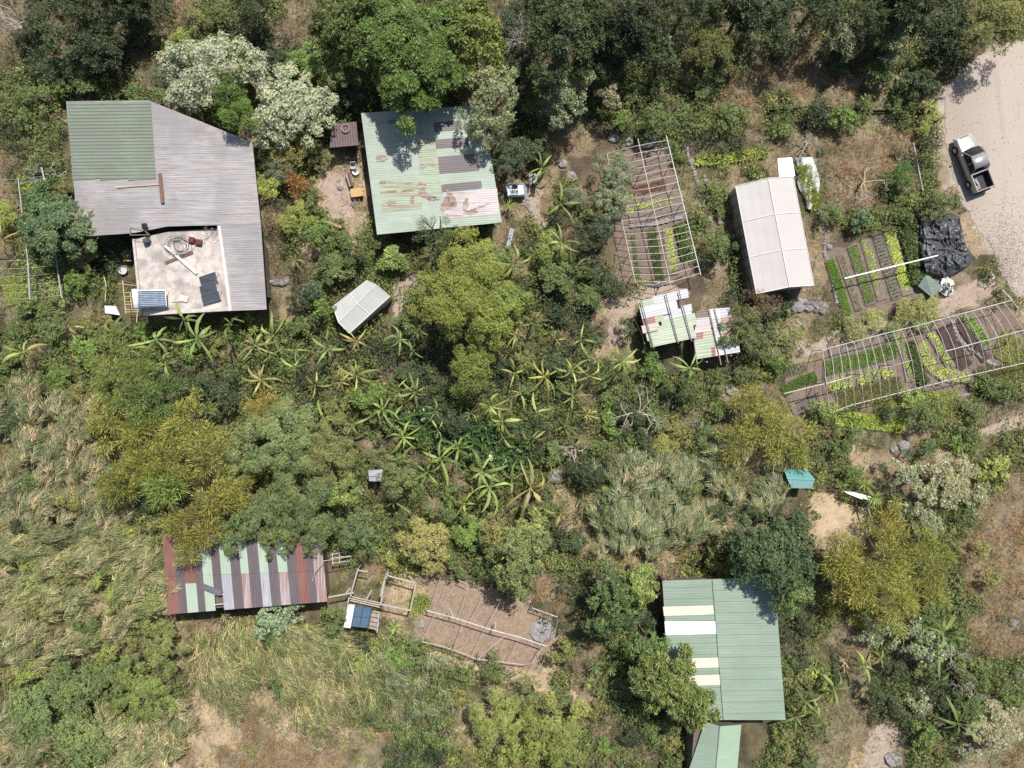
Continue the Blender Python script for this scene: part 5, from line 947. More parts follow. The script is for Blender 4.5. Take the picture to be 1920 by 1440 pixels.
for i in range(15): a = lerp2((1492, 755), (1532, 738), i / 14); b = (a[0] + 5, a[1] + 17); mb.tube([W(*a, .1), W(*b, .1)], .022, BLACK, 4)
for a, b in (((1490, 757), (1537, 735)), ((1500, 778), (1538, 760))): mb.tube([W(*a, .12), W(*b, .12)], .03, BLACK, 4)
tag(mb.build('drip_lines'), 'comb of black drip lines on the bare bed left of the long hoop frame', 'drip line'); soil_bed([(1485, 770), (1536, 748)], 1.0, label='bare bed with the comb of black drip lines')
crop('bean_row', 'bushy dark green row right of the reddish lettuce bed', [(1706, 640), (1716, 680), (1732, 720)], .8, 4, 'G', .17, 24, .4, narrow=.45, wob=.1)
for _k, (_p, _w, _l) in enumerate((([(1870, 640), (1905, 660), (1925, 690)], 2.6, 'low olive grass under the right end of the long hoop frame'), ([(1570, 752), (1630, 738), (1690, 722)], 1.6, 'olive weeds along the bottom rail of the long hoop frame'), ([(1640, 765), (1720, 775), (1800, 752)], 2.4, 'yellowish grass terrace below the long hoop frame'), ([(1835, 722), (1880, 712), (1935, 700)], 2.8, 'olive grass terrace right of the flat topped pale stone'))): crop('terrace_grass', _l, _p, _w, 9, 'OL' if _k % 2 else 'YG', .14, 22, .2, cat='grass')
crop('grass_bed', 'fine green grassy bed in the lower middle of the narrow hoop frame', [(1221, 430), (1238, 522)], .75, 4, 'G', .12, 30); crop('herb_bed', 'thin green line of herbs by the left rail of the narrow hoop frame', [(1186, 440), (1198, 525)], .35, 2, 'BG', .12, 14)
crop('herb_bed', 'bushy green herbs right of the yellow lettuces in the narrow hoop frame', [(1272, 420), (1288, 485)], .9, 4, 'BG', .17, 20, .4, narrow=.5); crop('red_seedlings', 'reddish seedling band across the narrow hoop frame', [(1165, 362), (1210, 352), (1248, 346)], .8, 4, 'RL', .1, 22); 
crop('yellow_row', 'yellow green leafy row above the white greenhouse', [(1306, 302), (1350, 300), (1395, 292), (1440, 285)], .9, 3, 'LT2', .2, 9, .2, narrow=.6); crop('lawn_patch', 'bright lawn patch under the side pipe frame', [(8, 548), (50, 536)], 2.6, 12, 'LT2', .11, 30); crop('lawn_patch', 'small bright patch at the top of the side pipe frame', [(36, 350), (84, 352)], .9, 5, 'LT', .12, 26)
crop('plastic_grass', 'yellow green grass growing on the crumpled plastic sheet', [(1503, 312), (1512, 345), (1528, 392)], .8, 4, 'YG', .32, 40, .9, narrow=.12); crop('yellow_grass_tuft', 'golden grass tuft by the right corner of the pergola', [(782, 1120), (790, 1142)], 1.2, 6, 'YG', .45, 26, .3, narrow=.09, wob=.2)

# ---------------------------------------------------------------- bananas, rosettes, bare trees
def banana_mesh(seed, n=8, R=1.9):
    rng = random.Random(seed); V = []; F = []; mi = []
    for i in range(n):
        a = 6.283 * i / n + rng.uniform(-.3, .3); L = R * rng.uniform(.5, 1.2); up = rng.choice((.1, .3, .6, 1.1)); w = rng.uniform(.09, .15); m = 9; b = len(V); roll = rng.uniform(-.9, .9); rng_d = rng.uniform(.3, 1.5); crv = rng.uniform(-.35, .35)
        for j in range(m + 1):
            t = j / m; r = .06 + L * t; z = up * math.sin(min(1, t * 1.15) * 2.2) - rng_d * t * t; ww = w * max(.05, math.sin(math.pi * min(1, .10 + t * .9)) ** .6) if t > .14 else .03
            fx, fy = math.cos(a + crv * t * t), math.sin(a + crv * t * t); sx, sy = -fy, fx; rip = rng.uniform(.72, 1.1)
            for s in (-1, 0, 1): V.append((fx * r + sx * ww * s * rip * math.cos(roll * s * .6), fy * r + sy * ww * s * rip * math.cos(roll * s * .6), z - (.35 * ww if s else 0) + roll * s * ww * .8))
        for j in range(m): F += [(b + j * 3, b + j * 3 + 1, b + j * 3 + 4, b + j * 3 + 3), (b + j * 3 + 1, b + j * 3 + 2, b + j * 3 + 5, b + j * 3 + 4)]
    return bulk('banana_leaves', np.array(V), np.array(F), [FOL], tone=np.repeat([rng.random() * .6 for _ in range(len(V) // 30)], 30))
def rosette_mesh(seed, n=34, R=.75):
    rng = np.random.default_rng(seed); a = rng.uniform(0, 6.283, n); ti = np.linspace(.25, 1.75, n) + rng.normal(0, .08, n); D = np.stack([np.cos(a) * np.sin(ti), np.sin(a) * np.sin(ti), np.cos(ti)], -1); Nn = np.stack([-np.cos(a) * np.cos(ti), -np.sin(a) * np.cos(ti), np.sin(ti)], -1)
    V = leaves(np.zeros((n, 3)), D, Nn, R * rng.uniform(.8, 1.1, n), np.full(n, .075), .12); return bulk('spiky_leaves', V.reshape(-1, 3), np.arange(n * 4).reshape(-1, 4), [FOL], tone=np.repeat(rng.random(n) * .7, 4))
BAN = [banana_mesh(s, n) for s, n in ((1, 8), (2, 7), (3, 9), (4, 6), (5, 8), (6, 5), (7, 7), (8, 10), (9, 6), (10, 7))]; ROS = [rosette_mesh(s) for s in range(3)]
STEM = bpy.data.meshes.new('stem'); _m = MB(); _m.tube([(0, 0, -.4), (.02, .03, .5), (0, 0, 1.0)], .11, plain('banana_stem', (.20, .22, .09), .7), 7, .06); STEM.from_pydata(_m.v, [], _m.f); STEM.materials.append(MATS['banana_stem']); STEM.update()
COLS['BN'] = (.20, .265, .075); COLS['BND'] = (.12, .18, .05); COLS['BNY'] = (.27, .28, .09); COLS['RO'] = (.22, .29, .08); COLS['ROD'] = (.12, .18, .07)
def star(kind, px, py, h, s, col, label=None):
    w = W(px, py, h); gz = ground_z(w.x, w.y); root = empty('banana_plant' if kind == 'b' else 'spiky_plant', (w.x, w.y, gz), label, 'banana plant' if kind == 'b' else 'spiky plant'); rnd = random.Random(px * 3 + py)
    o = link('leaves', (BAN if kind == 'b' else ROS)[rnd.randrange(3 if kind != 'b' else 10)], root); o.location = (0, 0, h - gz); o.scale = (s, s, s); o.rotation_euler = (rnd.uniform(-.45, .45), rnd.uniform(-.45, .45), rnd.uniform(0, 6.28)); c = COLS[col]; o.color = (*[v * rnd.uniform(.88, 1.12) for v in c], 1)
    t = link('stem', STEM, root); t.scale = (1 if kind == 'b' else .6, 1 if kind == 'b' else .6, h - gz); PLANTS.append(dict(o=root, px=px, py=py, r=s * 20, kind='banana' if kind == 'b' else 'rosette', col=col, label=label, cat='x', name='x', h=h, base=root.location))
for a in [(45, 660, 2.6, 1.0, 'BN'), (292, 637, 3.0, 1.1, 'BN'), (370, 635, 3.2, 1.15, 'BN'), (345, 598, 3.4, .9, 'BND'), (310, 682, 2.8, .9, 'BND'), (478, 648, 2.6, .8, 'BNY'), (490, 712, 2.8, .85, 'BNY'), (616, 655, 2.8, .9, 'BN'), (750, 637, 2.4, .75, 'BN'), (640, 716, 2.5, .7, 'BNY'), (668, 640, 2.4, .7, 'BNY'), (553, 487, 1.6, .6, 'BND'), (1016, 315, 1.8, .75, 'BN'), (1051, 383, 2.6, .95, 'BN'), (962, 497, 2.4, .95, 'BN'), (1080, 500, 2.4, .9, 'BND'), (1052, 455, 2.4, .8, 'BN'), (998, 606, 2.6, .9, 'BND'), (1043, 637, 2.2, .7, 'BN'), (1168, 678, 2.8, .95, 'BN'), (1293, 690, 2.6, .8, 'BN'), (607, 784, 3.0, .95, 'BND'), (660, 796, 2.8, 1.0, 'BN'), (746, 733, 2.6, .85, 'BN'), (815, 771, 2.2, .6, 'BN'), (820, 806, 2.2, .65, 'BN'), (825, 860, 3.0, 1.15, 'BN'), (800, 886, 2.4, .85, 'BND'), (903, 884, 2.8, 1.05, 'BN'), (917, 914, 3.0, 1.1, 'BN'), (920, 762, 2.6, .8, 'BN'), (942, 789, 3.0, 1.0, 'BN'), (976, 738, 2.4, .6, 'BN'), (1075, 741, 2.6, .85, 'BN'), (995, 915, 3.0, 1.2, 'BNY'), (1052, 962, 2.2, .9, 'BNY'), (870, 735, 2.2, .6, 'BND'), (1620, 1250, 2.2, .8, 'BN'), (1563, 1290, 3.0, 1.15, 'BN'), (1510, 1315, 2.8, 1.0, 'BND'), (1535, 1345, 2.6, .9, 'BND'), (1762, 1275, 3.0, 1.1, 'BND'), (1769, 1186, 3.0, 1.1, 'BND'), (1797, 1357, 2.8, 1.2, 'BND'), (1493, 1345, 2.4, .8, 'BND'), (1482, 598, 1.6, .8, 'BND'), (4, 450, 2.0, .8, 'BNY'), (135, 612, 1.8, .6, 'BNY'), (860, 690, 2.4, .6, 'BND'), (1650, 1235, 1.6, .45, 'BNY'), (1300, 1120, 1, .01, 'BN')][:-1]: star('b', *a)
for a in [(185, 997, 1.2, .85, 'RO'), (185, 1022, 1.0, .8, 'RO'), (255, 935, 1.4, .85, 'RO'), (262, 985, 1.4, .95, 'RO'), (287, 985, 1.5, .9, 'RO'), (311, 978, 1.6, 1.0, 'RO'), (50, 1030, 1.0, .9, 'ROD'), (468, 597, 1.2, 1.0, 'RO'), (476, 618, 1.2, .9, 'RO'), (203, 152, 1.3, .9, 'RO'), (1320, 119, 1.6, 1.1, 'RO'), (1303, 150, 1.0, .8, 'ROD'), (989, 202, 1.8, 1.1, 'RO'), (1128, 212, 1.5, .95, 'RO'), (830, 190, 1.2, .9, 'RO'), (1622, 189, 1.2, 1.0, 'ROD'), (1742, 197, 1.4, 1.1, 'RO'), (1764, 222, 1.1, .8, 'RO'), (1477, 906, 1.5, .95, 'RO'), (1537, 899, 1.3, .8, 'RO'), (1622, 908, 1.7, 1.05, 'RO'), (1578, 911, 1.3, .8, 'RO'), (1640, 934, 1.9, 1.25, 'RO'), (1678, 940, 1.7, 1.25, 'RO'), (1742, 842, 1.3, 1.25, 'GG'), (1650, 872, 1.0, .9, 'ROD'), (740, 1176, 1.2, 1.15, 'YG'), (1113, 1250, 1.6, 1.1, 'ROD'), (1146, 1248, 1.4, 1.2, 'ROD'), (1104, 1278, 1.3, 1.0, 'RO'), (1700, 850, .9, .9, 'GG'), (715, 1010, 1, .8, 'ROD'), (1590, 700, .4, .01, 'RO'), (955, 385, .9, .95, 'RO'), (1663, 1005, .8, .01, 'RO')]:
    if a[3] > .05: star('r', *a)
_r = random.Random(5); _pl = [(p['px'], p['py']) for p in PLANTS]
for _ in range(900):
    if len(_pl) > 122: break
    _x, _y = _r.uniform(540, 1110), _r.uniform(600, 960)
    if _r.random() < .25: _x, _y = _r.uniform(200, 560), _r.uniform(600, 740)
    if min((_x - a) ** 2 + (_y - b) ** 2 for a, b in _pl) < 31 ** 2 or (790 < _x < 960 and _y < 730) or (600 < _x < 740 and _y < 650) or (430 < _x < 720 and _y > 800): continue
    _pl.append((_x, _y)); star('b', int(_x), int(_y), _r.uniform(1.6, 2.6), _r.uniform(.5, .95), _r.choice(['BN', 'BN', 'BND', 'BND', 'BNY']))
def bare_tree(px, py, h, R, label, seed, mat=PALEBARK, lean=(0, 0), n0=5, name='bare_tree', depth=3):
    rng = random.Random(seed); w = W(px, py, h); root = empty(name, (w.x, w.y, 0), label, 'bare tree'); mb = MB(); base = Vector((w.x, w.y, -.1)); fork = Vector((w.x + lean[0], w.y + lean[1], h * .45)); mb.tube([base, base.lerp(fork, .5) + Vector((.05, .08, 0)), fork], .11, mat, 7, .08); mb.build('trunk', root); mb = MB()
    def grow(p, d, L, r, dep):
        pts = [p]; q = p
        for k in range(4): d = (d + Vector((rng.gauss(0, .28), rng.gauss(0, .28), rng.gauss(0.02, .15)))).normalized(); q = q + d * L / 4; pts.append(q)
        mb.tube(pts, r, mat, 5 if r > .03 else 3, r * .55)
        if dep > 0:
            for k in range(rng.choice((2, 3, 3))):
                e = (d + Vector((rng.gauss(0, .65), rng.gauss(0, .65), rng.gauss(.05, .3)))).normalized(); grow(pts[rng.choice((2, 3, 4))], e, L * rng.uniform(.5, .8), r * .55, dep - 1)
    for k in range(n0): a = 6.283 * k / n0 + rng.uniform(-.4, .4); grow(fork, Vector((math.cos(a), math.sin(a), rng.uniform(.3, .8))).normalized(), R * rng.uniform(.4, .6), .06, depth)
    mb.build('branches', root); return root
bare_tree(1205, 775, 3.4, 3.0, 'tall grey leafless tree with twisting limbs in the central thicket', 5, n0=6); bare_tree(1080, 845, 2.4, 2.0, 'smaller bleached leafless tree left of the tall leafless one', 8, n0=4); bare_tree(1632, 335, 2.0, 3.0, 'spreading tan leafless tree on the dry slope by the round dark bush', 12, mat=plain('tan_branches', (.42, .34, .27), .9), n0=5); bare_tree(1150, 1098, 4.2, 1.7, 'leafless grey branch crown over the dark bush left of the green barn', 21, n0=4); bare_tree(1258, 1105, 4.6, 1.8, 'reddish dead tree overhanging the upper left corner of the green barn', 23, mat=plain('reddish_dead_wood', (.30, .20, .17), .9), n0=5)
bare_tree(1838, 1300, 2.2, 2.3, 'tangle of curved bare branches in the lower right shade', 31, mat=WOODGREY, n0=6); bare_tree(1800, 1235, 2.2, 1.8, 'curly bare twigs between the silvery shrub and the dry slope', 33, mat=WOODGREY, n0=5); bare_tree(72, 318, 2.6, 2.0, 'sprawling bare branches beside the side pipe frame', 35, n0=5); bare_tree(1262, 50, 3.0, 1.7, 'pale leafless treetop in the dark slope at the top', 37, n0=4); bare_tree(1520, 262, 1.4, 1.5, 'small twiggy bare shrub above the crumpled plastic sheet', 39, n0=6, name='bare_shrub'); bare_tree(975, 55, 4.0, 2.6, 'brown leafless tree crown beside the big bright green tree', 41, mat=WOODGREY, n0=7)
bare_tree(18, 30, 3.0, 2.8, 'grey twiggy tree in the upper left corner', 43, n0=8); bare_tree(1590, 1248, 1.2, 1.0, 'small withered stalks above the banana plants right of the barn', 45, mat=BAMBOOM, n0=5, name='bare_shrub')

# ---------------------------------------------------------------- trees and shrubs placed one by one
for a in [  # kind, px, py, radius px, height m, colour, label
 ('broad', 765, 95, 118, 8.5, (.062, .100, .022), 'biggest bright green tree, spreading at the top centre'), ('broad', 885, 70, 70, 7.5, (.085, .12, .030), 'yellowish green tree joined to the right of the biggest tree'), ('broad', 650, 60, 62, 6.5, 'G', 'mid green tree joined to the left of the biggest tree'), ('rough', 630, 135, 42, 4, 'G', 'loose green tree below left of the biggest tree'), ('broad', 790, 170, 50, 6.5, (.066, .105, .022), 'lowest bright lobe of trees, leaning over the pale green roof'),
 ('broad', 1065, 62, 95, 8.0, 'DG', 'very dark broad tree right of the brown leafless crown'), ('broad', 1175, 55, 60, 7, 'DK', 'dark shaded tree right of the very dark broad tree'), ('fine', 1330, 85, 50, 4, 'OL', 'olive brown soft shrub near the topmost spiky plant'), ('rough', 1875, 38, 70, 5.2, 'OL', 'olive green tree shading the gravel road in the upper right corner'),
 ('flower', 390, 128, 82, 5.3, 'SF', 'wide white flowering shrub above the corrugated house'), ('flower', 548, 195, 80, 4.5, 'SF', 'wide white flowering shrub between the two big roofs'), ('flower', 330, 115, 42, 3.8, 'SF', 'leftmost small lobe of white blossom above the house'), ('flower', 462, 125, 42, 4.0, 'SF', 'white flowering shrub at the upper right of the wide one above the house'), ('flower', 600, 190, 38, 4.0, 'SF', 'white flowering shrub nearest the rusty shelter'), ('flower', 505, 235, 44, 4.0, 'SF', 'lowest white flowering shrub, right of the slanted roof edge'), ('flower', 350, 175, 45, 3.8, 'SF', 'small white flowering shrub over the house roof edge'), ('fine', 432, 180, 38, 5.0, 'BG', 'bright green creeper mound between the white flowering shrubs'), ('fine', 452, 222, 34, 6.0, 'BG', 'bright green bush hanging over the slanted roof edge'),
 ('silver', 925, 175, 62, 7.0, (.17, .195, .125), 'tall silvery olive tree over the upper right corner of the pale green roof'), ('silver', 905, 235, 48, 6.0, (.17, .195, .125), 'lower silvery crown overhanging the mauve roof stripes'), ('lace', 952, 292, 38, 5.0, 'GB', 'dark bluish tree crown just right of the mauve roof stripes'), ('silver', 1062, 192, 48, 5, 'SG', 'rounded silver green tree left of the hoop frame boulders'), ('silver', 1092, 135, 38, 5, (.23, .23, .16), 'pale tan silver tree above the rounded silver green one'), ('silver', 1142, 182, 28, 3.5, (.22, .22, .15), 'small pale silver tree beside the rounded silver green one'), ('rough', 995, 175, 32, 4, 'DG', 'dark shrub between the silvery trees'),
 ('pine', 815, 440, 44, 7.0, (.085, .135, .07), 'tufted blue green pine at the lower edge of the pale green roof'), ('fine', 880, 500, 74, 6.5, (.155, .195, .045), 'yellow green feathery tree below the pale green roof'), ('fine', 855, 570, 78, 7.0, (.155, .195, .045), 'largest yellow green feathery tree in the middle'), ('fine', 920, 600, 55, 6.0, (.14, .18, .045), 'yellow green feathery tree right of the largest feathery one'), ('fine', 885, 690, 50, 5.5, (.14, .18, .045), 'lowest yellow green feathery tree above the dark glossy leaves'), ('fine', 800, 540, 40, 4.5, (.14, .18, .045), 'small feathery tree right of the small greenhouse'),
 ('glossy', 1348, 462, 31, 2.6, (.08, .12, .045), 'round citrus like tree between hoop frame and greenhouse'), ('lace', 520, 312, 34, 2.6, 'GG', 'round grey green bush right of the corrugated house'), ('bamboo', 555, 345, 18, 2.0, 'OR', 'orange tipped palm like bush right of the round grey bush'), ('fine', 545, 275, 42, 2.4, 'OL', 'olive bush left of the rusty shelter'),
 ('broad', 105, 425, 74, 4.5, (.075, .12, .06), 'large loose green tree over the lower left roof corner'), ('silver', 158, 410, 26, 4.0, 'SG', 'silvery branch tuft over the left roof edge'), ('broad', 85, 380, 42, 4, (.07, .115, .05), 'green tree between the wires of the side pipe frame'),
 ('glossy', 585, 545, 24, 2.5, 'GB', 'dark bluish bush left of the small greenhouse'), ('glossy', 605, 580, 20, 2.8, 'BG', 'bright green bush at the left corner of the small greenhouse'), ('glossy', 562, 570, 24, 2.4, 'DG', 'dark bush left of the bright bush by the small greenhouse'), ('broad', 735, 485, 26, 2.0, 'LG', 'pale leafy bush below the pale green roof'), ('rough', 600, 440, 35, 2.6, 'BG', 'green bush under the ochre board'), ('rough', 670, 465, 38, 2.8, 'G', 'wide green bush below the yellow table'),
 ('lace', 1150, 370, 44, 3.6, (.12, .155, .10), 'airy grey green tree over the left rail of the narrow hoop frame'), ('lace', 1160, 320, 42, 3.6, (.12, .155, .10), 'airy grey green tree at the top left of the narrow hoop frame'), ('lace', 1130, 425, 26, 3.0, 'GB', 'darker airy bush left of the narrow hoop frame'), ('fine', 1030, 465, 34, 2.4, (.13, .19, .05), 'fresh green feathery bush below the stepped path'),
 ('lace', 1400, 600, 36, 3.6, (.10, .12, .05), 'olive tree covering the right end of the patchwork lean-to'), ('lace', 1425, 640, 38, 3.4, (.10, .12, .055), 'olive tree right of the patchwork lean-to'), ('dry', 1430, 565, 34, 2.6, 'BR', 'brown twiggy shrub under the lower end of the large greenhouse'), ('rough', 1370, 630, 28, 3.0, 'G', 'green tree top covering the lean-to corner'),
 ('fine', 1695, 330, 25, 2.0, (.06, .115, .03), 'round dark green bush beside the spreading leafless tree'), ('glossy', 1618, 408, 22, 1.8, (.08, .14, .08), 'round blue green bush above the striped beds'), ('rough', 1560, 400, 22, 1.5, 'G', 'green bush left of the round blue green bush'), ('rough', 1770, 385, 30, 2.2, 'G', 'olive bush between the pickup truck and the black tarp'),
 ('lace', 515, 830, 92, 6.0, (.10, .135, .06), 'broad fine leaved tree above the striped roof, upper left part'), ('lace', 610, 850, 70, 6.0, (.12, .14, .055), 'broad fine leaved tree in the centre left thicket'), ('lace', 560, 940, 82, 6.0, (.09, .13, .055), 'broad fine leaved tree overhanging the striped roof'), ('lace', 470, 970, 62, 5.5, (.09, .13, .055), 'fine leaved tree over the middle of the striped roof'), ('lace', 432, 1012, 32, 5.0, (.09, .13, .05), 'fine leaved tree lobe hanging over the second green stripe'), ('lace', 520, 1005, 44, 5.2, (.10, .135, .05), 'fine leaved tree hanging over the top of the middle stripes'), ('lace', 590, 1000, 40, 5.0, (.09, .125, .055), 'fine leaved tree over the top right of the striped roof'), ('lace', 640, 920, 42, 5.0, (.14, .19, .055), 'yellowish round tree left of the clearing'), ('lace', 745, 900, 46, 5.0, (.11, .15, .06), 'round tree right of the small grey hut'), ('lace', 665, 1000, 46, 4.5, (.09, .13, .06), 'fine leaved tree above the ladder rack'),
 ('rough', 800, 1020, 55, 3.5, (.17, .17, .06), 'orange tinted bushy tree above the pergola'), ('glossy', 975, 1050, 62, 6.0, (.105, .135, .055), 'dense pale green rounded tree shading the dry bed'), ('rough', 930, 1000, 40, 4.5, 'OL', 'olive tree above the dense pale green rounded tree'), ('rough', 1000, 990, 35, 4.0, (.15, .17, .06), 'yellowish tree top right of the olive one above the dry bed'),
 ('glossy', 1150, 1130, 68, 6.0, (.05, .085, .03), 'big dark green tree left of the green barn'), ('glossy', 1195, 1090, 42, 6.2, (.12, .17, .045), 'bright yellowish top on the big dark tree by the barn'), ('broad', 1250, 1275, 68, 6.5, (.085, .118, .035), 'large tree overlapping the left edge of the green barn'), ('rough', 1215, 1215, 42, 5.0, (.07, .115, .045), 'darker tree top above the barn edge tree'), ('broad', 1295, 1320, 48, 6.5, (.095, .13, .038), 'bright tree lobe over the skylight side of the barn'), ('rough', 1052, 1225, 28, 2.6, 'OL', 'olive shrub at the right corner of the dry bed'),
 ('glossy', 1455, 1050, 78, 7.0, (.045, .075, .035), 'darkest large tree, casting shade on the green barn roof'), ('glossy', 1410, 1020, 52, 6.0, (.05, .08, .04), 'dark tree left of the darkest one above the barn'), ('glossy', 1480, 1110, 45, 6.0, (.08, .12, .045), 'mid green tree at the right roof corner of the barn'), ('glossy', 1490, 990, 42, 6.0, (.05, .08, .04), 'dark tree left of the straw clearing'),
 ('bamboo', 1650, 1060, 82, 5.5, 'YO', 'largest golden bamboo clump right of the barn'), ('bamboo', 1730, 1045, 58, 5.0, 'YO', 'golden bamboo clump at the right of the largest one'), ('bamboo', 1670, 1130, 58, 4.5, 'YO', 'golden bamboo clump below the largest one'), ('bamboo', 1575, 1050, 42, 4.5, (.20, .20, .05), 'yellow bamboo clump touching the dark tree'), ('bamboo', 1665, 980, 28, 3.5, (.21, .20, .05), 'small yellow bamboo clump right of the straw clearing'), ('bamboo', 1600, 1100, 40, 4.5, (.20, .21, .05), 'bamboo clump with a bright yellow tip below the dark tree'),
 ('silver', 1745, 1215, 42, 3.0, 'SG', 'silver green bushy shrub between the two bananas in the lower right'), ('silver', 1720, 1190, 28, 2.6, 'SG', 'small silvery shrub at the edge of the golden bamboo'), ('silver', 1860, 1370, 60, 2.6, (.19, .20, .14), 'wide silvery shrub at the lower right edge'), ('silver', 1725, 1320, 26, 2.0, 'SG', 'silvery shrub in the shade of the brown path'), ('silver', 1775, 905, 58, 2.4, (.17, .18, .12), 'wide greyish silver shrub on the right slope'), ('silver', 1830, 930, 34, 2.0, (.17, .18, .12), 'grey silver shrub lower on the right slope'),
 ('silver', 505, 1165, 36, 3.0, (.13, .19, .13), 'blue grey bush below the striped roof'), ('silver', 545, 1150, 24, 2.6, (.13, .19, .13), 'small blue grey bush touching the striped roof'),
 ('lace', 935, 1360, 68, 5.0, (.14, .18, .045), 'yellow green tree left in the bottom pair'), ('lace', 1040, 1370, 66, 5.0, (.13, .155, .045), 'yellow green tree right in the bottom pair'), ('lace', 1000, 1320, 46, 4.4, (.11, .14, .05), 'olive tree top above the bottom pair of trees'), ('lace', 1060, 1420, 44, 4.4, (.14, .17, .045), 'yellow green tree cut by the bottom edge'),
 ('lace', 262, 1310, 55, 3.4, (.12, .165, .045), 'flat topped bright green tree in the reed slope'), ('lace', 300, 1215, 48, 3.4, (.12, .155, .05), 'flat topped green tree below the striped roof corner'), ('lace', 215, 1270, 45, 3.0, (.10, .14, .05), 'flat green tree left of the flat topped bright one'), ('rough', 140, 1290, 62, 3.0, (.08, .12, .045), 'dark green mounded bush in the lower left'), ('rough', 60, 1330, 60, 3.0, (.09, .13, .05), 'green mounded bush in the lower left corner'), ('rough', 150, 1380, 60, 3.0, (.09, .13, .05), 'green mounded bush near the bottom left edge'), ('rough', 290, 1130, 34, 2.5, (.15, .17, .07), 'soft olive bush left of the striped shed'),
 ('bamboo', 225, 700, 78, 5.0, (.13, .17, .045), 'big green bamboo clump below the left bananas'), ('bamboo', 275, 745, 62, 5.0, (.10, .16, .05), 'green bamboo clump above the golden ones on the left'), ('bamboo', 205, 790, 46, 4.2, 'YO', 'golden bamboo plume at the edge of the reeds'), ('bamboo', 350, 800, 56, 4.5, 'YO', 'golden bamboo clump left of the broad fine leaved trees'), ('bamboo', 270, 815, 45, 4.5, (.16, .175, .045), 'golden bamboo clump in the left group, upper middle'), ('bamboo', 270, 870, 48, 4.5, 'YO', 'golden bamboo clump in the left group, lower left'), ('bamboo', 330, 860, 50, 4.5, (.16, .175, .045), 'golden bamboo clump in the left group, lower middle'), ('bamboo', 220, 905, 38, 4.0, 'YO', 'golden bamboo plume nearest the dark reed gap'), ('bamboo', 310, 910, 44, 4.5, (.12, .18, .045), 'bright green bamboo clump amid the golden ones'), ('bamboo', 400, 935, 30, 5.5, (.19, .19, .045), 'round golden bamboo ball above the striped roof'), ('bamboo', 450, 925, 35, 5.0, (.18, .185, .045), 'golden bamboo plume right of the golden ball'), ('bamboo', 345, 985, 40, 5.0, 'YO', 'golden bamboo clump over the rusty roof corner'), ('bamboo', 395, 1000, 34, 5.0, (.19, .19, .045), 'golden bamboo plume hanging on the striped roof'), ('bamboo', 358, 1028, 24, 4.6, 'YO', 'lowest golden bamboo plume on the striped roof'), ('bamboo', 400, 860, 45, 4.6, (.16, .18, .05), 'olive bamboo clump left of the broad thicket trees'), ('bamboo', 495, 775, 34, 4.0, (.21, .19, .05), 'yellow bamboo plume below the leftmost dark gap'),
 ('bamboo', 1440, 800, 50, 3.6, (.165, .18, .045), 'golden shrubby bamboo left of the lime green rows'), ('bamboo', 1490, 830, 44, 3.4, (.17, .18, .045), 'golden shrubby bamboo above the teal shed'), ('bamboo', 1380, 830, 40, 3.4, (.15, .16, .05), 'olive bamboo in the centre right thicket'), ('bamboo', 1400, 750, 36, 3.0, (.165, .18, .045), 'golden bush left of the long hoop frame'),
 ('rough', 1175, 615, 18, 1.8, 'DG', 'small dark bush at the left wall of the patchwork shed'), ('rough', 1480, 640, 40, 1.8, (.13, .14, .06), 'dry green bush below the rubble wall'), ('fine', 1610, 615, 26, 1.0, (.16, .17, .08), 'pale grassy tuft on the path, leftmost of the row'), ('fine', 1645, 598, 20, 1.0, (.17, .19, .08), 'pale grassy tuft on the path, right of the leftmost'), ('fine', 1705, 583, 26, 1.2, (.15, .17, .06), 'grassy bush on the path below the brightest lettuce bed'), ('fine', 1740, 575, 26, 1.3, (.17, .20, .06), 'grassy bush on the path left of the tin lean-to'), ('fine', 1675, 614, 18, .9, (.13, .16, .07), 'grass tuft just above the top rail of the long hoop frame'), ('fine', 1730, 606, 16, .9, (.13, .16, .07), 'small grass tuft touching the top rail of the long hoop frame'),
 ('rough', 1820, 460, 0, 0, 'G', '')][:-1]:
    plant(*a)
# dark trees along the upper edge whose shade darkens the slope
for px, py, r, h, c, l in ((140, -8, 60, 5.5, 'DG', 'dark tree at the upper edge above the shaded slope on the left'), (235, 0, 50, 5, 'DK', 'very dark tree at the upper edge right of the left one'), (1290, 0, 60, 6, 'DG', 'dark tree at the upper edge right of the pale leafless treetop'), (1400, 5, 60, 5.5, 'DK', 'very dark tree at the upper edge above the brown slope'), (1540, 0, 60, 5.5, 'DG', 'dark tree at the upper edge above the dry path'), (1700, 0, 60, 6, 'DK', 'very dark tree at the upper edge near the road'), (1640, 35, 50, 5, 'DG', 'shaded dark tree at the upper edge left of the road tree'), (470, 0, 48, 5, 'DG', 'dark tree at the upper edge above the flowering shrubs'), (1470, 70, 45, 4, 'DG', 'dark tree on the brown slope above the dry path'), (1770, 90, 42, 4, 'DK', 'very dark bushy tree at the road corner'), (1730, 150, 35, 3, 'DG', 'dark bush at the upper left road edge'), (180, 90, 50, 4, 'DK', 'very dark bush in the shade above the house'), (110, 70, 40, 4, 'DG', 'dark bush left of the very dark one above the house'), (1130, 100, 50, 5, 'DK', 'very dark tree between broad dark tree and silver trees'), (1240, 110, 40, 4, 'DG', 'dark tree right of the silver trees'), (1585, 75, 40, 3.5, (.11,.13,.085), 'greyish green tree on the brown slope'), (1680, 60, 44, 4, (.11,.13,.085), 'large greyish green tree left of the road tree')):
    plant('broad' if c != 'DG' else 'rough', px, py, r, h, c, l)
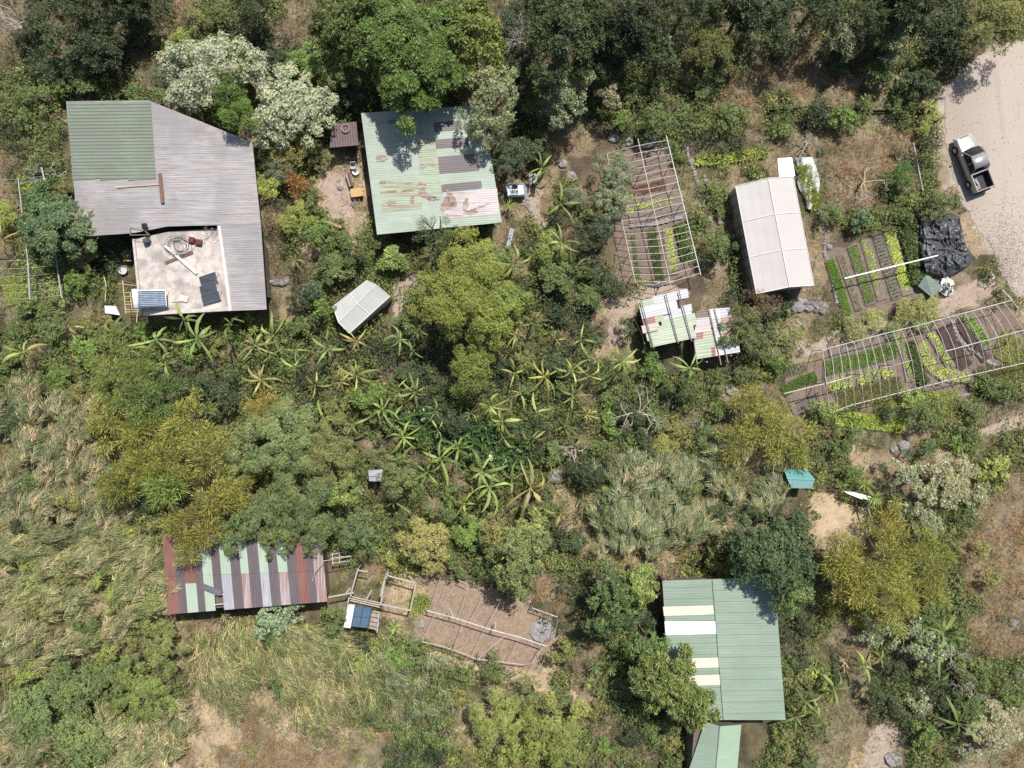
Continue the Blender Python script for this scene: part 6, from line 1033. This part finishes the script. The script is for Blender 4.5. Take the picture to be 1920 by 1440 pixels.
# ---------------------------------------------------------------- fill shrubs by land cover
FILLK = dict(G=[('rough', 'G', .5), ('broad', 'G', .2), ('glossy', 'BG', .15), ('lace', 'OL', .15)], D=[('rough', 'DG', .5), ('glossy', 'DK', .3), ('broad', 'DG', .2)], O=[('fine', 'YG', .3), ('lace', 'OL', .5), ('rough', 'YG', .2)],
             Y=[('bamboo', 'YO', 1)], S=[('silver', 'SG', 1)], b=[('dry', 'BR', .5), ('rough', 'DG', .3), ('lace', 'GG', .2)], R=[('dry', 'BR', .6), ('rough', 'OL', .4)], L=[('rough', 'LG', 1)])
KEEPOUT = [ROADP, DRYBED] + PATHP + STRAWP + SOILPOLY + [[(110, 180), (280, 178), (485, 262), (512, 590), (180, 600), (180, 460), (130, 450)], [(665, 205), (915, 190), (955, 425), (700, 450)], [(295, 1000), (612, 1000), (625, 1138), (310, 1160)], [(1232, 1085), (1460, 1078), (1482, 1358), (1395, 1445), (1280, 1445), (1245, 1350)], [(1190, 535), (1300, 535), (1395, 570), (1395, 685), (1290, 685), (1205, 660)],
             [(1355, 345), (1450, 290), (1545, 285), (1550, 400), (1545, 545), (1405, 565)], [(615, 520), (740, 515), (745, 560), (655, 635)], [(640, 1060), (790, 1065), (785, 1160), (715, 1200), (640, 1190)], [(1715, 395), (1830, 395), (1840, 500), (1790, 560), (1715, 560)], [(940, 320), (1010, 315), (1015, 375), (945, 375)], [(1462, 872), (1535, 875), (1530, 925), (1475, 920)], [(683, 872), (722, 872), (722, 945), (660, 950)], [(610, 222), (680, 222), (690, 385), (640, 400), (600, 340)], [(1540, 770), (1710, 780), (1715, 815), (1560, 815)], [(0, 490), (60, 490), (60, 575), (0, 575)], [(1298, 405), (1395, 405), (1400, 530), (1305, 530)], [(1290, 262), (1450, 262), (1450, 345), (1300, 345)], [(950, 300), (1050, 290), (1040, 440), (945, 470)]]
def clear(px, py, m=0): return not any(inside(P, np.array([px]), np.array([py]))[0] for P in KEEPOUT)
rf = random.Random(77); spots = [(p['px'], p['py'], p['r'] * (.9 if p['h'] > 3 else .8)) for p in PLANTS if p['kind'] not in ('banana', 'rosette')] + [(p['px'], p['py'], 12) for p in PLANTS if p['kind'] in ('banana', 'rosette')]
nf = 0; tries = 0
while nf < 330 and tries < 9000:
    tries += 1; px, py = rf.uniform(4, 1916), rf.uniform(4, 1436); ch = str(letter(np.array([px]), np.array([py]), 12)[0])
    if ch not in FILLK or not clear(px, py) or (ch in 'bR' and rf.random() < .55): continue
    r = rf.choice((16, 19, 22, 26, 30, 34)) * (.75 if ch in 'bRL' else 1)
    if 1270 < px < 1755 and 225 < py < 625: r *= .5
    if any((px - x) ** 2 + (py - y) ** 2 < (q * .74 + r * .55) ** 2 for x, y, q in spots): continue
    k = rf.choices(FILLK[ch], [q[2] for q in FILLK[ch]])[0]; h = r / S * rf.uniform(1.2, 1.7); h = min(h, 2.6)
    if any(inside(P, np.array([px + dx]), np.array([py + dy]))[0] for P in KEEPOUT[12:13] for dx in (0,) for dy in (0,)): continue
    plant(k[0], px, py, r, h, k[1]); spots.append((px, py, r)); nf += 1
# ---------------------------------------------------------------- undergrowth: small mounds of sprigs over all overgrown ground
UG = dict(G=('G', 'OL', 'BG', .95, 1.2), D=('DG', 'DK', 'G', .9, 1.5), O=('OL', 'YG', 'G', .85, 1.1), b=('DG', 'BR', 'G', .85, .9), R=('BR', 'OR', 'OL', 1.0, .45), L=('LG', 'BG', 'LT2', .9, .5), g=('OL', 'YG', 'G', .85, .35), S=('SG', 'GG', 'BR', .6, .5), C=('OL', 'G', 'TAN', .75, .8), Y=('YO', 'OL', 'G', .7, .8), s=('TAN', 'OL', 'YG', .4, .25))
UG['.'] = ('TAN', 'OL', 'BR', .28, .22)
NM = 52000; mx = RNG.uniform(-90, 2010, NM); my = RNG.uniform(-60, 1500, NM); ml = letter(mx, my, 18, 9); ok = np.ones(NM, bool)
for P in [ROADP, DRYBED] + STRAWP + SOILPOLY + [KEEPOUT[len(PATHP) + len(STRAWP) + len(SOILPOLY) + 2 + 8]]: ok &= ~inside(P, mx + RNG.normal(0, 4, NM), my + RNG.normal(0, 4, NM)) | (RNG.random(NM) < .03)
for P in PATHP: ok &= ~inside(P, mx, my) | (RNG.random(NM) < .22)
P_, A_, Cc, LLn, kk = [], [], [], [], []
for ch, (c1, c2, c3, dens, hh) in UG.items():
    s = ok & (ml == ch) & (RNG.random(NM) < dens); n = int(s.sum())
    if not n: continue
    r = RNG.uniform(.28, .75, n) * (.75 if hh < .5 else 1); h = hh * RNG.uniform(.4, 1.25, n); w = WA(mx[s], my[s], h * .5); k = np.maximum(5, (r ** 2 * 52 * (1.0 if hh > .4 else .7))).astype(int); ci = np.repeat(np.arange(n), k); m = len(ci)
    d = unit(RNG.normal(size=(m, 3))); d[:, 2] = np.abs(d[:, 2]); p = np.stack([w[ci, 0], w[ci, 1], 0 * d[:, 2]], -1) + d * r[ci, None] * RNG.uniform(.4, 1.1, m)[:, None] * np.array([1, 1, 0]); p[:, 2] = ground_z(p[:, 0], p[:, 1]) + .03 + h[ci] * d[:, 2] * RNG.uniform(.6, 1, m)
    pick = RNG.choice(3, n, p=[.5, .3, .2]); col = np.array([COLS[c1], COLS[c2], COLS[c3]])[pick] * RNG.uniform(.75, 1.3, (n, 1)); P_.append(p); A_.append(unit(d * .7 + np.array([0, 0, .6]) + RNG.normal(0, .3, (m, 3)))); Cc.append(col[ci]); LLn.append(np.full(m, .13 if ch in 'GDLYO' else .14) * RNG.uniform(.7, 1.3, m)); kk.append(np.full(m, .42 if ch in 'GDLO' else .16))
P_, A_, Cc, LLn, kk = map(np.concatenate, (P_, A_, Cc, LLn, kk))
def sprig_stuff(name, label, P, A, Cc, Ln, nar, k, cat='undergrowth'):
    n = len(P); V, t = sprigs(P, A, k, 1.0, .0, .95); V = V.reshape(n, k, 4, 3); Pn = P[:, None, None]
    # rebuild with per sprig length
    V, t = sprigs2(P, A, k, Ln, nar); o = link(name, bulk(name, V.reshape(-1, 3), np.arange(V.shape[0] * 4).reshape(-1, 4), [FOLV], cols=np.repeat(np.repeat(Cc, k, 0), 4, 0), tone=np.repeat(t, 4))); return tag(o, label, cat, kind='stuff')
def sprigs2(P, A, k, Ln, nar, tilt=.95, ref=None):
    n = len(P); r = unit(RNG.normal(size=(n, 3))) if ref is None else ref; U = unit(np.cross(A, r)); V = np.cross(A, U); ang = (np.arange(k) / k * 2 * np.pi)[None] + RNG.uniform(0, 6.28, (n, 1)) + RNG.normal(0, .3, (n, k)); ti = tilt + RNG.normal(0, .25, (n, k))
    R = U[:, None] * np.cos(ang)[..., None] + V[:, None] * np.sin(ang)[..., None]; D = unit(A[:, None] * np.cos(ti)[..., None] + R * np.sin(ti)[..., None]); Nn = unit(A[:, None] * np.sin(ti)[..., None] - R * np.cos(ti)[..., None]); L = np.repeat(Ln, k) * RNG.uniform(.65, 1.25, n * k)
    return leaves(np.repeat(P[:, None], k, 1).reshape(-1, 3), D.reshape(-1, 3), Nn.reshape(-1, 3), L, L * np.repeat(nar, k), .15), np.repeat(RNG.random(n) ** 2, k)
open('/tmp/ug.txt', 'w').write(str(len(P_)))
half = P_[:, 1] > 0
for nm, lb, s in (('undergrowth', 'tangled low undergrowth over the upper half of the slope', half), ('undergrowth', 'tangled low undergrowth over the lower half of the slope', ~half)): sprig_stuff(nm, lb, P_[s], A_[s], Cc[s], LLn[s], kk[s], 5)
# dry grass and litter blades on open ground
n = 150000; gx_, gy_ = RNG.uniform(-60, 1980, n), RNG.uniform(-40, 1480, n); gl = letter(gx_, gy_, 16, 9); pr = np.zeros(n)
for ch, q in (('.', .5), ('s', .9), ('R', .8), ('b', .45), ('g', .55), ('C', .5), ('S', .3)): pr[gl == ch] = q
for P in STRAWP: pr[inside(P, gx_, gy_)] = 1
pr[inside(DRYBED, gx_, gy_)] = .35
for P in PATHP: pr[inside(P, gx_, gy_)] = .15
for P in [ROADP, SOILPOLY[1], SOILPOLY[2]]: pr[inside(P, gx_, gy_)] = .0
for P in KEEPOUT[10:15]: pr[inside(P, gx_, gy_)] = 0
s = RNG.random(n) < pr; w = WA(gx_[s], gy_[s], 0 * gx_[s]); w[:, 2] = ground_z(w[:, 0], w[:, 1]) + .02; L = gl[s]; nn = len(w); base = np.where(np.isin(L, ['R', 'b'])[:, None], np.array([[.27, .17, .10]]), np.array([[.42, .34, .22]])); base[L == 'g'] = (.20, .22, .09); grn = RNG.random(nn) < .18; base[grn] = (.13, .16, .06); base = base * RNG.uniform(.6, 1.35, (nn, 1))
for P in STRAWP: m = inside(P, gx_[s], gy_[s]); base[m] = np.array([.58, .47, .30]) * RNG.uniform(.7, 1.2, (int(m.sum()), 1))
V, t = sprigs2(w, unit(RNG.normal(0, .5, (nn, 3)) + np.array([0, 0, .8])), 5, RNG.uniform(.10, .26, nn), np.full(nn, .13)); tag(link('dry_grass', bulk('dry_grass', V.reshape(-1, 3), np.arange(len(V) * 4).reshape(-1, 4), [FOLV], cols=np.repeat(np.repeat(base, 5, 0), 4, 0), tone=np.repeat(t, 4))), 'dry straw coloured grass and litter on open ground', 'grass', kind='stuff')
# ---------------------------------------------------------------- giant reeds: clumps of arching stalks with two ranks of long leaves
def reeds(name, label, poly, nc, direc, spread, Lr=(1.8, 3.2), col=((.36, .34, .20), (.20, .24, .12), (.26, .32, .22), (.38, .31, .20)), zr=(.2, 2.4), ns=13):
    xs = [p[0] for p in poly]; ys = [p[1] for p in poly]; px = RNG.uniform(min(xs), max(xs), nc * 4); py = RNG.uniform(min(ys), max(ys), nc * 4); jx = (fbm(px, py, 70, 4, 4) - .5) * 110; jy = (fbm(px, py, 70, 24, 4) - .5) * 110
    m = inside(poly, px + jx, py + jy) & (fbm(px, py, 45, 51, 3) > .43); px, py = px[m][:nc], py[m][:nc]; nc = len(px); ca = np.radians(direc) + (fbm(px, py, 110, 6, 2) - .5) * spread * 6 + RNG.normal(0, spread, nc); cz = zr[0] + (zr[1] - zr[0]) * np.clip(fbm(px, py, 40, 61, 3) * 1.6 - .3 + RNG.normal(0, .15, nc), 0, 1)
    hue = RNG.choice(len(col), nc, p=[.3, .3, .25, .15]); q = RNG.integers(4, ns, nc); ci = np.repeat(np.arange(nc), q); n = len(ci); px, py = px[ci] + RNG.normal(0, 5, n), py[ci] + RNG.normal(0, 5, n); ang = ca[ci] + RNG.normal(0, .24, n); L = RNG.uniform(*Lr, n) * RNG.uniform(.6, 1.1, nc)[ci]; base = WA(px, py, cz[ci]); base[:, 2] -= RNG.uniform(0, .4, n)
    cidx = np.where(RNG.random(n) < .7, hue[ci], RNG.choice(len(col), n)); cc = np.array(col)[cidx] * RNG.uniform(.6, 1.15, (n, 1)); d0 = np.stack([np.cos(ang), np.sin(ang), 0 * ang], -1); side = np.stack([-np.sin(ang), np.cos(ang), 0 * ang], -1); up = np.array([0, 0, 1.0]); arch = RNG.uniform(.2, .9, n); bend = RNG.normal(0, .35, n); V = []; Col = []
    def pos(t): return base + d0 * (L * t * .8)[:, None] + side * (bend * t * t)[:, None] + up * (arch * math.sin(t * 2.5) - .3 * t)[:, None]
    for j in range(5):
        a, b = pos(j / 5), pos((j + 1) / 5); w = .02 * (1 - j / 8); V.append(np.stack([a - side * w, a + side * w, b + side * w, b - side * w], 1)); Col.append(cc * np.array([1.25, 1.15, 1.0]))
    for j in range(11):
        t = .2 + .8 * j / 11; p = pos(t)
        for s in (-1, 1):
            D = unit(d0 * RNG.uniform(.8, 1.4, (n, 1)) + side * s * RNG.uniform(.3, .8, (n, 1)) + up * RNG.uniform(-.2, .4, (n, 1))); Nn = unit(up + RNG.normal(0, .5, (n, 3))); ll = RNG.uniform(.35, .85, n) * (1.05 - .4 * t); V.append(leaves(p, D, Nn, ll, ll * .05 + .012, .45)); Col.append(cc * RNG.uniform(.8, 1.3, (n, 1)))
    V = np.concatenate(V); Col = np.concatenate(Col); return tag(link(name, bulk(name, V.reshape(-1, 3), np.arange(len(V) * 4).reshape(-1, 4), [FOLV], cols=np.repeat(Col, 4, 0), tone=np.repeat(RNG.random(len(V)) ** 2 * .7, 4))), label, 'reeds', kind='stuff')
RC1 = ((.31, .30, .18), (.15, .185, .09), (.21, .25, .15), (.37, .32, .22)); RC2 = ((.34, .345, .18), (.18, .225, .09), (.24, .285, .15), (.38, .34, .21)); RC3 = ((.27, .30, .17), (.14, .19, .09), (.24, .30, .20), (.32, .30, .20))
reeds('giant_reeds', 'matted tan and grey reeds on the left side', [(-30, 780), (90, 730), (180, 790), (205, 890), (240, 960), (180, 1010), (-30, 1020)], 330, 80, .3, (1.2, 2.6), RC1)
reeds('giant_reeds', 'wind laid reeds over the lower left slope', [(-30, 1000), (160, 1000), (310, 1060), (320, 1150), (220, 1210), (90, 1230), (-30, 1260)], 330, 22, .2, (1.5, 2.9), RC2)
reeds('giant_reeds', 'fan of leaning reeds below the striped shed', [(370, 1170), (560, 1165), (660, 1190), (700, 1290), (600, 1330), (420, 1320), (360, 1250)], 330, -72, .2, (2.4, 3.8), RC2)
reeds('giant_reeds', 'grey green reeds in the lower centre right', [(1085, 890), (1180, 865), (1280, 890), (1320, 960), (1330, 1000), (1230, 1050), (1130, 1040), (1090, 960)], 230, 82, .25, (1.3, 2.7), RC3)
reeds('giant_reeds', 'paler reeds between the grey green reeds and the teal shed', [(1350, 840), (1460, 850), (1470, 960), (1400, 1000), (1330, 930)], 110, 110, .4, (1.0, 2.2), RC3)
reeds('giant_reeds', 'short reeds along the bottom left edge', [(170, 1340), (330, 1320), (350, 1460), (150, 1460)], 90, 60, .4, (1.0, 2.2), RC2)
reeds('giant_reeds', 'small reed patch below the dry bed', [(680, 1210), (840, 1220), (840, 1310), (720, 1330)], 70, -60, .4, (1.0, 2.2), RC3)
for _x, _y, _r, _c in ((60, 905, 24, 'G'), (130, 940, 22, 'OL'), (40, 985, 20, 'DG'), (170, 870, 18, 'OL'), (110, 1085, 26, 'OL'), (200, 1060, 24, 'G'), (60, 1140, 24, 'OL'), (240, 1120, 26, 'OL'), (160, 1170, 24, 'G'), (1130, 960, 24, 'G'), (1215, 1000, 22, 'OL'), (1290, 925, 20, 'G'), (1180, 900, 18, 'DG'), (440, 1225, 18, 'OL'), (520, 1290, 20, 'G'), (620, 1245, 20, 'G'), (1345, 960, 26, 'DG'), (1330, 1040, 24, 'G')): plant('rough', _x, _y, _r, 2.3, _c)
reeds('giant_reeds', 'scattered reeds in the lower left corner', [(-30, 1230), (60, 1220), (90, 1300), (60, 1460), (-30, 1460)], 60, 50, .4, (1.0, 2.2), RC1)
n = 1500; px = RNG.uniform(730, 1010, n); py = RNG.uniform(755, 890, n); m = inside([(730, 770), (820, 760), (850, 800), (900, 790), (990, 790), (1012, 860), (940, 885), (860, 850), (760, 830)], px, py); w = WA(px[m], py[m], RNG.uniform(.5, 1.4, int(m.sum()))); nn = len(w)
V, t = sprigs2(w, unit(RNG.normal(0, .35, (nn, 3)) + np.array([0, 0, 1.])), 5, RNG.uniform(.3, .5, nn), np.full(nn, .42)); o = link('glossy_leaves', bulk('glossy_leaves', V.reshape(-1, 3), np.arange(len(V) * 4).reshape(-1, 4), [foliage('leaf_glossy', rough=.28)], tone=np.repeat(t, 4))); o.color = (.05, .11, .035, 1); tag(o, 'dark glossy broad leaves carpeting the middle of the thicket', 'ground cover', kind='stuff')
# gravel
n = 5200; px = RNG.normal(1885, 30, n); py = RNG.normal(500, 50, n); n2 = 900; px = np.concatenate([px, RNG.uniform(1770, 1940, n2)]); py = np.concatenate([py, RNG.uniform(90, 570, n2)]); m = inside(ROADP, px, py); w = WA(px[m], py[m], .06 + 0 * px[m]); nn = len(w); s = RNG.uniform(.012, .045, nn)[:, None]; o6 = np.array([(1, 0, 0), (0, 1, 0), (-1, 0, 0), (0, -1, 0), (0, 0, .8), (0, 0, -.5)]); V = w[:, None] + o6[None] * s[:, None] * RNG.uniform(.6, 1.3, (nn, 6, 3)); f8 = np.array([(0, 1, 4), (1, 2, 4), (2, 3, 4), (3, 0, 4)]); F = (np.arange(nn)[:, None, None] * 6 + f8[None]).reshape(-1, 3)
gm = vcmat('gravel_stones', .9, .2); cl_ = np.repeat(np.array([[.40, .355, .32]]) * RNG.uniform(.7, 1.25, (nn, 1)), 6, 0); tag(link('gravel', bulk('gravel', V.reshape(-1, 3), F, [gm], cols=cl_)), 'loose grey gravel strewn over the road', 'gravel', kind='stuff')
# shade net along the upper terrace edge
nt_ = MB(); pts = [(1440, 208), (1480, 204), (1530, 200), (1580, 203), (1640, 208), (1690, 206), (1738, 207)]
P = [W(x, y, .3) for x, y in pts]
for a, b in zip(P, P[1:]): nt_.quad((a.x, a.y, .45), (b.x, b.y, .45), (b.x, b.y - .05, 0), (a.x, a.y - .05, 0), plain('dark_net', (.03, .045, .04), .8))
for p in P: nt_.tube([(p.x, p.y, .6), (p.x, p.y, -.1)], .03, WOODGREY, 4)
tag(nt_.build('net_fence'), 'low dark net fence along the upper terrace edge', 'fence')

# ---------------------------------------------------------------- labels for the rest
LM = {'corrugated house': (320, 380), 'concrete terrace': (340, 515), 'pale green roof': (805, 320), 'small greenhouse': (678, 576), 'large greenhouse': (1450, 440), 'patchwork shed': (1250, 605), 'striped shed': (460, 1075), 'green barn': (1355, 1220), 'green porch': (1340, 1410), 'pickup truck': (1822, 307), 'black tarp': (1772, 460), 'teal shed': (1498, 898), 'pine': (815, 440),
      'solar heater': (678, 1158), 'pergola': (745, 1110), 'dry bed': (900, 1170), 'straw clearing': (1585, 985), 'rusty shelter': (645, 254), 'grey hut': (703, 892), 'narrow hoop frame': (1225, 400), 'long hoop frame': (1740, 670), 'side pipe frame': (65, 440), 'biggest bright tree': (765, 95), 'tall leafless tree': (1205, 775), 'largest bamboo': (1650, 1060), 'largest feathery tree': (855, 570), 'blue frame box': (966, 355), 'upper flowering shrub': (390, 128), 'lower flowering shrub': (548, 195), 'lower left reeds': (120, 1110), 'left reeds': (80, 890), 'shed reeds': (520, 1240), 'centre reeds': (1220, 960), 'glossy leaves': (880, 820), 'dark barn tree': (1455, 1050), 'bottom tree pair': (990, 1370), 'silver green tree': (1062, 192), 'very dark broad tree': (1065, 62), 'road tree': (1870, 42), 'flat topped tree': (262, 1310), 'golden bamboo ball': (400, 935), 'wide silver shrub': (1775, 905), 'corner silver shrub': (1860, 1370), 'lime rows': (1635, 792), 'spreading leafless tree': (1632, 335), 'bone white stone': (1487, 142), 'small bleached tree': (1080, 845), 'citrus like tree': (1348, 462)}
KN = dict(broad='leafy', glossy='glossy leaved', fine='feathery', silver='silvery', rough='bushy', bamboo='plumed', pine='tufted', dry='dry twiggy', lace='fine leaved', banana='', rosette='')
CN = dict(DG='dark green', DK='very dark', G='mid green', BG='bright green', LG='light green', OL='olive', YO='golden', YG='yellow green', SG='grey green', SF='white flowered', GG='grey green', BR='brown', OR='orange', TAN='tan', GB='blue green', BN='yellow green', BND='deep green', BNY='yellowed', RO='yellow green', ROD='dark')
used = {}
unl = [p for p in PLANTS if not p['label']]
for p in unl:
    d = sorted(((p['px'] - x) ** 2 + (p['py'] - y) ** 2, n) for n, (x, y) in LM.items()); x, y = LM[d[0][1]]; dx, dy = p['px'] - x, p['py'] - y; a = math.degrees(math.atan2(-dy, dx)) % 360
    p['dir'] = ('right of', 'above right of', 'above', 'above left of', 'left of', 'below left of', 'below', 'below right of')[int((a + 22.5) // 45) % 8]; p['lm'] = d[0][1]; p['dist'] = math.sqrt(d[0][0])
    nm = {'banana': 'banana plant', 'rosette': 'spiky plant'}.get(p['kind'], 'tree' if p['name'] == 'tree' else ('bamboo' if p['name'] == 'bamboo_clump' else 'shrub')); p['key'] = (CN.get(p['col'], 'green'), KN[p['kind']], nm, p['dir'], p['lm']); used.setdefault(p['key'], []).append(p)
ORD = ('nearest', 'second nearest', 'third nearest', 'fourth nearest', 'fifth nearest', 'sixth nearest', 'seventh nearest', 'eighth nearest', 'ninth nearest', 'tenth nearest')
for k, L in used.items():
    L.sort(key=lambda q: q['dist'])
    for i, p in enumerate(L):
        c, kn, nm, di, lm = k; t = f"{c} {kn} {nm} {di} {lm}".replace('  ', ' ')
        if len(L) > 1: t += ', ' + (ORD[i] if i < len(L) - 1 else 'farthest') + ' such' if i < 10 else f', {int(p["dist"] / 21)} m'
        p['o']['label'] = t; p['o']['group'] = {'banana': 'banana plants scattered through the thicket', 'rosette': 'spiky rosette plants on the slope'}.get(p['kind'], f'{nm}s filling the overgrown slope')
        if p['kind'] not in ('banana', 'rosette'): p['o']['category'] = 'shrub' if nm == 'shrub' else nm
print('plants', len(PLANTS), 'fill', nf, 'objects', len(bpy.data.objects))
